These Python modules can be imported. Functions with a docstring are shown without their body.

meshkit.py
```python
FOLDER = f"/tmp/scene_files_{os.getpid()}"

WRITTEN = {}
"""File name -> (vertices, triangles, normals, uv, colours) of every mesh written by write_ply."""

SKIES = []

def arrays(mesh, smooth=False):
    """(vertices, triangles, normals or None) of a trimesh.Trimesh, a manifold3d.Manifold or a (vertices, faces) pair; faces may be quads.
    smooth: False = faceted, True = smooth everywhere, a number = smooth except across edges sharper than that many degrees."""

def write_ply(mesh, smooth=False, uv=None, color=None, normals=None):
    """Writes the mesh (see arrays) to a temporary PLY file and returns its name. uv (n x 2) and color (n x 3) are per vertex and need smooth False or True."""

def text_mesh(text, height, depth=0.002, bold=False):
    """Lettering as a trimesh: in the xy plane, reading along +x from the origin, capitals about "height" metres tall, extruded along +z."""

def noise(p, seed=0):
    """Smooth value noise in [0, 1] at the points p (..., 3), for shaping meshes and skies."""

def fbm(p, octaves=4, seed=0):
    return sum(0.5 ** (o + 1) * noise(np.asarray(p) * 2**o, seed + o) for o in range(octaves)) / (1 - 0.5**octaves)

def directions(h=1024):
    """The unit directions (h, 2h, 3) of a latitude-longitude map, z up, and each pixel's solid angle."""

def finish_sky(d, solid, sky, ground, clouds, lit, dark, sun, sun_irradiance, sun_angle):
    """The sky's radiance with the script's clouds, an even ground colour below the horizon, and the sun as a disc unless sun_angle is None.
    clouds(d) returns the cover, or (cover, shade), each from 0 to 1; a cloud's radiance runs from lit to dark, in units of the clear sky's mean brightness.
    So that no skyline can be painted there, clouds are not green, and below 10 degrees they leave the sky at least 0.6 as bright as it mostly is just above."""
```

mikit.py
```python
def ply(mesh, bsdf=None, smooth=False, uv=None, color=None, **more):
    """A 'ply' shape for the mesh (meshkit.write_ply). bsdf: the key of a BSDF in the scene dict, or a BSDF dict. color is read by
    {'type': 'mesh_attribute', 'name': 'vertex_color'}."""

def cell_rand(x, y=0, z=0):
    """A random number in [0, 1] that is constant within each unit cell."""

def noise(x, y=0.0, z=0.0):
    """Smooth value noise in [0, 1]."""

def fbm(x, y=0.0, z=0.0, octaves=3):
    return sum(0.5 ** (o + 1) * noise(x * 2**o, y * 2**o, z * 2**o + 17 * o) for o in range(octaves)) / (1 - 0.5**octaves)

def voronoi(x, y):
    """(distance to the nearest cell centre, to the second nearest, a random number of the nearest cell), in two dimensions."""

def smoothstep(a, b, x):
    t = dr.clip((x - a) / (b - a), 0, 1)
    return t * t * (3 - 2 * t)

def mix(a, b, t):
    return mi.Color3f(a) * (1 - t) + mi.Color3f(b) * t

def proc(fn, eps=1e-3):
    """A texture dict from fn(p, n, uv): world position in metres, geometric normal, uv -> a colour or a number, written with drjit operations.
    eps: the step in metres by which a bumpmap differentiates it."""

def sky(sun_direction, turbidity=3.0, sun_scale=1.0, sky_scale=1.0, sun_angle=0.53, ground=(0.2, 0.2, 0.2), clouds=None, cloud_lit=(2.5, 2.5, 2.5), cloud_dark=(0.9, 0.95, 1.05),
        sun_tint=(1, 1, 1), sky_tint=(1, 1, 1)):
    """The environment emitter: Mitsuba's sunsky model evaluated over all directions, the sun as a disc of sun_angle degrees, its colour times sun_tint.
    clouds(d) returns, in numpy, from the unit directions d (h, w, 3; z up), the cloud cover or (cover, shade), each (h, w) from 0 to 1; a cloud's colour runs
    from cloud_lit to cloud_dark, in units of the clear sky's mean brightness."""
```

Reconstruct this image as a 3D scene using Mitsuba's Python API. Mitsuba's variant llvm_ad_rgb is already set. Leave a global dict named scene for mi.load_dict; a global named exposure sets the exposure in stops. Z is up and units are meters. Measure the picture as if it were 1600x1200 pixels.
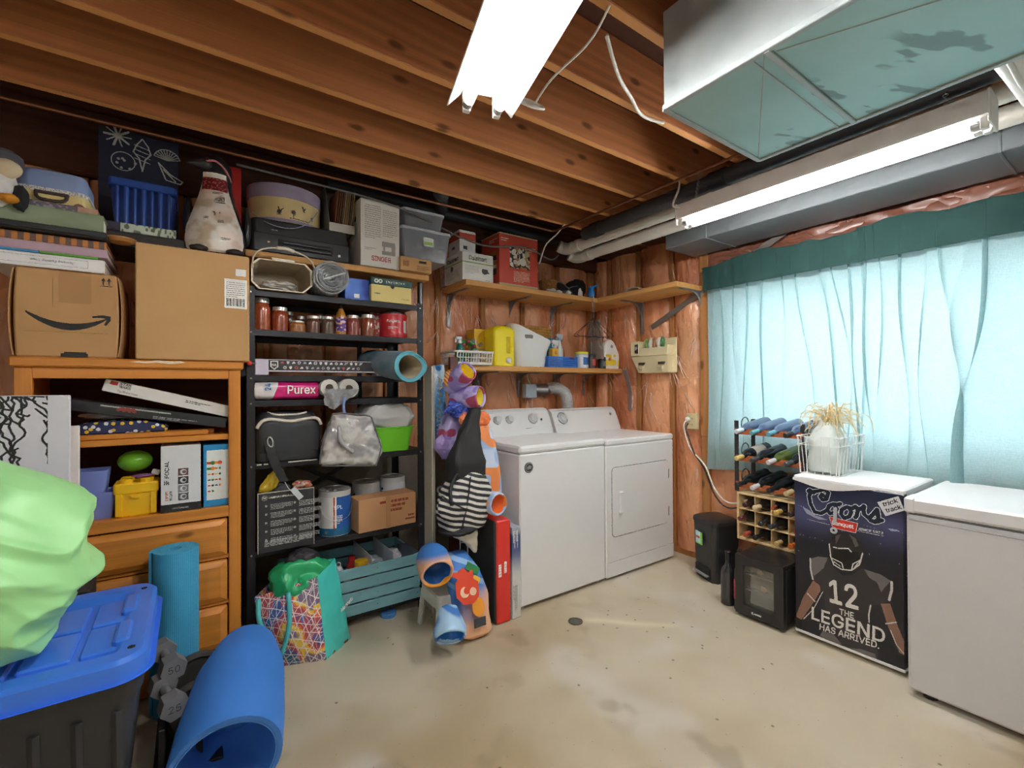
import math, random
import numpy as np
import trimesh
import manifold3d as m3
import drjit as dr
import mitsuba as mi
import mikit
import meshkit as mk
from shapely.geometry import Polygon, Point, LineString, box as sbox
from shapely import affinity, union_all

scene, labels = {}, {}
PI = math.pi
ST = mi.ScalarTransform4f


# ---------------------------------------------------------------- camera, sky, exposure
def camera_entry():
    yaw, pitch, roll = math.radians(34.995), math.radians(0.338), math.radians(0.317)
    f = np.array([math.sin(yaw) * math.cos(pitch), math.cos(yaw) * math.cos(pitch), math.sin(pitch)])
    rt = np.array([math.cos(yaw), -math.sin(yaw), 0.0])
    dn = np.cross(f, rt)
    up = -(-rt * math.sin(roll) + dn * math.cos(roll))
    o = np.array([0, 0, 1.33])
    return {'type': 'perspective', 'fov_axis': 'x', 'fov': math.degrees(2 * math.atan(800 / 722.3)), 'near_clip': 0.05,
            'to_world': ST().look_at(origin=o.tolist(), target=(o + f).tolist(), up=up.tolist())}


scene['camera'] = camera_entry()
exposure = 2.87
TUBE = 11.0            # radiance of the fluorescent tubes
scene['sky'] = mikit.sky((0.9, -0.3, 0.7), turbidity=6, sun_scale=0.0, sky_scale=1.0, clouds=lambda d: np.ones(d.shape[:2]),
                         cloud_lit=(1.0, 1.02, 1.06), sky_tint=(SKYGAIN := 5.6, SKYGAIN, SKYGAIN), ground=(0.3, 0.3, 0.3), sun_angle=None)


# ---------------------------------------------------------------- materials
def lin(c):
    if isinstance(c, str):
        c = [int(c[i:i + 2], 16) / 255 for i in (0, 2, 4)]
        return [x / 12.92 if x <= 0.04045 else ((x + 0.055) / 1.055) ** 2.4 for x in c]
    return list(c)


def rgb(c):
    return {'type': 'rgb', 'value': lin(c)}


def M(c, rough=0.55, metal=0.0, spec=0.4, coat=0.0, sheen=0.0):
    """Plain material, made once per look; returns its key."""
    key = 'mat_%s_%d_%d_%d_%d_%d' % (c, rough * 100, metal * 100, spec * 100, coat * 100, sheen * 100)
    if key not in scene:
        d = {'type': 'principled', 'base_color': rgb(c), 'roughness': rough, 'metallic': metal, 'specular': spec}
        if coat:
            d.update(clearcoat=coat, clearcoat_gloss=0.92)
        if sheen:
            d.update(sheen=sheen)
        scene[key] = {'type': 'twosided', 'b': d}
    return key


def MP(name, fn, rough=0.6, metal=0.0, spec=0.35, coat=0.0, bump=None, bscale=0.002, eps=1e-3):
    d = {'type': 'principled', 'base_color': mikit.proc(fn), 'roughness': rough, 'metallic': metal, 'specular': spec}
    if coat:
        d.update(clearcoat=coat, clearcoat_gloss=0.9)
    if bump is not None:
        d = {'type': 'bumpmap', 'tex': mikit.proc(bump, eps=eps), 'scale': bscale, 'b': d}
    scene[name] = {'type': 'twosided', 'b': d}
    return name


def MT(c, trans=1.0, rough=0.5, spec=0.0):
    """Thin translucent sheet (cloth, plastic film)."""
    key = 'thin_%s_%d_%d_%d' % (c, trans * 100, rough * 100, spec * 100)
    if key not in scene:
        scene[key] = {'type': 'principledthin', 'base_color': rgb(c), 'roughness': rough, 'diff_trans': trans, 'spec_trans': spec, 'eta': 1.4}
    return key


scene['pane_glass'] = {'type': 'thindielectric', 'int_ior': 1.5}


def wood(light, dark, axis=0, fine=34.0, knots=0.0, sc=1.0, edge=None):
    L, D = lin(light), lin(dark)

    def fn(p, n, uv):
        c = [p.x, p.y, p.z]
        a = c[axis]
        b, e = [c[k] for k in range(3) if k != axis]
        wob = mikit.fbm(a * 1.1 * sc, b * 3 * sc, e * 3 * sc, 2)
        ring = 0.5 + 0.5 * dr.sin((b * 1.0 + e * 1.3) * 95 * sc + wob * 15)
        fib = mikit.noise(a * 3 * sc, b * fine * 8, e * fine * 8)
        t = 0.45 * ring * mikit.noise(a * .6, b * 9, e * 9) + 0.30 * fib + 0.32 * mikit.fbm(a * 2, b * 7, e * 7, 2)
        col = mikit.mix(L, D, dr.clip(t, 0, 1))
        if edge:       # up and down faces painted paler, standing in for light on the undersides
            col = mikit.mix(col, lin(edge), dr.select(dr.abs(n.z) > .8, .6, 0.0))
        if knots:
            f, s, w = mikit.voronoi(a * 2.6 + 7.3, (b * 0.7 + e) * 6.5)
            k = dr.select(w < knots, 1 - mikit.smoothstep(0.05, 0.17, f * (1 + 0.6 * mikit.noise(a * 30, b * 30, e * 30))), 0.0)
            col = mikit.mix(col, [D[0] * .35, D[1] * .3, D[2] * .3], k * 0.8)
        return col
    return fn


MP('wood_pine', wood('d98f3c', 'b0661f', 0, knots=0.18), rough=0.38, spec=0.45)
MP('wood_pine_upright', wood('d98f3c', 'b0661f', 2, knots=0.12), rough=0.38, spec=0.45)
MP('wood_joist', wood('bf7c4c', '8c5130', 0, knots=0.42, edge='dda262'), rough=0.75)  # edge tone paints brightness onto the joist undersides
MP('wood_stud', wood('b98350', '8f5a30', 2, knots=0.25), rough=0.75)
MP('wood_board', wood('d7a566', 'a9713a', 0, knots=0.2), rough=0.6)
MP('wood_board_y', wood('d7a566', 'a9713a', 1, knots=0.2), rough=0.6)
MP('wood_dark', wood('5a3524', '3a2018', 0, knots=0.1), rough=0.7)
MP('wood_crate', wood('e6cfa0', 'c39a64', 1, knots=0.1), rough=0.6)
MP('wood_rack', wood('a25a36', '6f3519', 1), rough=0.5)


def floor_fn(p, n, uv):
    a = mikit.fbm(p.x * 1.3, p.y * 1.3, 0.3, 4)
    b = mikit.fbm(p.x * 7 + 9, p.y * 7, 2.1, 3)
    col = mikit.mix(lin('beb29c'), lin('a08e70'), mikit.smoothstep(0.38, 0.72, a))
    col = mikit.mix(col, lin('c6c0b6'), 0.6 * mikit.smoothstep(0.52, 0.75, mikit.fbm(p.x * 2 + 4, p.y * 2 - 3, 5.0, 3)))
    col = mikit.mix(col, lin('84755c'), 0.5 * mikit.smoothstep(0.58, 0.78, b) * mikit.smoothstep(0.4, 0.65, a))
    # pale trail of mineral running to the drain
    dx, dy = (p.x - 1.79), (p.y - 1.93)
    al = dx * 0.75 - dy * 0.66
    ac = dx * 0.66 + dy * 0.75 - 0.05 * mikit.noise(al * 6, 0.5)
    tr = dr.exp(-dr.square(ac / 0.028)) * mikit.smoothstep(0.0, 0.08, al) * (1 - mikit.smoothstep(0.45, 0.62, al))
    col = mikit.mix(col, lin('ddd3b4'), tr * 0.4)
    f, s, w = mikit.voronoi(p.x * 14, p.y * 14)
    near = dr.exp(-(dr.square((p.x - 2.1) / .22) + dr.square((p.y - 1.6) / .22)))
    sp = (1 - mikit.smoothstep(0.04, 0.12, f)) * dr.select(w < 0.03 + 0.45 * near, 1.0, 0.0)
    col = mikit.mix(col, lin('4a4032'), sp * 0.7)
    f2, s2, w2 = mikit.voronoi(p.x * 30 + 4, p.y * 30)
    col = mikit.mix(col, lin('6f6350'), dr.select(w2 < .04, 1 - mikit.smoothstep(.03, .10, f2), 0.0) * .6)
    return col


MP('concrete_floor', floor_fn, rough=0.6, spec=0.3, bump=lambda p, n, uv: mikit.fbm(p.x * 25, p.y * 25, p.z * 25, 3), bscale=0.0015)
MP('concrete_wall', lambda p, n, uv: mikit.mix(lin('857d70'), lin('5f584e'), mikit.fbm(p.x * 3, p.y * 3, p.z * 3, 4)), rough=0.85)


def insul_fn(p, n, uv):
    a = mikit.fbm(p.x * 5, p.y * 5, p.z * 2.2, 3)
    b = mikit.noise(p.x * 60, p.y * 60, p.z * 25)
    c = mikit.mix(lin('dd9c70'), lin('c27650'), mikit.smoothstep(0.35, 0.7, a))
    c = mikit.mix(c, lin('98785a'), 0.8 * mikit.smoothstep(0.55, 0.8, mikit.fbm(p.x * 2.3 + 5, p.y * 2.3, p.z * 1.3, 3)))
    return mikit.mix(c, lin('dba27c'), 0.25 * b)


def film_bump(p, n, uv):
    w = mikit.fbm(p.x * 26 + p.z * 5, p.y * 26 - p.z * 5, p.z * 2.2, 3)
    return (1 - 2 * dr.abs(w - .5)) ** 4


MP('insulation', insul_fn, rough=0.55, spec=0.3, coat=1.0, bump=film_bump, bscale=0.0065, eps=2e-3)
MP('insulation_dark', lambda p, n, uv: mikit.mix(lin('8d5743'), lin('5f382b'), mikit.fbm(p.x * 4, p.y * 4, p.z * 8, 3)), rough=0.4, spec=0.5, coat=1.0)
MP('galvanised', lambda p, n, uv: mikit.mix(lin('b9bfc0'), lin('9aa5a6'), mikit.fbm(p.x * 9, p.y * 9, p.z * 9, 3)), rough=0.45, metal=0.3)


def galv_stain(p, n, uv):
    c = mikit.mix(lin('a9c9c8'), lin('8fb3b4'), mikit.fbm(p.x * 5, p.y * 5, p.z * 5, 3))
    st = mikit.smoothstep(0.63, 0.72, mikit.fbm(p.x * 9, p.y * 26 + p.x * 9, 1.0, 3)) * mikit.smoothstep(.45, .6, mikit.fbm(p.x * 3, p.y * 3, 4., 2))
    return mikit.mix(c, lin('5d7273'), 0.7 * st)


MP('galvanised_stained', galv_stain, rough=0.45, metal=0.3)
MP('cardboard', lambda p, n, uv: mikit.mix(lin('c39a6b'), lin('b0855a'), mikit.fbm(p.x * 4, p.y * 4, p.z * 4, 3)), rough=0.8, spec=0.2)
MP('cardboard_light', lambda p, n, uv: mikit.mix(lin('c9a070'), lin('bb9060'), mikit.fbm(p.x * 3, p.y * 3, p.z * 3, 3)), rough=0.8, spec=0.2)
MP('wicker_brown', lambda p, n, uv: mikit.mix(lin('a5773f'), lin('5e3c1c'), mikit.noise(p.x * 160, p.y * 160, p.z * 90)), rough=0.7)
MP('wicker_tan', lambda p, n, uv: mikit.mix(lin('cf9f58'), lin('96672f'), mikit.noise(p.x * 130, p.y * 130, p.z * 30)), rough=0.7)
MP('drywall', lambda p, n, uv: mikit.mix(lin('d8d2c6'), lin('cfc8ba'), mikit.fbm(p.x * 2, p.y * 2, p.z * 2, 2)), rough=0.85)


# ---------------------------------------------------------------- mesh helpers
def cat(*ms):
    out = []
    for m in ms:
        out.extend(m) if isinstance(m, (list, tuple)) else out.append(m)
    return trimesh.util.concatenate(out)


def hull(pts):
    m = m3.Manifold.hull_points(np.asarray(pts, float)).to_mesh()
    return trimesh.Trimesh(m.vert_properties[:, :3], m.tri_verts, process=False)


def bx(x0, x1, y0, y1, z0, z1, c=0.004):
    """Box with chamfered edges."""
    x0, x1 = sorted((x0, x1)); y0, y1 = sorted((y0, y1)); z0, z1 = sorted((z0, z1))
    c = min(c, (x1 - x0) * .3, (y1 - y0) * .3, (z1 - z0) * .3)
    pts = []
    for sx in (0, 1):
        for sy in (0, 1):
            for sz in (0, 1):
                X, Y, Z = (x0, x1)[sx], (y0, y1)[sy], (z0, z1)[sz]
                dx, dy, dz = (c, -c)[sx], (c, -c)[sy], (c, -c)[sz]
                pts += [(X + dx, Y + dy, Z), (X + dx, Y, Z + dz), (X, Y + dy, Z + dz)]
    return hull(pts)


def rotz(m, deg, c=(0, 0, 0)):
    m = m.copy(); m.apply_transform(trimesh.transformations.rotation_matrix(math.radians(deg), [0, 0, 1], c)); return m


def rot(m, deg, ax, c=(0, 0, 0)):
    m = m.copy(); m.apply_transform(trimesh.transformations.rotation_matrix(math.radians(deg), ax, c)); return m


def mv(m, x, y, z):
    m = m.copy(); m.apply_translation([x, y, z]); return m


def frame(m, o, right, up):
    """Places a mesh made in xy (z towards the viewer) at o with x along right and y along up."""
    r = np.asarray(right, float); r = r / np.linalg.norm(r)
    u = np.asarray(up, float); u = u - r * (u @ r); u = u / np.linalg.norm(u)
    T = np.eye(4); T[:3, 0], T[:3, 1], T[:3, 2], T[:3, 3] = r, u, np.cross(r, u), o
    m = m.copy(); m.apply_transform(T); return m


RX, UZ = (1, 0, 0), (0, 0, 1)      # a face that looks towards -y
RY = (0, -1, 0)                    # a face that looks towards -x


def ring(cx, cy, z, w, d, r, n=5):
    """Rounded rectangle ring in a horizontal plane."""
    r = max(min(r, w / 2 - 1e-4, d / 2 - 1e-4), 1e-4)
    P = []
    for qx, qy, a0 in ((1, 1, 0), (-1, 1, 90), (-1, -1, 180), (1, -1, 270)):
        for k in range(n):
            a = math.radians(a0 + 90 * k / (n - 1))
            P.append((cx + qx * (w / 2 - r) + r * math.cos(a), cy + qy * (d / 2 - r) + r * math.sin(a), z))
    return np.array(P)


def circ(cx, cy, z, r, n=24, ry=None):
    a = np.arange(n) * 2 * PI / n
    return np.stack([cx + r * np.cos(a), cy + (ry or r) * np.sin(a), np.full(n, z)], 1)


def loft(rings, cap0=True, cap1=True):
    rings = [np.asarray(r, float) for r in rings]
    n, k = len(rings[0]), len(rings)
    V = np.vstack(rings)
    i, j = np.meshgrid(np.arange(k - 1), np.arange(n), indexing='ij')
    a, b = i * n + j, i * n + (j + 1) % n
    f = [np.stack([a, b, b + n], -1).reshape(-1, 3), np.stack([a, b + n, a + n], -1).reshape(-1, 3)]
    extra = []
    for on, base, flip in ((cap0, 0, True), (cap1, (k - 1) * n, False)):
        if on:
            c = len(V) + len(extra)
            extra.append(V[base:base + n].mean(0))
            q = np.arange(n)
            t = np.stack([base + q, base + (q + 1) % n, np.full(n, c)], 1)
            f.append(t[:, ::-1] if flip else t)
    if extra:
        V = np.vstack([V, extra])
    m = trimesh.Trimesh(V, np.vstack(f), process=False)
    return m


def lathe(prof, x=0, y=0, z=0, n=24):
    """Profile (r, z) turned about a vertical axis."""
    return mv(loft([circ(0, 0, h, max(r, 1e-4), n) for r, h in prof], prof[0][0] > 1e-3, prof[-1][0] > 1e-3), x, y, z)


def aim(m, a, b):
    """Turns a mesh built along +z so that it runs from a towards b."""
    a, b = np.asarray(a, float), np.asarray(b, float)
    d = (b - a) / np.linalg.norm(b - a)
    T = trimesh.geometry.align_vectors([0, 0, 1], d)
    T[:3, 3] = a
    m = m.copy(); m.apply_transform(T); return m


def tube(pts, r, n=8, closed=False, spline=0):
    p = np.asarray(pts, float)
    if spline:
        from scipy.interpolate import CubicSpline
        q = np.vstack([p, p[:1]]) if closed else p
        t = np.r_[0, np.cumsum(np.linalg.norm(np.diff(q, axis=0), axis=1))]
        s = CubicSpline(t, q, bc_type='periodic' if closed else 'natural')
        p = s(np.linspace(0, t[-1], spline, endpoint=not closed))
    tg = np.roll(p, -1, 0) - np.roll(p, 1, 0) if closed else np.gradient(p, axis=0)
    tg /= np.linalg.norm(tg, axis=1, keepdims=True) + 1e-12
    a = np.cross(tg[0], [0, 0, 1.0] if abs(tg[0][2]) < .9 else [1.0, 0, 0]); a /= np.linalg.norm(a)
    R = np.broadcast_to(r, (len(p),))
    ang = np.arange(n) * 2 * PI / n
    rings = []
    for k in range(len(p)):
        a = a - tg[k] * (a @ tg[k]); a /= np.linalg.norm(a) + 1e-12
        b = np.cross(tg[k], a)
        rings.append(p[k] + R[k] * (np.cos(ang)[:, None] * a + np.sin(ang)[:, None] * b))
    if closed:
        return loft(rings + [rings[0]], False, False)
    return loft(rings)


def sheet(fn, nu, nv, th=0.002):
    """Surface fn(u, v) -> (..., 3) as a thin closed shell."""
    u, v = np.meshgrid(np.linspace(0, 1, nu), np.linspace(0, 1, nv), indexing='ij')
    P = np.asarray(fn(u, v))
    if P.shape[0] == 3 and P.ndim == 3 and P.shape[-1] != 3:
        P = np.moveaxis(P, 0, -1)
    i, j = np.meshgrid(np.arange(nu - 1), np.arange(nv - 1), indexing='ij')
    a = i * nv + j
    q = np.stack([a, a + nv, a + nv + 1, a + 1], -1).reshape(-1, 4)
    f = np.vstack([q[:, [0, 1, 2]], q[:, [0, 2, 3]]])
    V = P.reshape(-1, 3)
    m = trimesh.Trimesh(V, f, process=False)
    if not th:
        return m
    n = m.vertex_normals
    edge = np.r_[np.arange(nv), np.arange(1, nu) * nv + nv - 1, (nu - 1) * nv + np.arange(nv - 2, -1, -1), np.arange(nu - 2, 0, -1) * nv]
    k = len(V)
    e2 = np.roll(edge, -1)
    side = np.vstack([np.stack([edge, e2 + k, e2], 1), np.stack([edge, edge + k, e2 + k], 1)])
    m = trimesh.Trimesh(np.vstack([V, V - n * th]), np.vstack([f, f[:, ::-1] + k, side]), process=False)
    return m


def blob(c, r, amp=0.0, fr=8.0, seed=0, sub=4, flat=None):
    m = trimesh.creation.icosphere(sub)
    v = np.array(m.vertices)
    k = 1 + amp * 2 * (mk.fbm(v * fr / 4 + seed * 3.7 + 50, 3, seed) - .5)
    v = v * k[:, None] * np.asarray(r, float) + np.asarray(c, float)
    if flat is not None:
        v[:, 2] = np.maximum(v[:, 2], flat)
    return trimesh.Trimesh(v, m.faces, process=False)


def wrinkle(m, amp, fr, seed=0):
    """Pushes the vertices along their normals by noise."""
    v, n = np.array(m.vertices), np.array(m.vertex_normals)
    k = mk.fbm(v * fr + 31.7 + seed, 3, seed) - .5
    return trimesh.Trimesh(v + n * (k * 2 * amp)[:, None], m.faces, process=False)


def ridged(m, amp, fr, seed=0):
    v, n = np.array(m.vertices), np.array(m.vertex_normals)
    k = 1 - 2 * np.abs(mk.fbm(v * fr + 17.3 + seed, 2, seed) - .5) * 2
    return trimesh.Trimesh(v + n * ((k - .6) * amp)[:, None], m.faces, process=False)


def poly(p, h=0.0006):
    """Flat polygon (shapely or points) in xy as a thin slab."""
    if not hasattr(p, 'geom_type'):
        p = Polygon(p)
    p = p.buffer(0)
    gs = [g for g in getattr(p, 'geoms', [p]) if g.area > 1e-9]
    return cat([trimesh.creation.extrude_polygon(g, h, engine='earcut') for g in gs])


def text(s, h, depth=0.0006, bold=False):
    return mk.text_mesh(s, h, depth, bold)


def textw(s, w, h, bold=False, depth=0.0006):
    """Lettering fitted to a width and a height, its lower left corner at the origin."""
    m = text(s, h, depth, bold)
    b = m.bounds
    m.apply_translation([-b[0][0], -b[0][1], 0])
    m.apply_scale([w / (b[1][0] - b[0][0]), h / (b[1][1] - b[0][1]), 1])
    return m


def lines(w, h, n, seed=0, fill=0.45, h0=0.0006):
    """A paragraph too small to read: rows of short dashes."""
    rg = random.Random(seed)
    out = []
    for k in range(n):
        y = h * (n - 1 - k) / n
        x = 0
        while x < w * (1.0 if k < n - 1 else .6):
            l = min(w - x, w * rg.uniform(.05, .16))
            if l > w * .02:
                out.append(sbox(x, y, x + l, y + h / n * fill))
            x += l + w * .025
    return poly(union_all(out), h0)


# ---------------------------------------------------------------- scene entries
def free(key, names):
    if key not in names:
        return key
    k = 1
    while '%s_%03d' % (key, k) in names:
        k += 1
    return '%s_%03d' % (key, k)


def thing(name, label, category, group=None):
    """A thing whose parts follow; its key has no entry of its own."""
    key = free(name, labels)
    labels[key] = {'label': label, 'category': category}
    if group:
        labels[key]['group'] = group
    return key


def part(parent, name, mesh, mat, label=None, smooth=False, kind=None, **more):
    key = free(parent + '__' + name, scene)
    scene[key] = mikit.ply(mesh, mat, smooth=smooth, **more)
    if label or kind:
        labels[key] = {}
        if label:
            labels[key]['label'] = label
        if kind:
            labels[key]['kind'] = kind
    return key


def parts(parent, name, meshes, mat, label=None, smooth=False):
    for m in meshes:
        part(parent, name, m, mat, label, smooth)


def solo(name, mesh, mat, label, category, group=None, smooth=False, kind=None):
    """A thing that is one mesh."""
    key = thing(name, label, category, group)
    scene[key] = mikit.ply(mesh, mat, smooth=smooth)
    if kind:
        labels[key]['kind'] = kind
    return key


def struct(name, mesh, mat, label=None, smooth=False):
    scene[name] = mikit.ply(mesh, mat, smooth=smooth)
    labels[name] = {'kind': 'structure'}
    if label:
        labels[name]['label'] = label
    return name

# ================================================================ the room
WX, WY = 3.2, 3.2          # inner stud faces of the window wall and of the shelf wall
struct('floor', bx(-2.7, 3.5, -2.7, 3.5, -0.1, 0.0, 0), 'concrete_floor', 'bare stained concrete basement floor')
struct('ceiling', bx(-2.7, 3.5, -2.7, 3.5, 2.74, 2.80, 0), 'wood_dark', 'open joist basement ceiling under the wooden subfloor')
for y in np.arange(-2.385, 2.6, 0.305):
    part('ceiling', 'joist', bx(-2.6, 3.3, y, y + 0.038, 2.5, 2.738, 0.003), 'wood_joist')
part('ceiling', 'rim_beam', bx(-2.6, 3.2, 3.13, 3.19, 2.42, 2.738, 0.004), 'wood_dark', 'dark beam along the top of the shelf wall')
part('ceiling', 'top_plate', bx(3.05, 3.28, -2.6, 3.0, 2.50, 2.738, 0.004), 'wood_dark')

struct('wall_left', bx(-2.7, -2.6, -2.7, 3.5, 0, 2.74, 0), 'drywall')
struct('wall_rear', bx(-2.6, 3.5, -2.7, -2.6, 0, 2.74, 0), 'drywall')
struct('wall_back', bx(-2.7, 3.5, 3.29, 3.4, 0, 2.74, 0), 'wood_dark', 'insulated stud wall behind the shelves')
part('wall_back', 'foundation', bx(-2.6, 3.2, 3.12, 3.289, 0, 0.86, 0.01), 'concrete_wall', 'grey concrete foundation ledge')
part('wall_back', 'bottom_plate', bx(-2.6, 3.2, 3.2, 3.289, 0.86, 0.90, 0.003), 'wood_stud')
studs = [3.16 - 0.4 * k for k in range(0, 15)]
for x in studs:
    part('wall_back', 'stud', bx(x - .019, x + .019, WY, WY + .088, 0.90, 2.42, 0.003), 'wood_stud')
    part('wall_back', 'insulation_batt', wrinkle(ridged(sheet(
        lambda u, v, x=x: np.stack([x - .38 + .36 * u, WY + .03 - .055 * np.sin(PI * u) ** .7 - .012 * (mk.fbm(np.stack([u * 3 + x * 7, v * 9, u * 0], -1), 3) - .5), 0.9 + 1.52 * v], -1), 24, 70, 0.004),
        0.009, np.array([12, 12, 2.4]), int(x * 10) + 60), 0.004, 14), 'insulation', 'pink glass wool batt behind clear plastic', smooth=True)

part('wall_back', 'stud', bx(3.18, 3.289, WY + .002, WY + .088, 0.0, 2.42, 0.003), 'wood_stud')
# window wall: solid panel with the window opening, studs, batts
WZ0, WZ1, WYA, WYB = 1.0, 2.06, -1.1, 1.86
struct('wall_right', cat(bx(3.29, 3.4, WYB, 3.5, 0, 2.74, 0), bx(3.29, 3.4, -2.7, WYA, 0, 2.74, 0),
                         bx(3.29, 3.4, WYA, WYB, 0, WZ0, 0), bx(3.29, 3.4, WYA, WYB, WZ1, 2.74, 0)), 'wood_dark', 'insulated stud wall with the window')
part('wall_right', 'bottom_plate', bx(WX, WX + .088, -2.6, 3.2, 0.0, 0.05, 0.003), 'wood_stud')
for y in (3.0, 2.66, 2.32):
    part('wall_right', 'stud', bx(WX, WX + .088, y - .019, y + .019, 0.05, 2.50, 0.003), 'wood_stud')


def batt_y(y0, y1, z0, z1, sd):
    n = max(8, int((y1 - y0) / .015)); k = max(8, int((z1 - z0) / .02))
    return wrinkle(ridged(sheet(lambda u, v: np.stack([WX + .03 - .055 * np.sin(PI * u) ** .6 - .014 * (mk.fbm(np.stack([u * 3 + sd, v * 9, u * 0], -1), 3) - .5), y0 + (y1 - y0) * u, z0 + (z1 - z0) * v], -1), n, k, -0.004),
                          0.009, np.array([12, 12, 2.4]), sd), 0.004, 14)


for k, (a, b) in enumerate(((3.02, 3.19), (2.68, 2.98), (2.34, 2.64), (2.06, 2.30))):
    part('wall_right', 'insulation_batt', batt_y(a, b, .05, 2.5, k + 5), 'insulation', 'pink glass wool batt behind clear plastic', smooth=True)
for k, y in enumerate(np.arange(1.64, -2.5, -.41)):
    part('wall_right', 'stud', bx(WX, WX + .088, y - .019, y + .019, 0.05, WZ0 - .04, 0.003), 'wood_stud')
    part('wall_right', 'insulation_batt', batt_y(y + .02, y + .39, .05, WZ0 - .04, k + 20), 'insulation', smooth=True)
part('wall_right', 'insulation_batt', wrinkle(ridged(sheet(lambda u, v: np.stack([WX - .02 + .03 * v - .02 * np.sin(u * 40) * np.sin(PI * v), -2.4 + 4.4 * u, 2.08 + .42 * v], -1), 180, 24, -0.004), 0.02, np.array([9, 5, 12.0]), 3), .01, 12),
     'insulation_dark', 'wrinkled brown plastic over the wall top', smooth=True)
part('wall_right', 'window_post', bx(3.165, 3.255, 1.975, 2.045, 0.95, 2.50, .004), 'wood_stud', 'bare wooden post beside the window')
part('wall_right', 'window_post', bx(3.168, 3.255, 1.978, 2.04, 0.0, 0.95, .004), 'wood_stud')
# the window behind the curtains
struct('window_1', cat(bx(3.31, 3.36, WYA, WYA + .05, WZ0, WZ1), bx(3.31, 3.36, WYB - .05, WYB, WZ0, WZ1), bx(3.31, 3.36, WYA + .05, WYB - .05, WZ0, WZ0 + .05),
                       bx(3.31, 3.36, WYA + .05, WYB - .05, WZ1 - .05, WZ1), bx(3.315, 3.355, .34, .40, WZ0 + .05, WZ1 - .05)), M('e9e7e0', .4), 'white window frame behind the teal curtains')
for a, b in ((WYA + .05, .34), (.40, WYB - .05)):
    key = free('window_1__pane', scene)
    scene[key] = mikit.ply(trimesh.Trimesh([[3.335, a, WZ0 + .05], [3.335, b, WZ0 + .05], [3.335, b, WZ1 - .05], [3.335, a, WZ1 - .05]], [[0, 1, 2], [0, 2, 3]], process=False), 'pane_glass')

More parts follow.
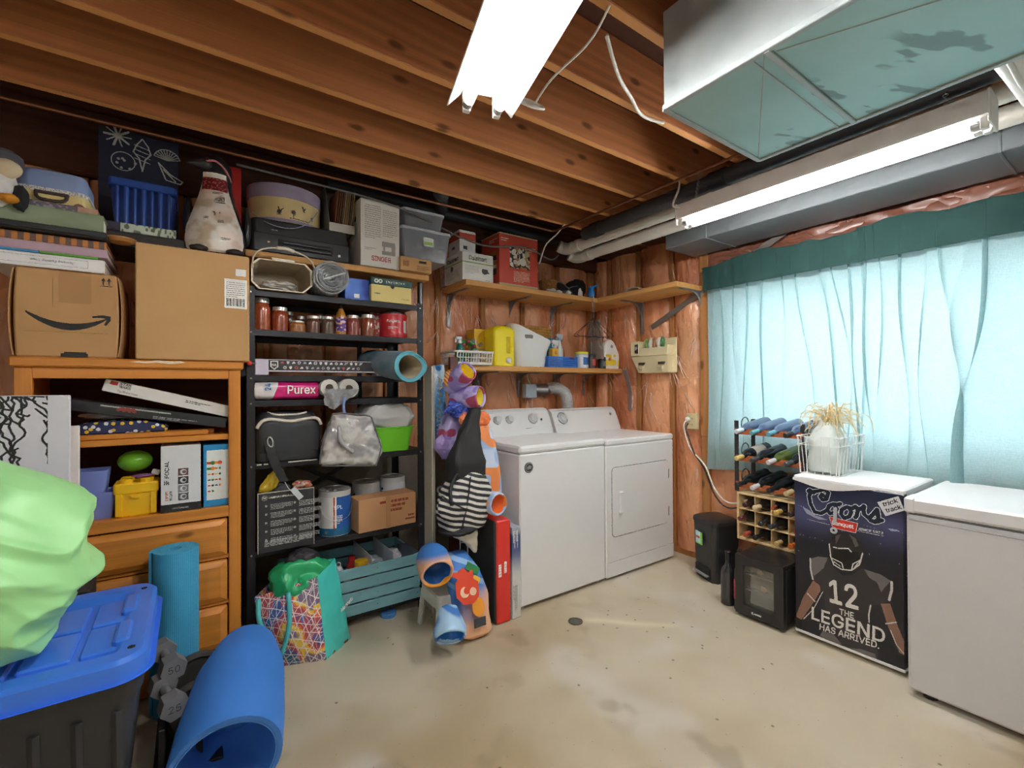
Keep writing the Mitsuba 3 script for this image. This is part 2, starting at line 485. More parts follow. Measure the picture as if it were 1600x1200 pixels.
part('wall_right', 'metal_brace', frame(bx(0, 1.30, -.022, .022, 0, .002, .0005), (3.166,2.488,1.816), np.array((3.166,1.559,2.261)) - np.array((3.166,2.488,1.816)), UZ), M('7c7570', .4, .4), 'grey diagonal metal brace strip')
# creases of the clear plastic over the batts, pale colour imitating its glints
rc_ = np.random.RandomState(12)
cre = {'wall_back': [], 'wall_right': []}
for k in range(64):
    back = k < 40
    o = np.array((rc_.uniform(1.25, 3.1), 3.171, rc_.uniform(1.05, 2.35))) if back else np.array((3.169, rc_.uniform(2.08, 3.1), rc_.uniform(.3, 2.3)))
    a0 = rc_.uniform(-2.1, -1.0)
    for q in range(rc_.randint(2, 6)):
        a = a0 + rc_.uniform(-.35, .35); l = rc_.uniform(.06, .26)
        t_ = np.linspace(0, 1, 5)
        s_ = l * t_; w_ = .012 * np.sin(t_ * 3) * rc_.randn()
        h_, z_ = s_ * math.cos(a) + w_, s_ * math.sin(a)
        P_ = np.stack([o[0] + h_, o[1] + 0 * h_ - .003 * np.sin(PI * t_), o[2] + z_], 1) if back else np.stack([o[0] - .003 * np.sin(PI * t_), o[1] - h_, o[2] + z_], 1)
        cre['wall_back' if back else 'wall_right'].append(tube(P_, .0026 * np.sin(PI * (t_ * .92 + .04)) + .0004, 5))
for w_, ms in cre.items():
    part(w_, 'plastic_crease', cat(ms), M('d8b79f', .12, spec=.8, coat=1.0), 'creases in the clear plastic over the batts, coloured pale to imitate glints', smooth=True, kind='stuff')

# ---------------------------------------------------------------- curtains
scene['curtain_cloth'] = {'type': 'principledthin', 'base_color': mikit.proc(lambda p, n, uv: mikit.mix(lin('90bbbe'), lin('bcd2d6'), .5 * mikit.noise(p.y * 700, p.x * 300, p.z * 70) + .5 * mikit.noise(p.y * 70, 3., p.z * 700))),
                          'roughness': 0.8, 'diff_trans': 1.15, 'eta': 1.3, 'spec_trans': 0.0}
HEM = M('1f3a38', .8, spec=.2)
TOPZ = lambda y: 2.205 + .012 * np.sin(y * 9) + .03 * (mk.fbm(np.stack([y * 3.1, y * 0, y * 0], -1), 3) - .5)


def curtain(y0, y1, zb, sd, pleats, pinch):
    """Panel from y1 (u = 0) to y0; each pleat (position, half width, lean, depth below which it fades) folds the cloth over itself."""
    def fn(u, v):
        s = u * (y1 - y0)
        depth = .030 * (mk.fbm(np.stack([s * 7 + sd, v * 1.1, v * 0 + sd], -1), 3, sd) - .5)
        yy = y1 - s
        for c, w, lean, fade in pleats:
            t = (s - c - lean * (1 - v) - .012 * np.sin(v * 7 + c * 30)) / w
            g = np.exp(-t * t) * np.clip(1.15 - fade * (1 - v), 0, 1)
            yy = yy + 1.75 * w * t * g
            depth = depth + .9 * w * np.exp(-(t - .3) ** 2) * np.clip(1.15 - fade * (1 - v), 0, 1)
        yy = yy + pinch(u, v)
        bott = zb(u)
        z = bott + (TOPZ(yy) - bott) * v
        flare = .05 * np.exp(-v * 9) * (mk.fbm(np.stack([s * 7 + sd, v * 7, u * 0], -1), 3, 5) - .3)
        return np.stack([3.135 - depth - flare, yy, z], -1)
    return fn


cn = thing('curtain', 'teal cloth curtain panel on the left of the window, behind the wine rack', 'curtain', 'teal curtains over the window')
f1 = curtain(1.0, 1.96, lambda u: .72 + .10 * u, 3, [(.05, .022, .0, .6), (.13, .026, -.02, .4), (.21, .020, .01, .9), (.30, .030, -.03, .5), (.42, .030, -.03, .4), (.52, .022, .02, 1.2), (.60, .028, .10, .5), (.70, .030, .14, .4), (.79, .024, .10, .3), (.87, .026, .06, .2)],
             lambda u, v: -.05 * np.exp(-((u - .8) / .16) ** 2) * np.sin(v * PI))
part(cn, 'cloth', sheet(f1, 520, 70, 0), 'curtain_cloth', smooth=True)
cm = thing('curtain', 'wide teal cloth curtain panel hanging behind the white chest freezer', 'curtain', 'teal curtains over the window')
f2 = curtain(-1.25, 1.02, lambda u: .74 + .11 * np.minimum(1, u * 2.2), 11, [(.03, .03, .02, .1), (.10, .026, .0, .4), (.195, .034, .02, .4), (.27, .03, .02, .3), (.36, .05, .05, .3), (.44, .026, -.02, 1.0), (.53, .05, -.10, .2), (.66, .04, .1, .4), (.8, .03, -.1, .5), (.95, .03, .1, .5), (1.15, .03, .0, .5), (1.4, .03, .0, .5), (1.7, .03, .0, .5)], lambda u, v: 0 * u)
part(cm, 'cloth', sheet(f2, 1000, 70, 0), 'curtain_cloth', smooth=True)


def hem(fn, y0, y1, sd):
    def g(u, v):
        P = fn(u, 0 * v + 1.0)
        y = P[..., 1]
        top = TOPZ(y) + .028 * np.maximum(0, mk.fbm(np.stack([y * 8, y * 0, y * 0 + sd], -1), 2) - .35) * v
        z = 2.02 + (top - 2.02) * v
        return np.stack([3.082 - .02 * (mk.fbm(np.stack([y * 16, v * .7, y * 0], -1), 2) - .5) - .012 * v ** 6 - .02 * np.exp(-((v - .86) / .05) ** 2) * 0, y, z + 0 * v], -1)
    return g


part(cn, 'hem', sheet(hem(f1, 1, 1.96, 1), 160, 14, -.003), HEM, 'dark green doubled hem at the top', smooth=True)
part(cm, 'hem', sheet(hem(f2, -1, 1.02, 2), 260, 14, -.003), HEM, 'dark green doubled hem at the top', smooth=True)
rod = solo('curtain_rod', aim(lathe([(.008, 0), (.008, 3.4)], n=10), (3.150, 2.02, 2.178), (3.150, -1.38, 2.178)), M('8a8a88', .4, .8), 'thin metal rod that carries the teal curtains', 'curtain rod', smooth=40)

# ---------------------------------------------------------------- things under the ceiling
gal = 'galvanised'
dk = thing('duct', 'large galvanised sheet metal plenum hanging below the joists', 'air duct')
x0, x1, y1 = 1.217, 1.795, 0.905
part(dk, 'body', bx(x0, x1, -1.2, y1, 2.2, 2.5, .003), gal)
part(dk, 'bottom_panel', bx(x0 + .006, x1 - .006, .60, y1 - .006, 2.194, 2.2, .002), 'galvanised_stained', 'blue-grey stained bottom plate')
part(dk, 'bottom_panel', bx(x0 + .006, x1 - .006, -1.19, .585, 2.194, 2.2, .002), 'galvanised_stained')
parts(dk, 'seam', (bx(x0, x1, .585, .60, 2.186, 2.198, .002), bx(x0, x1, .632, .638, 2.190, 2.198, .001)), gal, 'raised seam across the bottom')
parts(dk, 'edge_strip', (bx(x0 - .006, x0 + .012, -1.2, y1, 2.188, 2.206, .002), bx(x0, x1, y1 - .012, y1 + .006, 2.188, 2.206, .002), bx(x1 - .012, x1 + .006, -1.2, y1, 2.188, 2.206, .002)), gal)
parts(dk, 'crease', (tube([(x0 + .01, .6, 2.1935), (x1 - .02, y1 - .01, 2.1935)], .0016, 6), tube([(x0 + .03, .58, 2.1935), (x1 - .03, -.5, 2.1935)], .0016, 6)), gal)
dt = thing('duct', 'long rectangular grey trunk duct along the window wall', 'air duct')
part(dt, 'body', bx(2.78, 3.13, -1.6, 2.06, 2.30, 2.49, .004), M('686d70', .45, .3))
parts(dt, 'seam', (bx(2.776, 3.134, 1.74, 1.752, 2.296, 2.49, .002), bx(2.776, 3.134, .4, .412, 2.296, 2.49, .002)), M('70767a', .4, .4))
for nm, x, z, lb in (('upper', 2.53, 2.445, 'upper white plastic drain pipe under the joists, beside the lamp'), ('lower', 2.645, 2.395, 'lower white plastic drain pipe running beside the grey duct')):
    dp = thing('drain_pipe', lb, 'pipe', None)
    part(dp, 'pipe', aim(lathe([(.042, 0), (.042, 4.2)], n=20), (x, 2.80, z), (x + .02, -1.4, z - .01)), M('d9d5cc', .4), smooth=40)
    parts(dp, 'elbow', (tube([(x, 2.74, z), (x, 2.80, z), (x - .012, 2.84, z + .01), (x - .05, 2.865, z + .03)], .047, 16, spline=20), tube([(x, 2.66, z), (x, 2.70, z)], .049, 16)), M('d2cec5', .4), smooth=40)
ab = thing('waste_pipe', 'black plastic waste pipe running under the joists towards the window wall', 'pipe')
part(ab, 'pipe', aim(lathe([(.045, 0), (.045, 3.9)], n=18), (2.40, 2.48, 2.455), (2.29, -1.4, 2.44)), M('2e2f33', .45), smooth=40)
parts(ab, 'coupling', (aim(lathe([(.052, 0), (.052, .08)], n=18), (2.40, 2.40, 2.455), (2.397, 2.3, 2.455)), aim(lathe([(.052, 0), (.052, .09)], n=18), (2.368, 1.45, 2.452), (2.365, 1.3, 2.452))), M('26272b', .45), smooth=40)
ab2 = thing('waste_pipe', 'black plastic waste pipe along the shelf wall above the upper shelf', 'pipe')
part(ab2, 'pipe', aim(lathe([(.04, 0), (.04, 1.9)], n=18), (2.62,3.07,2.594), (0.921,3.07,2.621)), M('2e2f33', .45), smooth=40)
part(ab2, 'trap', cat(blob((1.293,2.6,2.545), (.055, .06, .05), sub=3), aim(lathe([(.045, 0), (.045, .5)], n=16), (1.293,2.6,2.533), (1.526,3.07,2.632))), M('3a3b3f', .45), smooth=40)
cp = M('7d5138', .4, .7)
solo('copper_pipe', cat(tube([(-2.4, 2.62, 2.47), (2.18, 2.60, 2.47), (2.20, 2.58, 2.47), (2.205, 2.55, 2.47), (2.27, -1.2, 2.47)], .008, 8)), cp, 'thin copper water pipe turning under the joists', 'pipe', smooth=40)
solo('cable', tube([(.2, 2.70, 2.46), (.5, 2.70, 2.455), (.8, 2.68, 2.44), (1.1, 2.70, 2.42), (1.45, 2.76, 2.36), (1.62, 2.72, 2.31), (1.80, 2.74, 2.325), (2.1, 2.75, 2.36), (2.35, 2.8, 2.33), (2.47, 2.86, 2.40)], .0065, 8, spline=80), M('5c5a56', .6), 'grey electric cable sagging along the shelf wall', 'cable', smooth=True)
solo("cable", tube([(2.22, 2.50, 2.499), (2.215, 2.6, 2.44), (2.20, 2.68, 2.40), (2.17, 2.69, 2.33), (2.13, 2.68, 2.24)], .005, 6, spline=12), M('d9d6cf', .5), 'short white cable end hanging by the drain pipes', 'cable', smooth=True)

# fluorescent lamps
TUBE_E = {'type': 'area', 'radiance': {'type': 'rgb', 'value': [TUBE * 1.0, TUBE * 0.99, TUBE * 0.965]}}
WHT = M('e8e6e1', .35)


def lamp_tube(parent, a, b, r=.017):
    a, b = np.asarray(a, float), np.asarray(b, float)
    d = (b - a) / np.linalg.norm(b - a)
    key = free(parent + '__tube', scene)
    scene[key] = mikit.ply(aim(lathe([(r, 0), (r, np.linalg.norm(b - a) - .05)], n=14), a + d * .025, b), M('ffffff', .3), smooth=40, emitter=TUBE_E)
    for p, q in ((a, a + d * .025), (b - d * .025, b)):
        part(parent, 'end_cap', aim(lathe([(r, 0), (r, .025)], n=14), p, q), M('c8c8c6', .3, .8), smooth=40)


def lamp(label, a, yaw, z, hood):
    """Strip lamp 1.24 m long whose far end is at a; the local y axis runs along it."""
    t = thing('strip_lamp', label, 'lamp', None)
    R = lambda m: mv(rotz(m, yaw), a[0], a[1], z)
    L = 1.26
    if hood:
        pr = Polygon([(-.115, -.012), (-.112, -.015), (-.05, .05), (.05, .05), (.112, -.015), (.115, -.012), (.055, .058), (.055, .10), (-.055, .10), (-.055, .058)])
    else:
        pr = Polygon([(-.062, 0), (.062, 0), (.062, .012), (.05, .085), (-.05, .085), (-.062, .012)])
    body = trimesh.creation.extrude_polygon(pr, L, engine='earcut')
    body = frame(body, (0, 0, 0), (1, 0, 0), (0, 0, 1))          # extruded along -y
    part(t, 'housing', R(body), WHT if not hood else M('d6d4d2', .4), smooth=False)
    for m_ in ((bx(-.064, .064, -.006, 0.002, -.03, .087, .002), bx(-.064, .064, -L - .002, -L + .006, -.03, .087, .002)) if not hood else
               (bx(-.06, .06, -.004, .002, .045, .1, .001), bx(-.06, .06, -L - .002, -L + .004, .045, .1, .001))):
        part(t, 'end_plate', R(m_), WHT)
    zt = -.022 if not hood else -.016
    for s in (-1, 1):
        xx = s * (.026 if not hood else .052)
        p, q = np.array([xx, -.03, zt]), np.array([xx, -L + .03, zt])
        ca, sa = math.cos(math.radians(yaw)), math.sin(math.radians(yaw))
        W = lambda v: np.array([a[0] + v[0] * ca - v[1] * sa, a[1] + v[0] * sa + v[1] * ca, z + v[2]])
        lamp_tube(t, W(p), W(q))
        for m_ in (bx(xx - .012, xx + .012, -.03, -.008, zt - .018, .045 if hood else .01, .002), bx(xx - .012, xx + .012, -L + .008, -L + .03, zt - .018, .045 if hood else .01, .002)):
            part(t, 'socket', R(m_), WHT)
    # chains to the joists
    for yy in (-.12, -L + .12):
        for s in (-1, 1):
            x0 = s * .045
            lk = []
            zz = .09 if not hood else .1
            k = 0
            while z + zz < 2.52:
                ringm = tube(circ(0, 0, 0, .008, 10, .005), .0014, 5, closed=True)
                ringm = rot(ringm, 90, (1, 0, 0)); ringm = rotz(ringm, 90 * (k % 2))
                lk.append(mv(ringm, x0 * (1 - .8 * (zz - .09) / max(.05, 2.52 - z - .09)), yy, zz)); zz += .0125; k += 1
            part(t, 'chain', R(cat(lk)), M('8b8b8b', .4, .8), kind='stuff')
    return t


lamp_a = lamp('bright twin tube strip lamp with a reflector hood, hung askew near the middle joists', (.815, 1.345), -15.5, 2.28, True)
lamp_b = lamp('twin tube strip lamp hung along the white drain pipes over the washer corner', (2.335, 1.615), 0.3, 2.275, False)
fill_lamp = lamp('unseen strip lamp added behind the camera as fill light', (-1.0, -.9), 0, 2.3, True)  # added lamp out of view, brightens the room from behind
# cords of the lamps
wc = M('ece8e0', .45)
kn = [(.0, 0, 0), (.05, .01, .02), (.10, 0, .01), (.05, -.01, -.012), (-.02, .0, 0), (.03, .012, .022), (.11, .01, .016), (.06, -.012, -.008), (.0, .008, .01), (.06, .0, .005)]
kp = np.array((0.987,1.34,2.362))
solo('lamp_cord', cat(tube([(.855, 1.325, 2.30), (0.91,1.33,2.32), tuple(kp + np.array(kn[0]))], .005, 8, spline=14), tube([tuple(kp + np.array(q)) for q in kn], .005, 8, spline=90),
                      tube([tuple(kp + np.array((.06, .0, .01))), (1.034,1.2,2.401), (1.083,1.1,2.463), (1.06, .98, 2.499)], .004, 8, spline=24)), wc, 'white lamp cord tied in a bow beside the bright lamp', 'cord', smooth=True)
solo('lamp_cord', tube([(1.134,1.063,2.49), (1.236,1.123,2.47), (1.371,1.198,2.48), (1.495,1.256,2.492), (1.545,1.278,2.488), (1.635,1.297,2.492), (1.725,1.282,2.494)], .007, 8, spline=50), wc, 'white cord stapled across the joists near the large duct', 'cord', smooth=True)
solo('lamp_cord', tube([(2.312,1.61,2.791), (2.31,1.61,2.625), (2.289,1.61,2.436), (2.233,1.6,2.34), (2.31, 1.60, 2.35)], .006, 8, spline=40), wc, 'white cord dropping from the joists to the long lamp', 'cord', smooth=True)
solo('vent_hose', cat(tube([(1.768,0.282,2.3), (1.898,0.259,2.27), (2.207,0.233,2.24)], .04, 20, spline=24), tube([(1.673,0.296,2.25), (1.765,0.288,2.24), (1.832,0.266,2.24), (1.97,0.25,2.22), (2.183,0.23,2.2)], .008, 8, spline=24)), M('e6e4e0', .4), 'white plastic hose in the ceiling corner beside the large duct', 'hose', smooth=True)

# ================================================================ pine dresser and what stands in and on it
def ff(m, x, y, z, ang=0):
    """Flat decal on a face that looks towards -y, lower left corner at x, z."""
    if ang:
        m = rot(m, ang, (0, 0, 1))
    return frame(m, (x, y, z), RX, UZ)


def fy(m, x, y, z, ang=0):
    """Flat decal on a face that looks towards -x, lower left corner at y, z."""
    if ang:
        m = rot(m, ang, (0, 0, 1))
    return frame(m, (x, y, z), RY, UZ)


BLK, INK = M('1b1b1c', .5), M('222223', .6)
WHITE = M('e9e7e2', .5)
DX0, DX1, DY, DB = -.545, .202, 2.52, 3.0
dr_ = thing('dresser', 'orange pine dresser with open shelves above and drawers below', 'dresser')
part(dr_, 'top', bx(-.555, .213, 2.50, DB, 1.417, 1.455, .006), 'wood_pine')
part(dr_, 'chipped_edge', poly([(0, 0), (.03, .006), (.05, .003), (.09, .012), (.15, .008), (.19, .014), (.2, .004), (.13, -.006), (.09, .0), (.05, -.004)]).apply_transform(trimesh.transformations.translation_matrix([0, 0, 0])) and
     ff(poly([(0, 0), (.03, .006), (.05, .003), (.09, .010), (.15, .006), (.17, .010), (.19, .002), (.13, -.006), (.09, .0), (.05, -.004)]), -.20, 2.4998, 1.442), M('e4d2b4', .8), 'pale chipped patch on the front edge')
for a, b in ((DX0, -.494), (.153, DX1)):
    part(dr_, 'stile', bx(a, b, DY, DY + .03, 0, 1.417, .003), 'wood_pine_upright')
part(dr_, 'rail', bx(-.494, .153, DY + .001, DY + .03, 1.373, 1.417, .002), 'wood_pine')
part(dr_, 'rail', bx(-.494, .153, DY + .001, DY + .03, .735, .783, .002), 'wood_pine')
for z in (.555, .345, .135):
    part(dr_, 'rail', bx(-.494, .153, DY + .008, DY + .03, z - .012, z + .003, .001), 'wood_pine')
for a, b in ((DX0, DX0 + .018), (DX1 - .018, DX1)):
    part(dr_, 'side_panel', bx(a, b, DY + .03, DB, 0, 1.417, .002), 'wood_pine_upright')
part(dr_, 'back_panel', bx(DX0 + .018, DX1 - .018, DB - .012, DB, 0, 1.417, .001), 'wood_dark')
part(dr_, 'deck', bx(DX0 + .018, DX1 - .018, DY + .03, DB - .012, .765, .783, .001), 'wood_pine')
part(dr_, 'shelf', bx(DX0 + .018, DX1 - .018, DY + .012, DB - .012, 1.092, 1.118, .003), 'wood_pine', 'reddish shelf board')
for z0, z1 in ((.56, .728), (.350, .538), (.140, .328), (.012, .118)):
    d = part(dr_, 'drawer', bx(-.488, .147, DY - .004, DY + .02, z0, z1, .004), 'wood_pine')
    w, h = .147 + .488, z1 - z0
    rg = [(-.1705, z0 + h / 2, w - .01, h - .01), (-.1705, z0 + h / 2, w - .055, h - .052)]
    P = loft([np.array([(cx - ww / 2, y, cz - hh / 2), (cx + ww / 2, y, cz - hh / 2), (cx + ww / 2, y, cz + hh / 2), (cx - ww / 2, y, cz + hh / 2)]) for (cx, cz, ww, hh), y in zip(rg, (DY - .004, DY - .014))], False, True)
    part(d, 'raised_panel', P, 'wood_pine')
for k, (a, b, y0) in enumerate(((-.40, .075, 2.54), (-.42, .10, 2.60))):
    solo('pine_slat', bx(a, b, y0, y0 + .05, 1.1195, 1.141, .003), 'wood_pine', ('front pine slat lying on the dresser shelf', 'rear pine slat lying on the dresser shelf')[k], 'plank')

# items of the upper compartment
def slab_px(a, b, h, y, dpt):
    """Long thin box between two points of the plane y, leaning as they do."""
    a, b = np.array(a), np.array(b)
    L = np.linalg.norm(b - a); ang = math.atan2(b[2] - a[2], b[0] - a[0])
    return L, (lambda m: frame(m, (a[0], y, a[2]), (math.cos(ang), 0, math.sin(ang)), (-math.sin(ang), 0, math.cos(ang))))


def lbox(L, h, d, c=.002):
    return bx(0, L, 0, h, -d, 0, c)


LB, fn_ = slab_px((-0.424,2.555,1.249), (0.142,2.555,1.143), .05, 2.555, .25)
t = thing('long_box', 'long black cardboard box with red printing slanting on the dresser shelf', 'box')
part(t, 'body', fn_(lbox(LB, .047, .16)), M('202224', .45))
part(t, 'print', cat(fn_(mv(poly(sbox(0, 0, .24, .006)), .12, .033, .0003)), fn_(mv(lines(.16, .012, 2, 5), .30, .008, .0003))), M('9b9b9b', .5))
part(t, 'emblem', fn_(mv(poly(union_all([Point(.006 * k, .004 * (k % 3)).buffer(.007) for k in range(10)])), .18, .026, .0006)), M('7c2d26', .5))
LB, fn_ = slab_px((-0.298,2.565,1.324), (0.153,2.565,1.193), .05, 2.565, .25)
t = thing('long_box', 'long white toy box slanting on top of the black box in the dresser', 'box')
part(t, 'body', fn_(lbox(LB, .052, .2)), M('dedbd6', .45))
part(t, 'red_logo', cat(fn_(mv(poly(sbox(0, 0, .026, .015)), .018, .033, .0003))), M('b3352b', .5))
part(t, 'lettering', cat(fn_(mv(textw('STAR', .04, .011, True), .05, .039, .0004)), fn_(mv(textw('WARS', .04, .011, True), .05, .026, .0004)), fn_(mv(textw('The Razor Crest', .07, .008), .05, .008, .0004)), fn_(mv(lines(.1, .014, 2, 9), .29, .026, .0004))), INK)
t = thing('folded_fabric', 'navy folded fabric with yellow and white patterns on the dresser shelf', 'fabric')
part(t, 'cloth', wrinkle(loft([ring(-.235, 2.66, 1.1415 + h, w, .2, .03) for h, w in ((0, .30), (.012, .32), (.03, .30), (.045, .24), (.052, .12))]).subdivide(), .006, 30, 2), MP('navy_pattern', lambda p, n, uv: dr.select(mikit.voronoi(p.x * 38, p.z * 38 + p.y * 12)[0] < .28, mi.Color3f(dr.select(mikit.voronoi(p.x * 38, p.z * 38 + p.y * 12)[2] < .5, mi.Color3f(lin('d8b13c')), mi.Color3f(lin('d5d5dd')))), mi.Color3f(lin('262b52')))), smooth=True)
t = solo('plastic_wrap', ridged(blob((-.22, 2.70, 1.215), (.16, .08, .022), .3, 10, 3), .006, 25), M('c8c9d0', .25, coat=.6), 'crumpled clear plastic wrap over the navy fabric in the dresser', 'plastic wrap', smooth=True)

# lower compartment
x0, x1, z0, z1 = -0.264,-0.105,0.792,0.971
z0 = .7835
yb = thing('toy_box', 'yellow plastic toy brick box with round studs on its lid', 'toy box')
YEL = M('f2bf1b', .35)
part(yb, 'body', loft([ring((x0 + x1) / 2, 2.62, z, w, w * .78, .012) for z, w in ((z0, .128), (z0 + .004, .131), (z0 + .10, .142))]), YEL)
parts(yb, 'foot', (bx(x0 + .01, x0 + .032, 2.558, 2.566, z0 + .004, z0 + .1, .002), bx(x1 - .032, x1 - .01, 2.558, 2.566, z0 + .004, z0 + .1, .002)), YEL)
part(yb, 'lid', loft([ring((x0 + x1) / 2, 2.62, z0 + h, w, w * .8, .012) for h, w in ((.098, .15), (.102, .154), (.136, .154), (.142, .148))]), YEL)
for sx in (-.035, .035):
    for sy in (-.03, .03):
        part(yb, 'stud', lathe([(.024, 0), (.024, .014), (.021, .017)], (x0 + x1) / 2 + sx, 2.62 + sy, z0 + .1415), YEL, smooth=30)
part(yb, 'grip', ff(poly(Point(0, 0).buffer(.02).intersection(sbox(-.03, -.03, .03, 0)), .004), (x0 + x1) / 2, 2.558, z0 + .096), YEL)
gx = (x0 + x1) / 2
solo('ball', blob((gx - .01, 2.66, z0 + .225), (.062, .055, .046), 0, 1), M('6fae2d', .3), 'shiny green plastic ball on the yellow toy box', 'ball', smooth=True)
solo('wooden_toy', cat(blob((gx + .02, 2.585, z0 + .168), (.038, .02, .008), 0), bx(gx + .0, gx + .02, 2.565, 2.58, z0 + .16, z0 + .172)), M('7d4a77', .5), 'purple wooden toy lying on the yellow toy box lid', 'toy', smooth=30)
solo('toy_block', rot(bx(gx + .048, gx + .078, 2.58, 2.61, z0 + .168, z0 + .19), 20, (0, 1, 0), (gx + .06, 2.6, z0 + .17)), M('d8d0c6', .5), 'small white block on the edge of the yellow toy box', 'toy')
for k, (x, z, w) in enumerate(((-.315, .7835, .12), (-.335, .875, .11))):
    t = thing('storage_bin', ('lower periwinkle plastic bin behind the green bag in the dresser', 'upper periwinkle plastic bin stacked behind the green bag in the dresser')[k], 'bin')
    part(t, 'shell', cat(loft([ring(x, 2.64, z + h, w * s, .13 * s, .012) for h, s in ((0, .8), (.1, 1.0), (.112, 1.0), (.112, .94), (.02, .76))], True, True)), M('7f8fd2', .4))
x0, x1, z0, z1 = -0.1,0.046,0.783,1.076
fb = thing('speaker_box', 'white and black car audio carton on the dresser deck', 'box')
part(fb, 'body', bx(x0, x1, 2.54, 2.70, .7835, z1, .002), M('dcdcdd', .5))
part(fb, 'base_band', bx(x0 - .0008, x1 + .0008, 2.5392, 2.701, .784, .784 + .035, .001), M('1d1d1f', .5), 'black band round the bottom')
w, h = x1 - x0, z1 - .7835
part(fb, 'lettering', cat(ff(textw('FOCAL', .075, .016, True), x0 + .030, 2.5395, .935, 90), ff(textw('ƎF', .02, .018, True), x0 + .03, 2.5395, .905, 90)), INK)
part(fb, 'lettering', cat(ff(textw('EXPERT', .042, .010, True), x0 + .026, 2.5395, .836, 90)), M('b2542f', .5), 'orange word EXPERT')
part(fb, 'lettering', cat(ff(textw('PS 165F', .042, .010, True), x0 + .041, 2.5395, .836, 90)), INK)
part(fb, 'lettering', ff(textw('www.focal.com', .06, .007), x0 + .04, 2.5388, .797), WHITE)
for k, z in enumerate((.942, .905, .868, .832)):
    part(fb, 'picture', ff(poly(sbox(0, 0, .038, .032)), x0 + .062, 2.5395, z), M(('6d4b48', '2f3033', '77797d', '4b4d52')[k], .5))
    part(fb, 'picture_detail', ff(poly(Point(.019, .016).buffer(.012).difference(Point(.022, .016).buffer(.007))), x0 + .062, 2.5388, z), M('c9c9cc', .5))
x0, x1, z0, z1 = 0.056,0.156,0.786,1.069
gb = thing('game_box', 'blue game box with a white panel of small pictures, on the dresser deck', 'box')
x1 = .181
part(gb, 'body', bx(x0, x1, 2.552, 2.75, .7835, z1, .002), M('2a8cc4', .45))
part(gb, 'label_panel', ff(poly(sbox(0, 0, x1 - x0 - .014, (z1 - .7835) * .8)), x0 + .012, 2.5515, .815), M('e8ece8', .5), 'white picture panel')
rg = random.Random(4)
for k in range(22):
    c = ('c0452f', '2f7a3d', 'd98a2e', '222222', '2b3f7a', 'e0b83a')[rg.randrange(6) if k > 6 else k % 3]
    s = .009 if k < 6 else .005
    part(gb, 'picture', ff(poly(Point(0, 0).buffer(s, 3) if k % 2 else sbox(-s, -s * .6, s, s * .6)), x0 + .022 + .014 * (k % 4), 2.5508, .985 - .026 * (k // 4)), M(c, .5))

# ---------------------------------------------------------------- cartons on the dresser
x0, x1, z0, z1 = -.537, -.243, 1.456, 1.80
ab_ = thing('carton', 'dented shipping carton with a black smile arrow on the dresser top', 'box')
am = bx(x0, x1, 2.51, 2.95, z0, z1, .006).subdivide().subdivide().subdivide()
v = np.array(am.vertices); tz = (v[:, 2] - z0) / (z1 - z0)
v[:, 0] += .006 * np.sin(PI * np.clip(tz, 0, 1)) * np.sign(v[:, 0] - (x0 + x1) / 2) * (np.abs(v[:, 0] - (x0 + x1) / 2) > .12)
am = trimesh.Trimesh(v, am.faces, process=False)
part(ab_, 'body', am, 'cardboard', smooth=25)
for s, xx in ((1, x1), (-1, x0)):
    fl = sheet(lambda u, v: np.stack([xx + s * (.004 + .013 * np.sin(PI * v) ** .7 + .004 * np.sin(u * 3)), 2.512 + .26 * u, z0 + .006 + (z1 - z0 - .012) * v], -1), 8, 16, .003)
    part(ab_, 'side_flap', fl, 'cardboard', smooth=30)
sm = []
for k in range(61):
    u = k / 60
    sm.append((.235 * u, .045 * (2 * u - 1.0) ** 2 + .012 * (1 - u), .004 + .021 * math.sin(PI * min(1, u * 1.02)) ** .8))
up = [(a, b + w * .5) for a, b, w in sm]; dn = [(a, b - w * .5) for a, b, w in sm]
smile = union_all([Polygon(up + dn[::-1]).buffer(.001), Polygon([(.190, .052), (.222, .060), (.246, .056), (.247, .040), (.232, .016), (.226, .020), (.234, .038), (.230, .046), (.215, .049), (.191, .046)])])
part(ab_, 'smile_arrow', ff(poly(smile), x0 + .028, 2.5094, 1.572), INK, 'printed black smile arrow')
upm = union_all([Polygon([(a - .0075, .020), (a, .034), (a + .0075, .020), (a + .002, .020), (a + .002, .004), (a - .002, .004), (a - .002, .020)]) for a in (.006, .024)] + [sbox(-.004, -.002, .034, .0005)])
part(ab_, 'arrow_marks', ff(poly(upm), x1 - .048, 2.5094, 1.752), INK, 'two small black arrows')
part(ab_, 'tape', cat(ff(poly(sbox(0, 0, .095, .12)), x0 + .12, 2.5092, 1.672), bx(x0 + .12, x0 + .215, 2.51, 2.94, z1 - .0002, z1 + .0006, .0001)), M('ab7f50', .45), 'brown packing tape')
part(ab_, 'print', ff(poly(sbox(0, 0, .08, .014).union(sbox(.01, .002, .075, .02))), x0 + .125, 2.5094, 1.458), INK, 'black printed bar at the bottom')
part(ab_, 'crease', cat(ff(poly(sbox(0, 0, .0012, .12)), x0 + .102, 2.5093, 1.65), ff(poly(sbox(0, 0, .25, .0012)), x0 + .02, 2.5093, 1.555)), M('9a7146', .8), kind='stuff')
x0, x1, z0, z1 = -.182, .236, 1.456, 1.948
cb = thing('carton', 'large plain brown carton with a white shipping label on the dresser top', 'box')
part(cb, 'body', bx(x0, x1, 2.49, 2.95, z0, z1, .004), 'cardboard_light')
lx = x1 - .048
part(cb, 'shipping_label', ff(poly(sbox(0, 0, .090, .135)), .136, 2.4894, 1.700), WHITE, 'white printed shipping label')
part(cb, 'label_print', cat(ff(lines(.075, .075, 8, 3, .3), .143, 2.4887, 1.752)), M('6d6d70', .6))
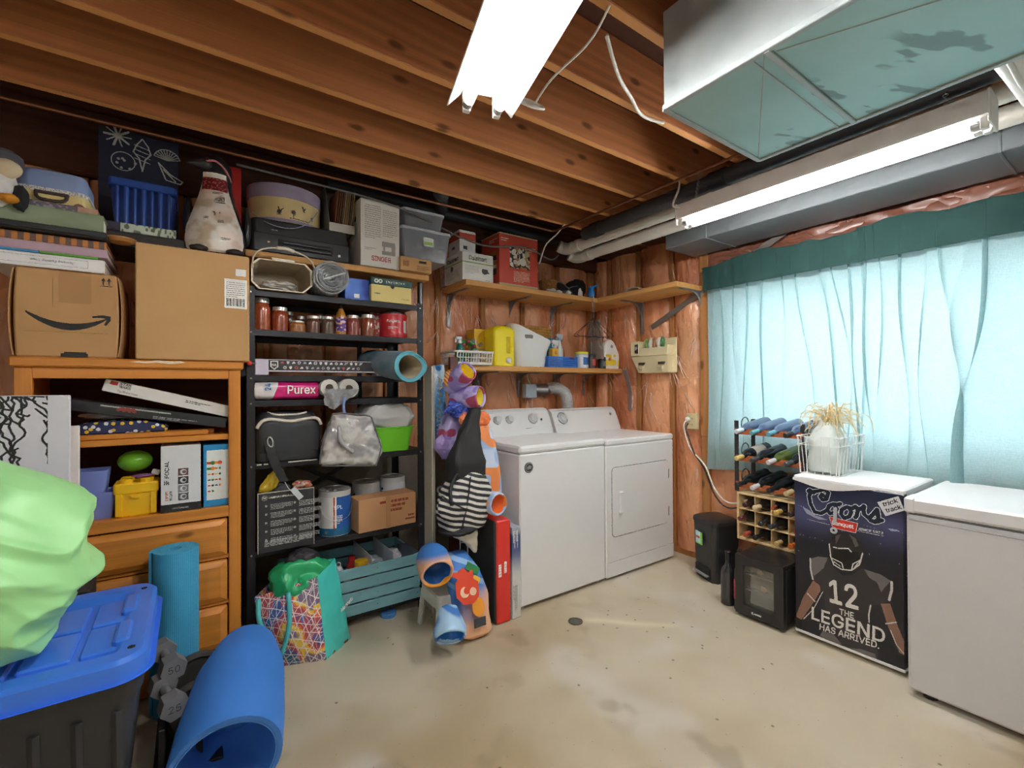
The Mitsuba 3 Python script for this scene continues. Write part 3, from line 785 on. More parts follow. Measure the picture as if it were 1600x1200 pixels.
part(cb, 'barcode', ff(poly(union_all([sbox(a * 2.2, 0, (a + w) * 2.2, .036) for a, w in ((0, .002), (.0035, .001), (.006, .002), (.0095, .0008), (.012, .002), (.016, .001), (.0185, .002), (.022, .001), (.0245, .002), (.028, .0008), (.0305, .002))])), .144, 2.4887, 1.710), INK)
part(cb, 'sticker', ff(poly(sbox(0, 0, .042, .032)), .180, 2.4894, 1.852), WHITE, 'small white sticker')
part(cb, 'seam', bx(x0 + .001, x1 - .001, 2.715, 2.722, z1 - .0002, z1 + .0008, .0002), 'cardboard')

# pile of albums on the smile carton
def book(name, label, x0, x1, y0, y1, z0, z1, cov, page=None, spine=None, mat=None, catg='album'):
    t = thing(name, label, catg)
    th = min(.004, (z1 - z0) * .2)
    part(t, 'cover', cat(bx(x0, x1, y0, y1, z0, z0 + th, .001), bx(x0, x1, y0, y1, z1 - th, z1, .001), bx(x0, x1, y0, y0 + th, z0 + th, z1 - th, .0005)), cov)
    part(t, 'pages', bx(x0 + .006, x1 - .006, y0 + th, y1 - .006, z0 + th, z1 - th, .0005), page or M('d9d2c2', .8))
    return t


z = 1.802
t = book('ring_binder', 'white ring binder with a name label, lowest in the album pile', -.62, -.28, 2.50, 2.80, z, z + .052, M('e6e4e4', .4))
part(t, 'lettering', ff(rot(textw('Jowsey Family Tree', .125, .012), 180, (0, 0, 1)), -.37, 2.4994, z + .034), M('5b5b60', .6), 'name printed upside down')
part(t, 'label_frame', ff(poly(sbox(0, 0, .27, .03).difference(sbox(.001, .001, .269, .029))), -.60, 2.4994, z + .012), M('8a8a8e', .6))
z += .053
t = solo('folder', bx(-.62, -.47, 2.49, 2.78, z, z + .007, .001), M('3f8fc4', .4), 'thin blue folder edge on the white ring binder', 'folder')
t = solo('folder', bx(-.468, -.30, 2.49, 2.78, z, z + .007, .001), M('5fa03a', .4), 'thin green folder edge on the white ring binder', 'folder')
z += .0075
t = book('photo_album', 'pink album under the plaid album in the pile', -.66, -.27, 2.49, 2.82, z, z + .034, M('b59aa8', .5))
z += .0345
t = book('photo_album', 'orange and grey plaid album in the middle of the pile', -.64, -.275, 2.50, 2.80, z, z + .033, MP('plaid', lambda p, n, uv: dr.select(dr.sin(p.x * 190) > 0, mikit.mix(lin('5d4a4f'), lin('7a5a4a'), mikit.noise(p.x * 300, p.z * 300)), mi.Color3f(lin('b5763f'))), rough=.6))
z += .0335
t = solo('photo_album', cat(bx(-.63, -.27, 2.46, 2.82, z + .004, z + .030, .004), bx(-.60, -.285, 2.455, 2.46, z + .008, z + .016, .001)), M('23282a', .3, coat=.5), 'black glossy album with a white edge in the pile', 'album')
z += .0305
t = book('photo_album', 'thick sage green album with clouded cover near the top of the pile', -.62, -.28, 2.47, 2.83, z, z + .068, MP('sage', lambda p, n, uv: mikit.mix(lin('9aa58c'), lin('5f7355'), mikit.fbm(p.x * 6, p.y * 6, p.z * 12, 3)), rough=.35))
z += .0685
t = book('photo_album', 'grey floral album with a pink corner at the top of the pile', -.57, -.30, 2.49, 2.79, z, z + .026, MP('floral', lambda p, n, uv: dr.select(p.x > -.36, mikit.mix(lin('b98f78'), lin('c9a189'), mikit.noise(p.x * 90, p.z * 90)), mikit.mix(lin('6d6570'), lin('9a8f96'), mikit.smoothstep(.5, .7, mikit.noise(p.x * 110, p.z * 110, p.y * 110)))), rough=.5))
z += .0265
# little suitcase
st = thing('suitcase', 'small cream suitcase with a blue lid and dark handle on the album pile', 'suitcase')
sx0, sx1 = -.545, -.335
part(st, 'body', loft([ring((sx0 + sx1) / 2, 2.63, z + h, (sx1 - sx0) - q, .2 - q, .03) for h, q in ((0, .006), (.004, 0), (.052, 0))]), M('e3cf8f', .5))
part(st, 'trim', loft([ring((sx0 + sx1) / 2, 2.63, z + h, (sx1 - sx0) + .004, .204, .03) for h in (.050, .066)]), MP('trim_dots', lambda p, n, uv: dr.select(mikit.voronoi(p.x * 150, p.z * 150)[0] < .3, mi.Color3f(lin('84828a')), mi.Color3f(lin('dcdad6'))), rough=.6))
part(st, 'lid', loft([ring((sx0 + sx1) / 2, 2.63, z + h, (sx1 - sx0) - q, .2 - q, .04) for h, q in ((.066, .0), (.115, .004), (.138, .02), (.148, .06))]), M('8fa3cf', .5), smooth=40)
part(st, 'handle', cat(tube([(-.485, 2.528, z + .046), (-.48, 2.515, z + .022), (-.44, 2.508, z + .012), (-.40, 2.515, z + .022), (-.395, 2.528, z + .046)], .006, 8, spline=20), bx(-.49, -.39, 2.522, 2.531, z + .04, z + .052)), M('4a3f3a', .5), smooth=40)
part(st, 'shell_print', ff(poly(union_all([Polygon([(0, 0), (.018 * math.cos(a), .018 * math.sin(a)), (.018 * math.cos(a + .3), .018 * math.sin(a + .3))]) for a in np.arange(.3, 2.7, .36)])), -.362, 2.5295, z + .004), M('8d5a5a', .6))
# penguin plush at the left edge
pg = thing('plush_toy', 'grey and white plush penguin beside the small suitcase', 'plush toy')
c0 = np.array((-0.555,2.46,2.08))
part(pg, 'body', blob(c0 + (-.02, 0, 0), (.055, .05, .085), .12, 9, 4), M('d8d6d4', .9, sheen=.5), smooth=True)
part(pg, 'hood', blob(c0 + (-.012, .01, .095), (.062, .055, .045), .1, 7, 6), M('55535a', .9, sheen=.5), smooth=True)
part(pg, 'face', blob(c0 + (.012, -.03, .055), (.042, .03, .034), .05, 7, 2), M('d9c7a6', .9), smooth=True)
part(pg, 'wing', cat(blob(c0 + (.045, -.01, -.04), (.022, .02, .05), .2, 9, 9)), M('232326', .9), smooth=True)
part(pg, 'foot', blob(c0 + (.02, -.04, -.055), (.028, .03, .016), .1, 9, 1), M('d08a2c', .8), smooth=True)
# flat things and blue bin on the carton
t = book('picture_book', 'dark flat book sticking out under the blue bin', -.40, .0, 2.60, 2.93, 1.95, 2.011, M('2a2422', .5))
solo('wooden_plate', loft([circ(-.235, 2.555, 1.950 + h, r, 28) for h, r in ((0, .04), (.012, .055), (.016, .055))]), M('b8814a', .5), 'round wooden plate end beside the brown carton', 'plate', smooth=30)
t = book('picture_book', 'book with a pale green sketch on its edge under the blue bin', -.38, -.045, 2.60, 2.92, 2.012, 2.050, MP('sketch', lambda p, n, uv: dr.select(p.x < -.24, mi.Color3f(lin('3a3444')), mikit.mix(lin('b9c2b4'), lin('5d6a58'), mikit.smoothstep(.55, .7, mikit.noise(p.x * 120, p.z * 60)))), rough=.5))
bt = thing('storage_bin', 'blue ribbed plastic storage bin on the books behind the white penguin', 'bin')
x0, x1, z0, z1 = -0.288,-0.044,2.067,2.269
z0 = 2.0505
HB = .215
BLU = M('2c4f9e', .35)
part(bt, 'shell', loft([ring((x0 + x1) / 2, 2.79, z, w, .25 * w / .33, .02) for z, w in ((z0, (x1 - x0) * .86), (z0 + HB - .03, (x1 - x0) * .97))]), BLU)
for k in range(7):
    xx = x0 + .03 + (x1 - x0 - .06) * k / 6
    part(bt, 'rib', tube([(xx, 2.682, z0 + .004), (xx, 2.672, z0 + HB - .035)], .011 if k % 2 else .007, 8), BLU, smooth=True)
part(bt, 'rim', loft([ring((x0 + x1) / 2, 2.79, z0 + h, (x1 - x0) * q, .26 * q, .025) for h, q in ((HB - .034, 1.0), (HB - .03, 1.03), (HB - .004, 1.03), (HB, 1.0))]), BLU)
sc = thing('canvas_board', 'dark navy board printed with white sea shells behind the blue bin', 'board')
x0, x1, z0, z1 = -0.335,-0.041,2.402,2.601
part(sc, 'board', bx(x0 - .02, x1, 2.955, 2.975, 2.03, z1, .003), M('2b2f45', .6))
LN = M('b9b8b6', .6)
def fan(n, r, a0, a1): return union_all([LineString([(0, 0), (r * math.cos(a), r * math.sin(a))]).buffer(.0022) for a in np.linspace(a0, a1, n)] + [LineString([(r * math.cos(a), r * math.sin(a)) for a in np.linspace(a0, a1, 12)]).buffer(.0025)])
wS = x1 - x0
part(sc, 'shell_print', ff(poly(fan(11, .055, .25, 2.9)), x0 + wS * .84, 2.9545, z1 - .10), LN, 'white scallop shell')
part(sc, 'shell_print', ff(poly(union_all([Polygon([(0, -.09), (-.012, -.03), (-.035, .0), (-.02, .04), (0, .07), (.022, .04), (.034, .0), (.012, -.03)]).exterior.buffer(.003)] + [LineString([(-.03, .035 - .022 * k), (.03, .02 - .022 * k)]).buffer(.002) for k in range(4)])), x0 + wS * .50, 2.9545, z1 - .09), LN, 'white whelk shell')
part(sc, 'shell_print', ff(poly(union_all([LineString([(0, 0), (.05 * math.cos(a), .05 * math.sin(a))]).buffer(.005 if k % 2 else .003) for k, a in enumerate(np.arange(0, 2 * PI, PI / 5))])), x0 + wS * .18, 2.9545, z1 - .03), LN, 'white starfish')
part(sc, 'shell_print', ff(poly(union_all([Point(.02 * math.cos(a) * k / 3, .02 * math.sin(a) * k / 3).buffer(.006) for k in range(1, 8) for a in (k * .9,)] + [Point(0, 0).buffer(.045).exterior.buffer(.002)])), x0 + wS * .25, 2.9545, z1 - .15), LN, 'white sand dollar')
part(sc, 'shell_print', ff(poly(union_all([Polygon([(0, 0), (.05, -.05), (.1, -.075), (.09, -.09), (.03, -.08)]).exterior.buffer(.003), LineString([(.02, -.03), (.07, -.08)]).buffer(.003)])), x0 + wS * .72, 2.9545, z1 - .12), LN, 'white cone shell')
# signed penguin statue
ps = thing('penguin_statue', 'papier mache penguin with a scribbled white belly and red collar on the brown carton', 'statue')
c = np.array((0.109,2.6,1.983)); px_, py_ = c[0], 2.60
zb = 1.9485
hh = 2.441 - zb
pr = [(.0, .075), (.03, .112), (.12, .122), (.24, .118), (.38, .098), (.52, .078), (.64, .066), (.72, .062), (.80, .066), (.88, .062), (.95, .044), (1.0, .008)]
body = loft([circ(px_ + .004 * math.sin(3 * a), py_ + .02, zb + .004 + a * hh, r * 1.0, 40, r * .88) for a, r in np.array([(np.interp(k, np.linspace(0, 1, len(pr)), [q[0] for q in pr]), np.interp(k, np.linspace(0, 1, len(pr)), [q[1] for q in pr])) for k in np.linspace(0, 1, 40)])])
part(ps, 'body', wrinkle(body, .003, 30, 3), M('1f2023', .3, coat=.5), smooth=True)
def belly(u, v):
    a = np.interp(v, [0, .1, .5, .9, 1], [.02, .06, .38, .68, .78])
    r = np.interp(a, [q[0] for q in pr], [q[1] for q in pr]) + .004
    wid = np.interp(v, [0, .08, .35, .7, 1], [.9, 1.15, 1.12, .95, .7])
    th = -PI / 2 - .12 + (u - .5) * 2 * wid
    return np.stack([px_ + r * np.cos(th), py_ + .02 + .9 * r * np.sin(th), zb + .004 + a * hh], -1)
part(ps, 'belly', sheet(belly, 40, 50, -.003), MP('belly', lambda p, n, uv: mikit.mix(mikit.mix(lin('dcd6cc'), lin('b9a690'), mikit.smoothstep(.45, .7, mikit.fbm(p.x * 16, p.y * 10, p.z * 16, 3))), lin('d9b9ae'), .4 * mikit.smoothstep(.55, .7, mikit.fbm(p.x * 12 + 4, 0., p.z * 12, 2))), rough=.35, coat=.4), 'cream white belly', smooth=True)
part(ps, 'collar', sheet(lambda u, v: np.stack([px_ + (.074 - .004 * v) * np.cos(-PI / 2 - .1 + (u - .5) * 1.5), py_ + .02 + .9 * (.074 - .004 * v) * np.sin(-PI / 2 - .1 + (u - .5) * 1.5), zb + hh * (.62 + .12 * v)], -1), 24, 6, -.002), MP('collar', lambda p, n, uv: dr.select(mikit.voronoi(p.x * 90, p.z * 90)[0] < .3, mi.Color3f(lin('b04a48')), mi.Color3f(lin('5c1c20'))), rough=.4), 'dark red collar', smooth=True)
part(ps, 'beak', aim(loft([circ(0, 0, h, r, 12) for h, r in ((0, .036), (.03, .028), (.055, .017), (.085, .005))]), (px_ - .03, py_ - .01, zb + hh * .88), (px_ - .14, py_ - .05, zb + hh * .82)), M('2a2626', .35), smooth=True)
part(ps, 'beak_stripe', tube([(px_ - .055, py_ - .035, zb + hh * .86), (px_ - .01, py_ - .045, zb + hh * .90), (px_ + .04, py_ - .03, zb + hh * .83), (px_ + .06, py_ - .0, zb + hh * .76)], .0055, 8, spline=24), M('b06a70', .4), 'pink stripe across the face', smooth=True)
for s in (-1, 1):
    part(ps, 'flipper', blob((px_ + s * .118 + .01, py_ + .03, zb + hh * .36), (.02, .04, .1), .1, 8, 3), M('1a1b1d', .3, coat=.5), smooth=True)
for s in (-1, 1):
    part(ps, 'foot', blob((px_ + s * .07, py_ - .085, zb + .016), (.035, .03, .0155), .15, 9, 3), M('2a2522', .4), smooth=True)
def onbelly(m, u, v):
    P = np.asarray(belly(np.array(u), np.array(v))); Q = np.asarray(belly(np.array(u + .02), np.array(v))); R_ = np.asarray(belly(np.array(u), np.array(v + .02)))
    r_, u_ = Q - P, R_ - P
    n_ = np.cross(r_, u_); n_ /= np.linalg.norm(n_)
    if n_[1] > 0: n_ = -n_
    return frame(m, P + n_ * .0022, r_, u_)
star = Polygon([(.019 * (1 if k % 2 == 0 else .42) * math.cos(PI / 2 + k * PI / 5), .019 * (1 if k % 2 == 0 else .42) * math.sin(PI / 2 + k * PI / 5)) for k in range(10)])
part(ps, 'writing', cat(onbelly(textw('MQU', .048, .022, True), .46, .66), onbelly(poly(sbox(-.004, -.007, .052, -.003)), .46, .66), onbelly(textw('!', .006, .022, True), .34, .67), onbelly(lines(.05, .012, 2, 3), .40, .76), onbelly(poly(star), .55, .50), onbelly(lines(.03, .020, 4, 5), .30, .40), onbelly(lines(.035, .018, 4, 8), .52, .38), onbelly(lines(.05, .014, 3, 11), .56, .18), onbelly(lines(.03, .016, 3, 12), .58, .70)), M('3a3838', .6), 'black handwriting and a star on the belly', kind='stuff')
x0, x1, z0, z1 = 0.16,0.229,2.372,2.485
solo('red_box', bx(x0 - .02, x1, 2.80, 2.95, 2.046, z1, .003), M('a8251f', .5), 'red box end standing behind the penguin statue', 'box')

# ---------------------------------------------------------------- foreground left
tt = thing('tote', 'large black storage tote with a blue ribbed lid in the near left corner', 'storage tote')
TX0, TX1, TY0, TY1, TZ = -.90, -.095, 1.62, 2.24, .60
TB, TL = M('2a2b2d', .5), M('3c74d8', .32)
cx, cy, W_, D_ = (TX0 + TX1) / 2, (TY0 + TY1) / 2, TX1 - TX0, TY1 - TY0
part(tt, 'body', loft([ring(cx, cy, z, W_ - a, D_ - a, .05, 7) for z, a in ((0, .15), (.01, .14), (.47, .05), (.50, .02), (.545, .02))]), TB, smooth=35)
for k in range(9):
    xx = TX0 + .1 + k * .08
    part(tt, 'rib', hull([(xx - .012, TY0 + .07, .05), (xx + .012, TY0 + .07, .05), (xx - .012, TY0 + .022, .46), (xx + .012, TY0 + .022, .46), (xx, TY0 + .058, .05), (xx, TY0 + .012, .46)]), TB)
lid = [(.545, -.016), (.540, -.002), (.590, .0), (.6, .012), (.6, .06), (.592, .07), (.575, .085)]
part(tt, 'lid', loft([ring(cx, cy, z, W_ - 2 * a, D_ - 2 * a, .075 - min(a, .05), 9) for z, a in lid], False, True), TL, smooth=35)
for k in range(5):
    xx = TX0 + .15 + k * .125
    for m in range(2):
        part(tt, 'lid_panel', bx(xx, xx + .108, TY0 + .12 + m * .20, TY0 + .30 + m * .20, .570, .588, .008), TL)
for k in range(2):
    part(tt, 'lid_grip', bx(TX1 - .085, TX1 - .045, TY0 + .13 + .22 * k, TY0 + .27 + .22 * k, .58, .607, .01), TL)
parts(tt, 'lid_hole', [lathe([(.009, 0), (.009, .002)], TX1 - .038, y, .5995, 14) for y in (TY0 + .075, TY1 - .075)], M('18181a', .6))

gbm = blob((0, 0, 0), (1, 1, 1), 0, 1, 0, 6)
v = np.array(gbm.vertices)
def fold(v):
    th = np.arctan2(v[:, 2], v[:, 0]); 
    q = np.stack([v[:, 0] * .5 + v[:, 2] * .5, v[:, 1] * .8, v[:, 2] * 1.5 + v[:, 0] * 1.1], -1)
    n1 = (1 - 2 * np.abs(mk.fbm(q + 9, 2, 4) - .5)) ** 2
    n3 = (1 - 2 * np.abs(mk.fbm(np.stack([q[:, 0] * 2, q[:, 1] * 2, q[:, 2] * 2.2], -1) + 3, 2, 8) - .5)) ** 2
    n2 = mk.fbm(v * 1.1 + 40, 2, 7) - .5
    return 1 + .22 * (n1 - .6) + .07 * (n3 - .6) + .26 * n2
k = fold(v)
v = v * k[:, None] * np.array([.30, .27, .29])
c = np.array((-.535, 1.86, .855))
v = v + c
v[:, 0] -= .10 * np.clip((v[:, 2] - .855) / .2, -1, 1) * -1 * 0
low = TZ + .012 + .03 * mk.noise(v * 6, 3)
v[:, 2] = np.maximum(v[:, 2], low)
solo('fabric_bag', trimesh.Trimesh(v, gbm.faces, process=False), M('9fdc95', .42, sheen=.3), 'crumpled lime green fabric bag lying on the blue tote lid', 'bag', smooth=True)

t = thing('canvas', 'white canvas with black squiggly line drawing leaning behind the green bag', 'canvas')
x0, x1, z0, z1 = -0.642,-0.365,1.085,1.308
part(t, 'canvas', rot(bx(x0, x1, 2.38, 2.40, .59, z1, .003), 0, (1, 0, 0)), M('dcdbe2', .6))
rg = np.random.RandomState(5)
sq = []
for k in range(13):
    n = 22
    pts = np.stack([x0 + .03 + k * .026 + np.cumsum(rg.randn(n)) * .007, np.linspace(z1 - .005, z1 - .25, n)], 1)
    sq.append(LineString(pts - [x0, .6]).buffer(.0032))
for k in range(30):
    p = np.array([rg.uniform(.03, .36), z1 - .6 - rg.uniform(.01, .2)])
    sq.append(LineString([p, p + rg.randn(2) * .02, p + rg.randn(2) * .03]).buffer(.003))
part(t, 'squiggles', ff(poly(union_all(sq).intersection(sbox(.002, 0, x1 - x0 - .06, z1 - .602))), x0, 2.3794, .6), INK, 'black squiggly lines')
x0, x1, z0, z1 = -0.461,-0.346,1.062,1.189
solo('canvas', bx(x0, x1, 2.425, 2.445, .59, z1, .003), M('e4dcd6', .6), 'second smaller white canvas behind the squiggle canvas', 'canvas')
ch = solo('plinth', bx(-.80, -.30, 2.30, 2.46, 0, .588, .005), M('232324', .6), 'dark crate holding the canvases behind the tote', 'crate')

# teal yoga mat standing on end
ym = thing('yoga_mat', 'rolled teal yoga mat standing on end in front of the drawers', 'yoga mat')
mc = np.array((-.045, 2.385))
def spiral(r0, r1, turns, n, ph=0):
    a = np.linspace(0, turns * 2 * PI, n)
    r = r0 + (r1 - r0) * a / a[-1]
    return np.stack([mc[0] + r * np.cos(a + ph), mc[1] + r * np.sin(a + ph)], 1), a
sp, a_ = spiral(.022, .082, 5.1, 190, 2.6)
LM, TMm = .07, MP('mat_teal', lambda p, n, uv: mikit.mix(lin('4aa6cc'), lin('3a92bc'), mikit.smoothstep(.3, .7, .5 + .5 * dr.sin(mi.Float(dr.atan2(p.y - 2.385, p.x + .045)) * 70)) * .8 + .2 * mikit.noise(p.x * 200, p.y * 200, p.z * 60)), rough=.75)
V, Fq = [], []
nrm = np.gradient(sp, axis=0); nrm = np.stack([nrm[:, 1], -nrm[:, 0]], 1); nrm /= np.linalg.norm(nrm, axis=1, keepdims=True)
o, i_ = sp + nrm * .0052, sp - nrm * .0052
rings_ = [np.column_stack([np.vstack([o, i_[::-1]]), np.full(2 * len(sp), z)]) for z in (0.0, .665)]
m_ = loft(rings_, False, False)
n_ = len(sp); base = 2 * n_
cap = [(base + k, base + k + 1, base + 2 * n_ - 2 - k) for k in range(n_ - 1)] + [(base + k, base + 2 * n_ - 2 - k, base + 2 * n_ - 1 - k) for k in range(n_ - 1)]
m_ = trimesh.Trimesh(m_.vertices, np.vstack([m_.faces, cap]), process=False)
part(ym, 'roll', m_, TMm, smooth=30)
# thick blue exercise mat, loosely rolled and lying towards the camera
bm = thing('exercise_mat', 'thick blue foam exercise mat loosely rolled on the floor beside the tote', 'exercise mat')
A, B = np.array((0.094,1.725,0.131)), np.array((0.207,2.305,0.254))
def rollring(t, off):
    c = A + (B - A) * t
    r = np.interp(t, [0, .25, .6, .85, 1], [.176, .178, .166, .122, .055]) - off
    a = np.arange(48) * 2 * PI / 48
    return np.stack([c[0] + r * .93 * np.cos(a), c[1] - .25 * r * np.sin(a), np.maximum(.002 + off, c[2] + r * np.sin(a))], 1)
ts = np.linspace(0, 1, 24)
outer = [rollring(t_, 0) for t_ in ts]
inner = [rollring(t_, .016) for t_ in ts[:12]]
part(bm, 'roll', wrinkle(loft(inner[::-1] + outer, True, True), .003, 9, 2), M('3a76c6', .6), smooth=50)
part(bm, 'inner_turn', loft([rollring(t_, .022) for t_ in ts[:12]][::-1] + [rollring(t_, .018) for t_ in ts[:12]], False, False), M('4a86d2', .6), smooth=50)
# dumbbells between tote and mats
HX = M('7d7e80', .5, .3)
def dumbbell(label, c, num, yaw=0):
    t = thing('dumbbell', label, 'dumbbell', None)
    hx = np.array([(math.cos(a) * .043, math.sin(a) * .043) for a in np.arange(6) * PI / 3 + .25])
    R = lambda m: mv(rotz(m, yaw), *c)
    hm = frame(trimesh.creation.extrude_polygon(Polygon(hx), .055, engine='earcut'), (0, 0, 0), RX, UZ)
    part(t, 'head', R(hm), HX)
    part(t, 'head', R(mv(hm, 0, .16, 0)), HX)
    part(t, 'handle', R(aim(lathe([(.015, 0), (.015, .105)], n=14), (0, 0, 0), (0, .105, 0))), M('b9b9ba', .3, .9), smooth=True)
    part(t, 'number', R(frame(mv(textw(num, .036, .025), -.018, -.0125, .0), (0, -.0555, 0), RX, UZ)), M('4b4b4d', .6))
dumbbell('grey hexagonal dumbbell marked 50, upper of the two by the tote', (-.055, 2.16, .30), '50', 12)
dumbbell('grey hexagonal dumbbell marked 25, lower of the two by the tote', (-.05, 2.00, .245), '25', 12)
for k, (x, y, z) in enumerate(((.035, 2.20, .175), (.035, 2.05, .145))):
    t = thing('weight_plate', ('rear dark round weight plate against the teal mat', 'front dark round weight plate beside the blue exercise mat')[k], 'weight plate')
    part(t, 'disc', rot(aim(lathe([(.10, 0), (.112, .004), (.112, .026), (.10, .03), (.09, .022), (.03, .022), (.028, .03), (.014, .03)], n=40), (x, y + .03, z), (x, y, z)), 0, (0, 0, 1)), M('4b4844', .5, .4), smooth=30)
    part(t, 'hub', aim(lathe([(.014, 0), (.014, .02)], n=16), (x, y + .005, z), (x, y - .02, z)), M('c8c8c8', .25, .9), smooth=30)
wt = thing('weight_rack', 'black metal weight rack under the dumbbells beside the tote', 'weight rack')
part(wt, 'tray', bx(-.10, .10, 1.93, 2.30, .02, .035, .003), BLK)
for x in (-.085, .02):
    part(wt, 'upright', bx(x, x + .02, 1.95, 2.24, .035, .185, .003), BLK)

# ================================================================ black steel rack and its load
BK = M('202125', .45, .3)
rk = thing('shelving_rack', 'tall black steel shelving rack between the dresser and the washer', 'shelf')
RX0, RX1, RY0, RY1 = .236, 1.172, 2.62, 3.06


def post(x, y, sx, sy):
    p = Polygon([(0, 0), (.036, 0), (.036, .004), (.004, .004), (.004, .036), (0, .036)])
    p = affinity.scale(p, sx, sy, origin=(0, 0))
    m = trimesh.creation.extrude_polygon(p, 1.84, engine='earcut')
    return mv(m, x, y, 0)


for x, y, sx, sy in ((RX0, RY0, 1, 1), (RX1, RY0, -1, 1), (RX0, RY1, 1, -1), (RX1, RY1, -1, -1)):
    part(rk, 'post', post(x, y, sx, sy), BK)
SH = [1.825, 1.625, 1.395, 1.268, .955, .515, .075]
for z in SH:
    part(rk, 'shelf', cat(bx(RX0 + .005, RX1 - .005, RY0 + .005, RY1 - .005, z - .004, z, .001), bx(RX0 + .004, RX1 - .004, RY0 + .003, RY0 + .006, z - .032, z, .001),
                          bx(RX0 + .004, RX1 - .004, RY1 - .006, RY1 - .003, z - .032, z, .001)), BK)
for z in SH[:-1]:
    for x in (RX0 + .018, RX1 - .018):
        part(rk, 'bolt', aim(lathe([(.005, 0), (.005, .003), (.003, .005)], n=10), (x, RY0 + .001, z - .016), (x, RY0 - .01, z - .016)), M('b9b9bb', .3, .9), smooth=30)
def brace(a, b):
    a, b = np.array(a), np.array(b); L = np.linalg.norm(b - a); an = math.degrees(math.atan2(b[2] - a[2], b[0] - a[0]))
    return frame(bx(0, L, -.012, .012, 0, .002, .0005), a, b - a, (0, 0, 1))
part(rk, 'brace', brace((RX0 + .02, RY1 - .01, .55), (RX1 - .02, RY1 - .01, 1.0)), BK)
part(rk, 'brace', brace((RX0 + .02, RY1 - .014, 1.0), (RX1 - .02, RY1 - .014, .55)), BK)
for x in (.9, 1.10):
    part(rk, 'hole_strip', bx(x, x + .03, RY1 - .02, RY1 - .017, .95, 1.62, .001), BK)
solo('support_pole', lathe([(.018, 0), (.018, 2.008)], 1.235, 2.80, 0, 18), M('55585c', .3, .8), 'dark metal pole holding up the end of the plank shelf', 'pole', smooth=40)

# plank shelf above the rack
pl = thing('plank_shelf', 'thick wooden plank shelf above the black rack', 'shelf')
part(pl, 'board', bx(.24, 1.262, 2.72, 3.13, 2.01, 2.045, .003), 'wood_board')
part(pl, 'cleat', bx(.26, 1.25, 3.13, 3.17, 1.98, 2.045, .003), 'wood_stud')
PZB = 2.0455

# shelf 1
Z1 = SH[0] + .001
bk = thing('feed_bucket', 'beige plastic bucket lying on its side with its mouth open to the room', 'bucket')
x0, x1, z0, z1 = 0.256,0.534,1.786,1.976
cxb, hb, wb = (x0 + x1) / 2, (z1 - Z1) , x1 - x0
def octo(y, s, sz=1):
    w, h, c = wb / 2 * s, hb / 2 * s, .032 * s
    zc = Z1 + hb / 2 * sz
    return np.array([(cxb + a, y, zc + b) for a, b in ((-w + c, -h), (w - c * 1.3, -h), (w, -h + c * 1.3), (w, h - c), (w - c, h), (-w + c, h), (-w, h - c), (-w, -h + c))])
BG = M('b9a98c', .45)
BGI = M('a2937a', .5)  # darker copy of the beige, shade of the inside painted in
part(bk, 'shell', loft([octo(2.60, 1.0), octo(2.605, 1.0), octo(2.84, .86, .86)], False, True), BG)
part(bk, 'inside', loft([octo(2.6, .965)[::-1], octo(2.83, .83, .86)[::-1]], False, True), BGI, 'inside of the bucket, coloured darker for its shade')
rimo, rimi = octo(2.598, 1.02), octo(2.598, .955)
part(bk, 'rim', loft([octo(2.604, 1.0), rimo, rimi, octo(2.606, .95)], False, False), M('d9cdb8', .45), 'pale rim of the bucket mouth')
hx0, hx1, hz = x0 + .01, x1 + .008, Z1 + hb
part(bk, 'handle', tube([(x0 + .005, 2.597, hz - .05), (x0 + .01, 2.585, hz + .01), (cxb - .03, 2.575, hz + .058), (cxb + .05, 2.575, hz + .052), (x1 - .01, 2.58, hz + .02), (x1 + .014, 2.59, hz - .03), (x1 + .004, 2.597, hz - .10)], .0042, 8, spline=50), M('cfc4b0', .4), 'arched wire handle', smooth=True)
part(bk, 'grip', tube([(cxb - .03, 2.575, hz + .058), (cxb + .01, 2.574, hz + .060), (cxb + .05, 2.575, hz + .052)], .009, 10, spline=10), M('d6ccba', .4), smooth=True)
part(bk, 'lip', bx(cxb - .05, cxb + .055, 2.59, 2.60, hz - .004, hz + .012, .002), M('d9cdb8', .45))
solo('plastic_wrap', ridged(blob((cxb - .005, 2.70, Z1 + .035), (.085, .07, .026), .4, 10, 9), .008, 22, 2), M('cfccc6', .25, coat=.7), 'crumpled clear plastic inside the beige bucket', 'plastic wrap', smooth=True)
# roll of wire mesh
wm = thing('wire_roll', 'roll of grey chicken wire on the top rack shelf beside the bucket', 'wire roll')
x0, x1, z0, z1 = 0.529,0.718,1.809,1.979
wc_ = np.array(((x0 + x1) / 2, 2.56, Z1 + (x1 - x0) / 2 * .96))
rr = (x1 - x0) / 2
spw = []
for q in range(3):
    a = np.linspace(0, 2 * PI * 7, 260)
    r = rr * (.18 + .80 * a / a[-1]) * (1 + .05 * np.sin(a * 1.7 + q * 2))
    spw.append(tube(np.stack([wc_[0] + r * np.cos(a + q), np.full(260, 2.55 + .012 * q) + .004 * np.sin(a * 3), wc_[2] + r * .95 * np.sin(a + q)], 1), .0018, 5))
part(wm, 'coil_end', cat(spw), M('a9adb0', .35, .5), smooth=True, kind='stuff')
part(wm, 'coil', loft([np.stack([wc_[0] + rr * k * np.cos(t_ := np.arange(40) * PI / 20), np.full(40, y), wc_[2] + rr * k * .95 * np.sin(t_)], 1) for y, k in ((2.582, .93), (2.59, .97), (2.80, .97), (2.81, .9))]), MP('mesh_grey', lambda p, n, uv: mikit.mix(lin('6a6f74'), lin('b5babd'), mikit.smoothstep(.45, .6, mikit.noise(p.x * 170, p.y * 170, p.z * 170))), rough=.4, metal=.3), smooth=True)
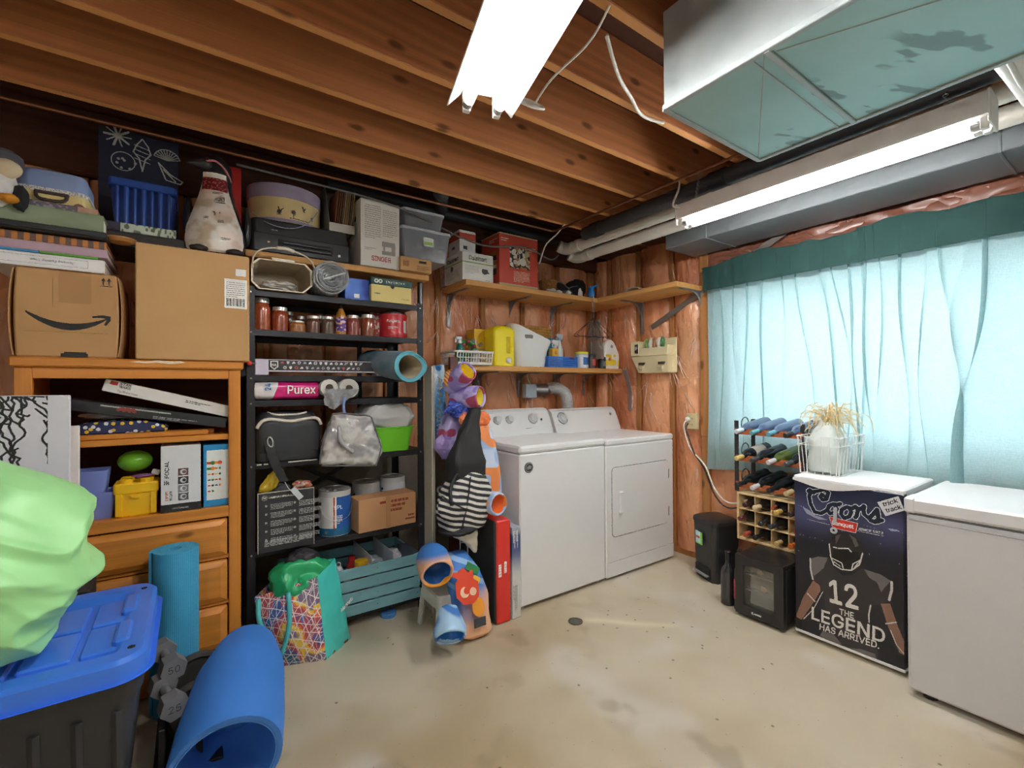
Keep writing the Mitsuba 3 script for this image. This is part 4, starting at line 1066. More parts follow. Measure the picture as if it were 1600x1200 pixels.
part(wm, 'tie', tube([wc_ + (-rr * .5, -.02, -rr * .2), wc_ + (0, -.03, 0), wc_ + (rr * .7, -.02, rr * .3)], .004, 8, spline=12), M('d0d3d5', .35), smooth=True)
x0, x1, z0, z1 = 0.717,0.853,1.833,1.947
bb = thing('blue_box', 'blue box leaning on the top rack shelf beside the wire roll', 'box')
part(bb, 'body', bx(x0, x1, 2.645, 2.80, Z1, z1, .002), MP('blue_print', lambda p, n, uv: mikit.mix(lin('2742a0'), lin('5b86d8'), mikit.smoothstep(.4, .8, mikit.fbm(p.x * 9, p.y * 9, p.z * 9, 3))), rough=.4))
part(bb, 'label', ff(poly(sbox(0, 0, .03, .022)), x0 + .05, 2.6444, Z1 + .012), WHITE)
x0, x1, z0, z1 = 0.855,1.102,1.832,1.963
ib = thing('speaker_box', 'yellow and dark green speaker carton at the end of the top rack shelf', 'box')
part(ib, 'body', bx(x0, x1 - .005, 2.615, 2.80, Z1, z1 - .04, .002), M('d9c67e', .5))
part(ib, 'lid', bx(x0 - .003, x1, 2.612, 2.803, z1 - .04, z1, .002), M('23443f', .5), 'dark green lid')
inf = union_all([Point(-.012, 0).buffer(.012).difference(Point(-.012, 0).buffer(.006)), Point(.012, 0).buffer(.012).difference(Point(.012, 0).buffer(.006))])
part(ib, 'lettering', cat(ff(textw('I N F I N I T Y', .115, .012, True), x0 + .085, 2.6114, z1 - .027), ff(poly(inf), x0 + .04, 2.6114, z1 - .02)), WHITE)
part(ib, 'lettering', cat(ff(textw('kappa', .03, .010, True), x0 + .02, 2.6144, Z1 + .04), ff(textw('perfect series', .05, .008), x1 - .07, 2.6144, Z1 + .02)), INK)
part(ib, 'notch', ff(poly(Point(0, 0).buffer(.011)), (x0 + x1) / 2, 2.6112, z1 - .046), M('2b2418', .6))

# shelf 2: preserves
Z2 = SH[1] + .0005


def jar(label, x, y, r, h, col, lid_c='cfcdc6', shine=.8, round_=0, group='jars of preserves on the rack'):
    t = thing('jar', label, 'jar', group)
    f = .86
    prof = [(r * .9, 0), (r, .006), (r, h * (.62 if not round_ else .5)), (r * (.98 if not round_ else .9), h * .72), (r * f * .95, h * .82), (r * f * .93, h * .86)]
    part(t, 'glass', lathe(prof, x, y, Z2, 28), MP('jar_' + col, lambda p, n, uv, c=lin(col): mikit.mix([q * .62 for q in c], c, mikit.noise(p.x * 70, p.y * 70, p.z * 70)), rough=.16, spec=.6, coat=1.0) if 'jar_' + col not in scene else 'jar_' + col, smooth=40)
    part(t, 'lid', lathe([(r * f, h * .845), (r * f * 1.04, h * .85), (r * f * 1.04, h * .985), (r * f, h), (r * f * .5, h)], x, y, Z2, 28), M(lid_c, .3, .5), smooth=40)
    return t


def J(label, pl, pr, top, bot, y, col, **k):
    pass


for args in (
    ('tall jar of tomato sauce, first from the left of the rack', 0.274,0.352,1.624,1.796, 'b0552e', 0),
    ('jar of red sauce standing next to the tall sauce jar', 0.358,0.437,1.623,1.756, '9c4322', 0),
    ('low wide jar of orange brown preserve with a white lid', 0.441,0.523,1.62,1.691, 'b0713a', 0),
    ('small jar of brown jam, left of the two brown jam jars', 0.528,0.597,1.627,1.723, '6d4434', 0),
    ('small jar of brown jam, left neighbour of the purple bottle', 0.603,0.671,1.628,1.726, '5e4434', 0),
    ('jar of red jam, right neighbour of the purple bottle', 0.741,0.812,1.626,1.745, '8f4338', 0),
    ('round bellied jar of red preserve, right of the red jam', 0.824,0.906,1.627,1.756, '8d4426', 1)):
    x0, x1, z0, z1 = args[1:5]
    jar(args[0], (x0 + x1) / 2, 2.67 + (x1 - x0) / 2, (x1 - x0) / 2, z1 - Z2, args[5], round_=args[6])
for lb, (x0, x1, z0, z1) in (('small dark jar standing behind the second sauce jar', (0.442,0.49,1.662,1.758)), ('small dark jar standing behind the low orange jar', (0.504,0.55,1.667,1.738)), ('small jar standing behind the two brown jam jars', (0.619,0.647,1.675,1.752))):
    r = max(.022, (x1 - x0) / 2)
    jar(lb, (x0 + x1) / 2, 2.85, r, z1 - Z2, '4a2f26')
x0, x1, z0, z1 = 0.678,0.734,1.636,1.808
sb = thing('sauce_bottle', 'squeeze bottle with a purple label and dark cap among the jars', 'bottle')
xm, ym, r = (x0 + x1) / 2, 2.69, (x1 - x0) / 2
h = z1 - Z2
part(sb, 'body', lathe([(r * .9, 0), (r, .006), (r, h * .55), (r * .85, h * .66), (r * .45, h * .8), (r * .4, h * .82)], xm, ym, Z2, 24), M('b5792e', .2, coat=.8), smooth=40)
part(sb, 'label', lathe([(r * 1.01, h * .1), (r * 1.012, h * .12), (r * 1.012, h * .52), (r * 1.0, h * .54)], xm, ym, Z2, 24), MP('purple_label', lambda p, n, uv: dr.select(mikit.noise(p.x * 110, p.y * 110, p.z * 90) > .58, mikit.mix(lin('d9b7c9'), lin('d9a14b'), mikit.noise(p.z * 80)), mi.Color3f(lin('5b3a86'))), rough=.4), 'purple label', smooth=40)
part(sb, 'cap', lathe([(r * .5, h * .82), (r * .5, h * .92), (r * .2, h)], xm, ym, Z2, 20), M('1f1f22', .4), smooth=40)
x0, x1, z0, z1 = 0.92,0.959,1.639,1.783
solo('packet', loft([ring(x0 + .03, 2.78, Z2 + a, .10, d, .008) for a, d in ((0, .05), (.06, .055), (z1 - Z2 - .01, .02), (z1 - Z2, .006))]), MP('packet_print', lambda p, n, uv: dr.select(mikit.noise(p.x * 90, p.y * 40, p.z * 70) > .5, mi.Color3f(lin('c9b9b4')), mi.Color3f(lin('9c4038'))), rough=.4), 'red and white packet behind the round bellied jar', 'packet', smooth=40)
x0, x1, z0, z1 = 0.945,1.116,1.629,1.788
ct = thing('coffee_tub', 'red plastic coffee tub with a dark lid at the end of the jar shelf', 'tub')
RED = M('b3232c', .35, coat=.4)
xm, r, h = (x0 + x1) / 2, (x1 - x0) / 2, z1 - Z2
part(ct, 'body', lathe([(r * .95, 0), (r, .01), (r, h * .2), (r * .97, h * .24), (r * .97, h * .78), (r, h * .84), (r, h * .9)], xm, 2.66 + r, Z2, 36), RED, smooth=40)
part(ct, 'lid', lathe([(r * .9, h * .9), (r * .9, h * .97), (r * .84, h)], xm, 2.66 + r, Z2, 36), M('3b2b2a', .4), smooth=40)
def wrapc(xc, yc, r, m, zoff, a0=-PI / 2):
    """Wraps a flat mesh drawn in xy about a vertical cylinder."""
    m = m.copy()
    for _ in range(2):
        m = m.subdivide()
    v = np.array(m.vertices); th = a0 + v[:, 0] / r
    rr_ = r + v[:, 2]
    return trimesh.Trimesh(np.stack([xc + rr_ * np.cos(th), yc + rr_ * np.sin(th), zoff + v[:, 1]], 1), m.faces, process=False)
part(ct, 'lettering', cat(wrapc(xm, 2.66 + r, r * .985, mv(textw('Folgers', .075, .022, True), -.065, 0, 0), Z2 + h * .55), wrapc(xm, 2.66 + r, r * .985, mv(lines(.06, .02, 2, 4), -.06, 0, 0), Z2 + h * .33)), WHITE)
part(ct, 'label', wrapc(xm, 2.66 + r, r * .98, mv(poly(sbox(0, 0, .03, .075)), .040, 0, 0), Z2 + h * .2), M('d6c6c4', .5), 'pale nutrition panel')

# shelf 3
Z3 = SH[2] + .0005
x0, x1, z0, z1 = 0.276,0.897,1.408,1.478
nh = thing('emblem_bar', 'long black sign bar with two rows of small team emblems and white end blocks', 'sign')
nx0, nx1 = .272, .93
nz = Z3
part(nh, 'bar', bx(nx0 + .005, nx1 - .005, 2.635, 2.70, nz + .018, nz + .082, .002), M('cfcbd6', .45))
part(nh, 'face', bx(nx0 + .062, nx1 - .044, 2.632, 2.635, nz + .026, nz + .078, .0008), M('2d2c30', .5), 'black emblem strip')
for a, b in ((nx0, nx0 + .062), (nx1 - .042, nx1)):
    part(nh, 'end_block', bx(a, b, 2.628, 2.71, nz + .0, nz + .082, .003), M('cfc9dc', .45))
rg = random.Random(8)
for r_ in range(2):
    for k in range(16 if r_ == 0 else 15):
        x = nx0 + .125 + k * .0268 + (.012 if r_ else 0); z = nz + .066 - .026 * r_
        ty = rg.randrange(4)
        g = [Point(0, 0).buffer(.008).difference(Point(0, 0).buffer(.004)), Polygon([(-.009, -.006), (.009, -.004), (.004, .007), (-.004, .004)]), union_all([LineString([(-.008, -.006), (.008, .006)]).buffer(.0025), LineString([(-.006, .004), (.006, .004)]).buffer(.002)]),
             Polygon([(-.007, .007), (.007, .007), (.006, -.003), (0, -.009), (-.006, -.003)])][ty]
        part(nh, 'emblem', ff(poly(g), x, 2.6314, z), M(('d8d4d2', 'c9c9cc', 'b4444a', 'e1dcd8', 'a9a4a6')[rg.randrange(5)], .5))
part(nh, 'shield', cat(ff(poly(Polygon([(-.016, .018), (.016, .018), (.016, -.008), (0, -.022), (-.016, -.008)]).exterior.buffer(.0022)), nx0 + .088, 2.6314, nz + .053), ff(textw('NHL', .024, .012, True), nx0 + .076, 2.6314, nz + .047)), WHITE, 'white league shield')
part(nh, 'knob', blob((nx0 - .026, 2.60, nz + .058), (.012, .012, .012), 0, sub=3), M('d2402f', .35), 'red round knob', smooth=True)
part(nh, 'stem', aim(lathe([(.003, 0), (.003, .05)], n=8), (nx0 - .02, 2.605, nz + .058), (nx0 + .03, 2.65, nz + .058)), M('b9b9bb', .3, .9))
# rolled bath rug, lying on shelf 3 with its end pointing at the room
rgk = thing('rolled_rug', 'rolled grey rug with a teal edge sticking out of the rack', 'rug')
c0 = np.array((0.995,2.4,1.443))
cr = c0 + (-.06, .42, .055)
cr[2] = c0[2] + .04
def rugring(t_, off):
    c = c0 + (cr - c0) * t_
    a = np.linspace(.15, 2 * PI + .15, 60, endpoint=False)
    lobe = .16 * np.exp(-((np.mod(a + PI, 2 * PI) - PI - .1) / .5) ** 2)
    r = (.090 - off) * (1 + lobe * (1 - off * 4)) 
    return np.stack([c[0] + r * 1.18 * np.cos(a), np.full(60, c[1]) + .05 * np.cos(a) * (1 - t_), c[2] + r * .92 * np.sin(a)], 1)
RUGO = MP('rug_grey', lambda p, n, uv: mikit.mix(lin('6f7f8a'), lin('3e6a7c'), mikit.smoothstep(.4, .65, mikit.fbm(p.x * 9, p.y * 6, p.z * 9, 3))), rough=.9)
part(rgk, 'pile', wrinkle(loft([rugring(0, 0), rugring(.3, 0), rugring(.6, 0.004), rugring(1, .006)], False, True), .002, 60), RUGO, smooth=True)
part(rgk, 'backing', loft([rugring(1, .024)[::-1], rugring(.5, .022)[::-1], rugring(0, .020)[::-1]][::-1][::-1], True, False), M('b3a78e', .8), 'beige backing inside the roll', smooth=True)
part(rgk, 'edge', cat(loft([rugring(-.004, .0), rugring(-.004, .020)], False, False), tube(rugring(-.006, .001), .0045, 6, closed=True)), M('5b9fae', .8), 'teal bound edge', smooth=True)

# shelf 4
Z4 = SH[3] + .0005
x0, x1, z0, z1 = 0.266,0.564,1.262,1.369
tp = thing('toilet_roll_pack', 'white and magenta pack of toilet rolls on the rack', 'toilet paper')
h = z1 - Z4 - .004
pm = loft([np.stack([np.full(40, x), 2.605 + .09 + (.09 + q) * np.cos(a_ := np.arange(40) * PI / 20) * np.where(np.abs(np.cos(a_)) > .7, 1, 1.0), Z4 + h / 2 + (h / 2 + q * .3) * np.sign(np.sin(a_)) * np.abs(np.sin(a_)) ** .45], 1) for x, q in ((x0, -.02), (x0 + .006, -.004), (x0 + .11, .002), (x0 + .2, -.002), (x0 + .3, .002), (x1 - .006, -.004), (x1, -.02))])
part(tp, 'wrap', wrinkle(pm, .002, 40), MP('tp_print', lambda p, n, uv: dr.select(p.x + 1.4 * dr.square(p.z - 1.33) * 6 + .02 * dr.sin(p.z * 30) > .385, mikit.mix(lin('d3267f'), lin('c01c6c'), mikit.noise(p.x * 60, p.z * 60)), mi.Color3f(lin('e2dfdf'))), rough=.25, coat=.5), 'white and magenta plastic wrap', smooth=True)
part(tp, 'lettering', ff(textw('Purex', .135, .045, True), x0 + .150, 2.599, Z4 + .030), WHITE)
part(tp, 'lettering', ff(rot(textw('24', .035, .028, True), 90, (0, 0, 1)), x0 + .075, 2.599, Z4 + .050), M('3a6aae', .5), 'blue number 24')
pt = thing('paper_towel_pack', 'plastic wrapped pack of white paper towel rolls on the rack', 'paper towels')
for k, (px0, px1) in enumerate(((0.569, 0.66), (0.664, 0.77))):
    xc, r = (px0 + px1) / 2, (px1 - px0) / 2
    pr_ = [(.02, .004), (.02, -.0), (r * .96, 0), (r, .006), (r, .26), (r * .9, .262)]
    part(pt, 'roll', aim(lathe(pr_, n=32), (xc, 2.57, Z4 + r + .004 + .012 * (1 - k)), (xc + .02, 2.9, Z4 + r + .004)), M('dcdad4', .9), smooth=40)
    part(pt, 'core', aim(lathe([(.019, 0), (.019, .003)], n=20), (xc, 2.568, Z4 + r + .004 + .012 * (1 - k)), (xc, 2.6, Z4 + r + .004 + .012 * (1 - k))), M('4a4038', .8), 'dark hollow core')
x0, x1, z0, z1 = 0.566,0.772,1.209,1.31
part(pt, 'plastic_film', ridged(sheet(lambda u, v: np.stack([x0 + .02 + (x1 - x0 - .03) * u * (.55 + .45 * v), 2.548 + .012 * np.sin(u * 9 + v * 4), Z4 + .055 - (1 - v) * .11 * (1 - .6 * np.abs(u - .45))], -1), 30, 20, .001), .006, 30), MT('d9dade', .9, .2, .3), 'crumpled clear film hanging over the shelf edge', smooth=True)
part(pt, 'green_film', sheet(lambda u, v: np.stack([x1 + .004 + .008 * np.sin(v * 5), 2.62 + .2 * u, Z4 + .01 + .10 * v], -1), 8, 8, .002), M('4f8a4c', .4, coat=.4), 'green printed film end', smooth=True)

# shelf 5
Z5 = SH[4] + .0005
cb_ = thing('cooler_bag', 'black soft cooler bag with white trim and a hanging strap on the rack', 'bag')
x0, x1, z0, z1 = 0.271,0.582,0.987,1.205
h = z1 - Z5
bag = [ring((x0 + x1) / 2, 2.74, Z5 + a * h, (x1 - x0) * w, .28 * d, .04, 6) for a, w, d in ((0, .94, .92), (.03, .98, .98), (.35, 1.0, 1.02), (.7, 1.0, 1.0), (.80, .98, .98), (.94, .86, .86), (1.0, .78, .76))]
part(cb_, 'body', wrinkle(loft(bag).subdivide().subdivide(), .004, 14, 5), M('26282c', .55), smooth=True)
part(cb_, 'trim', cat(tube([(x0 + .005, 2.596, Z5 + h * .70), (x0 + .03, 2.594, Z5 + h * .84), (x0 + .09, 2.603, Z5 + h * .86), ((x0 + x1) / 2, 2.602, Z5 + h * .82), (x1 - .07, 2.603, Z5 + h * .86), (x1 - .02, 2.596, Z5 + h * .84), (x1 - .004, 2.598, Z5 + h * .72)], .0085, 8, spline=60)), M('d9d2c4', .6), 'white piping band', smooth=True)
part(cb_, 'trim', cat(tube([(x0 + .06, 2.65, Z5 + h * 1.0), (x0 + .09, 2.62, Z5 + h * .96), (x0 + .16, 2.62, Z5 + h * .95), (x1 - .12, 2.62, Z5 + h * .95), (x1 - .07, 2.63, Z5 + h * .99)], .005, 8, spline=40)), M('d9d2c4', .6), 'white piping round the top flap', smooth=True)
part(cb_, 'zipper', tube([(x0 + .02, 2.602, Z5 + .05), (x1 - .02, 2.602, Z5 + .05)], .003, 6), M('0f0f10', .5))
def strap(pts, w, mat, parent, name='strap', lab=None):
    p = np.array(pts, float)
    L, R_ = p - [w / 2, 0, 0], p + [w / 2, 0, 0]
    n = len(p)
    part(parent, name, sheet(lambda u, v: np.stack([np.interp(u, np.linspace(0, 1, n), p[:, 0]) + (v - .5) * w, np.interp(u, np.linspace(0, 1, n), p[:, 1]) + 0 * v, np.interp(u, np.linspace(0, 1, n), p[:, 2]) + 0 * v], -1), 24, 3, .003), mat, lab, smooth=40)
strap([(0.328,2.585,1.063), (0.338,2.575,1.012), (0.36,2.572,0.934), (0.395,2.57,0.86)], .042, M('1d1e21', .6), cb_, lab='wide black shoulder strap')
part(cb_, 'buckle', tube([(0.331,2.585,1.085), (0.345,2.58,1.062), (0.339,2.58,1.037), (0.322,2.582,1.058)], .004, 8, closed=True, spline=24), M('b5b5b7', .3, .9), 'metal clip', smooth=True)
part(cb_, 'bottom_print', ff(poly(union_all([sbox(a, 0, a + .02, .006) for a in (0, .03)] + [sbox(.14, .002, .28, .007)])), x0 + .005, 2.592, Z5 - .008), M('c9c6be', .5))
tg = solo('luggage_tag', cat(frame(bx(0, .028, -.035, .035, 0, .003, .001), (0.441,2.565,0.784), (.8, 0, .6), (-.6, 0, .8)), tube([(0.397,2.565,0.857), (0.411,2.562,0.827), (0.429,2.562,0.805)], .002, 6)), M('c9cdd0', .4), 'small white tag hanging from the black strap', 'tag')
cbag = thing('swim_bag', 'clear grey plastic backpack hanging on the rack front', 'bag')
bagp = [((0.635,2.56,1.186)), ((0.816,2.56,1.165)), ((0.873,2.55,0.991)), ((0.848,2.55,0.908)), ((0.568,2.55,0.936)), ((0.587,2.55,1.048))]
bq = np.array(bagp)
cen = bq.mean(0)
outl = Polygon(bq[:, [0, 2]]).buffer(.012).buffer(-.0)
xy = np.array(outl.exterior.coords)[:-1]
def resamp(P, n):
    P = np.vstack([P, P[:1]]); t_ = np.r_[0, np.cumsum(np.linalg.norm(np.diff(P, axis=0), axis=1))]
    s = np.linspace(0, t_[-1], n, endpoint=False)
    return np.stack([np.interp(s, t_, P[:, k]) for k in range(2)], 1)
xy = resamp(xy, 60); cc = xy.mean(0)
rings_ = [np.column_stack([cc[0] + (xy[:, 0] - cc[0]) * s, np.full(60, y), cc[1] + (xy[:, 1] - cc[1]) * s])[:, [0, 1, 2]] for y, s in ((2.515, .35), (2.518, .75), (2.53, .94), (2.56, 1.0), (2.60, .95), (2.612, .8))]
part(cbag, 'film', ridged(loft(rings_).subdivide(), .010, 22, 3), MP('clear_bag', lambda p, n, uv: mikit.mix(lin('8d8b8d'), lin('c5c2bd'), mikit.smoothstep(.35, .65, mikit.fbm(p.x * 14, p.y * 14, p.z * 14, 3))), rough=.22, spec=.6, coat=.8), smooth=True)
part(cbag, 'piping', tube(np.column_stack([cc[0] + (xy[:, 0] - cc[0]) * 1.0, np.full(60, 2.54), cc[1] + (xy[:, 1] - cc[1]) * 1.0])[::2], .004, 6, closed=True), M('5d5c5f', .5), 'dark grey piping', smooth=True)
part(cbag, 'strap', tube([(0.652,2.525,1.13), (0.657,2.505,1.047), (0.685,2.5,1.012), (0.719,2.505,0.988)], .011, 8, spline=24), M('9f9d9e', .4), smooth=True)
part(cbag, 'flap', blob(np.array((0.713,2.53,1.133)), (.028, .02, .03), .2, 9, 2), M('c6c4c3', .3), smooth=True)
part(cbag, 'hook_loop', tube([(0.689,2.55,1.281), (0.681,2.545,1.213), (0.695,2.55,1.171)], .008, 8, spline=12), M('7f95c8', .4), 'pale blue loop over the shelf edge', smooth=True)
part(cbag, 'side_flap', ridged(blob(np.array((0.869,2.58,0.981)), (.03, .02, .07), .3, 8, 5), .006, 20), M('b9b7b4', .3, coat=.5), smooth=True)
gb_ = thing('basin', 'bright green plastic basin on the rack', 'basin')
x0, x1, z0, z1 = 0.854,1.116,0.966,1.1
x1 = min(x1, 1.132)
xm = (x0 + x1) / 2; h = z1 - Z5
GRN = M('6cc02c', .35)
part(gb_, 'shell', loft([ring(xm, 2.73, Z5 + a, (x1 - x0) * w, .26 * w, .035, 7) for a, w in ((0, .80), (h * .95, .95), (h * .96, 1.02), (h, 1.02), (h, .94), (.01, .76))]), GRN, smooth=30)
solo('plastic_bag', ridged(loft([ring(xm - .03 * k, 2.73, Z5 + h * .75 + a, (x1 - x0) * w, .24 * w, .06, 9) for a, w, k in ((0, .8, 0), (.05, 1.1, .5), (.10, 1.22, .8), (.15, .95, .6), (.18, .45, 0))]).subdivide().subdivide(), .022, 14, 6), MT('e0e0df', .55, .4), 'crumpled white plastic bag heaped in the green basin', 'bag', smooth=True)

# shelf 6
Z6 = SH[5] + .0005
hp = thing('printer_carton', 'open black printed carton full of odds and ends on the rack', 'box')
x0, x1, z0, z1 = 0.273,0.537,0.511,0.811
x0 = .277; h = z1 - Z6
for nm, m in (('front_panel', bx(x0, x1, 2.575, 2.579, Z6, z1, .001)), ('back_panel', bx(x0, x1, 2.82, 2.824, Z6, z1, .001)), ('side_panel', bx(x0, x0 + .004, 2.579, 2.82, Z6, z1, .001)), ('side_panel', bx(x1 - .004, x1, 2.579, 2.82, Z6, z1, .001)), ('bottom_panel', bx(x0 + .004, x1 - .004, 2.579, 2.82, Z6, Z6 + .004, .001))):
    part(hp, nm, m, M('28282a', .5))
part(hp, 'worn_edge', cat(bx(x0 - .001, x1 + .001, 2.5738, 2.5798, z1 - .003, z1 + .001, .0005), bx(x0 - .0008, x0 + .003, 2.5742, 2.577, Z6, z1, .0003), bx(x1 - .002, x1 + .0006, 2.5742, 2.577, Z6, z1, .0003)), M('b9b3a8', .8), 'white worn edges')
w = x1 - x0
part(hp, 'logo', cat(ff(poly(Point(0, 0).buffer(.012).difference(Point(0, 0).buffer(.0105))), x0 + .03, 2.5744, z1 - .025), ff(textw('hp', .013, .012, True), x0 + .0235, 2.5744, z1 - .031)), WHITE)
part(hp, 'lettering', ff(textw('LASERJET PRO P1102w', .13, .009, True), x0 + .05, 2.5744, z1 - .03), WHITE)
gl = []
for cx_ in (.045, .175):
    for k in range(5):
        z = z1 - .085 - k * .042
        gl.append(ff(lines(.10, .030, 4, k + int(cx_ * 100), .5), x0 + cx_ + .012, 2.5744, z))
        gl.append(ff(poly(Point(0, 0).buffer(.006) if cx_ > .1 else sbox(-.005, -.005, .005, .005)), x0 + cx_ - .008, 2.5744, z + .02))
gl.append(ff(lines(w * .85, .03, 5, 3, .6), x0 + .03, 2.5744, Z6 + .03))
part(hp, 'print', cat(gl), M('9d9d9b', .6), 'grey fine print', kind='stuff')
solo('crisp_packet', ridged(aim(blob((0, 0, .06), (.032, .02, .075), .25, 8, 3), (0.303,2.62,0.812), (0.361,2.62,0.879)), .006, 24), M('c9a92c', .3, coat=.6), 'yellow foil packet sticking out of the black carton', 'packet', smooth=True)
solo('ribbon_bundle', cat(*[ridged(blob(np.array((x0 + .19 + .016 * (k % 4), 2.63 + .02 * (k % 3), z1 + .004 + .008 * (k // 4))), (.02, .018, .016), .35, 8, k), .004, 30) for k in range(8)]), MP('ribbon', lambda p, n, uv: mikit.mix(mikit.mix(lin('c46a58'), lin('d0b9b4'), mikit.smoothstep(.4, .6, mikit.noise(p.x * 90, p.y * 90, p.z * 90))), lin('b57a2e'), mikit.smoothstep(.6, .7, mikit.noise(p.x * 60 + 7, p.y * 60, p.z * 60))), rough=.4), 'pink and orange wrapping scraps in the black carton', 'wrapping', smooth=True, kind=None)
solo('bag_scrap', blob((x0 + .10, 2.68, z1 - .012), (.07, .05, .03), .3, 8, 4), M('56565a', .5), 'grey cloth scrap in the black carton', 'cloth', smooth=True)


def paint_can(label, x, y, r, h, z, band, text_=None):
    t = thing('paint_can', label, 'paint can', None)
    part(t, 'body', lathe([(r * .97, 0), (r, .004), (r, h - .008), (r * 1.02, h - .004), (r * 1.02, h)], x, y, z, 36), M('c9cac8', .35, .2), smooth=40)
    part(t, 'lid', lathe([(r * 1.02, h), (r * .97, h + .003), (r * .95, h - .004), (r * .82, h - .006), (r * .80, h - .001), (.001, h - .002)], x, y, z, 36), M('a9aaa9', .3, .8), smooth=30)
    part(t, 'label', lathe([(r * 1.003, .004), (r * 1.006, .006), (r * 1.006, h * .86), (r * 1.003, h * .87)], x, y, z, 36), band, 'paper label', smooth=40)
    part(t, 'bail', tube([(x - r * 1.0, y - r * .3, z + h * .72), (x - r * .8, y - r * .85, z + h * .45), (x - r * .2, y - r * 1.12, z + h * .36), (x + r * .5, y - r * 1.05, z + h * .40), (x + r * 1.0, y - r * .35, z + h * .68)], .0018, 6, spline=40), M('b5b5b5', .3, .9), 'wire bail handle', smooth=True)
    part(t, 'ear', blob((x - r * .98, y - r * .32, z + h * .72), (.008, .008, .008), 0, sub=2), M('1f1f20', .4), smooth=True)
    if text_:
        part(t, 'lettering', wrapc(x, y, r * 1.008, mv(textw(text_, .045, .022, True), -.004, 0, 0), z + h * .60, -PI / 2 - .25), WHITE)
        part(t, 'lettering', wrapc(x, y, r * 1.008, mv(lines(.045, .05, 5, 6), -.004, 0, 0), z + h * .28, -PI / 2 - .25), WHITE)
        part(t, 'stamp', wrapc(x, y, r * 1.008, mv(poly(sbox(0, 0, .016, .016)), -.055, 0, 0), z + h * .06, -PI / 2 - .25), M('77787a', .6))
    return t


x0, x1, z0, z1 = 0.591,0.761,0.551,0.761
pcx = (x0 + x1) / 2
paint_can('white and blue labelled paint can at the front of the rack', pcx, 2.63 + (x1 - x0) / 2, (x1 - x0) / 2, z1 - Z6, Z6,
          MP('can_label', lambda p, n, uv: dr.select(p.z < .56, mi.Color3f(lin('1f5f86')), dr.select((p.x > pcx - .012) & (p.x < pcx + .10), mi.Color3f(lin('24539c')), dr.select((p.x > pcx - .028) & (p.x < pcx - .020), mi.Color3f(lin('b9482f')), mi.Color3f(lin('d9dad8'))))), rough=.4), 'SPL')
x0, x1, z0, z1 = 0.818,0.99,0.55,0.748
paint_can('paint can with a pale label behind the brown flap carton', (x0 + x1) / 2, 2.88, .082, z1 - Z6 - .0, Z6, M('c9cccf', .4))
x0, x1, z0, z1 = 1.006,1.17,0.518,0.748
paint_can('paint can with a dark blue label at the right end behind the brown carton', (x0 + x1) / 2 - .005, 2.90, .078, z1 - Z6 + .01, Z6, MP('can_label2', lambda p, n, uv: dr.select(p.x < .99, mi.Color3f(lin('26407c')), mi.Color3f(lin('cfd2d4'))), rough=.4))
x0, x1, z0, z1 = 0.774,1.114,0.539,0.717
bc = thing('carton', 'brown carton with upside down red printing on the rack', 'box')
R20 = lambda m: rotz(m, 4, (x0, 2.6, 0))
x1 = 1.125; zz1 = Z6 + .185
part(bc, 'body', R20(bx(x0, x1, 2.60, 2.74, Z6, zz1, .003)), M('b98a62', .75))
pr_ = []
for k in range(3):
    pr_.append(R20(ff(rot(lines(.235 - .05 * k, .024, 1, k + 4, .6), 180, (0, 0, 1)), x0 + .30 - .02 * k, 2.5994, Z6 + .160 - .026 * k)))
pr_.append(R20(ff(rot(lines(.06, .04, 2, 3, .55), 180, (0, 0, 1)), x1 - .01, 2.5994, Z6 + .06)))
part(bc, 'lettering', cat(pr_), M('8c3b2c', .6), 'upside down red print')
part(bc, 'tape', R20(ff(poly(sbox(0, 0, .03, .185)), x0 + .16, 2.5992, Z6)), M('b07f56', .4))

# bottom shelf: pale blue slatted crate
ZB = SH[6] + .0005
BC = MP('crate_blue', lambda p, n, uv: mikit.mix(lin('7fb0b8'), lin('6a9aa4'), mikit.fbm(p.x * 9, p.y * 30, p.z * 30, 3)), rough=.6)
kr = thing('slat_crate', 'pale blue painted slatted wooden crate on the bottom of the rack', 'crate')
kx0, kx1, ky0, ky1 = .42, 1.133, 2.585, 2.98
for k in range(4):
    z = ZB + .003 + k * .067
    part(kr, 'slat', bx(kx0, kx1, ky0, ky0 + .012, z, z + .058, .002), BC)
    part(kr, 'slat', bx(kx0, kx1, ky1 - .012, ky1, z, z + .058, .002), BC)
for x in (kx0, kx1 - .014):
    part(kr, 'end_panel', bx(x, x + .014, ky0 + .012, ky1 - .012, ZB + .003, ZB + .262, .002), BC)
part(kr, 'base', bx(kx0 + .014, kx1 - .014, ky0 + .012, ky1 - .012, ZB + .001, ZB + .01, .001), BC)
for x in (.62, .86, 1.10):
    part(kr, 'batten', bx(x, x + .03, ky0 + .012, ky0 + .022, ZB + .01, ZB + .262, .002), BC)
for x in (.635, .875, 1.115):
    for k in range(4):
        part(kr, 'nail', aim(lathe([(.003, 0), (.003, .001)], n=8), (x, ky0 + .0005, ZB + .035 + k * .067), (x, ky0 - 1, ZB + .035 + k * .067)), M('44504f', .5))
for k, (x, c, l) in enumerate(((.845, 'c9ccd6', 'first'), (.97, 'b4bac6', 'second'))):
    part(kr, 'divider', bx(x, x + .004, ky0 + .014, ky1 - .03, ZB + .012, ZB + .30, .001), M(c, .5), 'pale divider sheet')
sc_ = thing('spray_can', 'dark blue spray can standing in the slatted crate', 'spray can')
xs = 0.68
part(sc_, 'body', lathe([(.026, 0), (.026, .215), (.020, .232)], xs, 2.66, ZB + .0105, 24), M('25295c', .35), smooth=40)
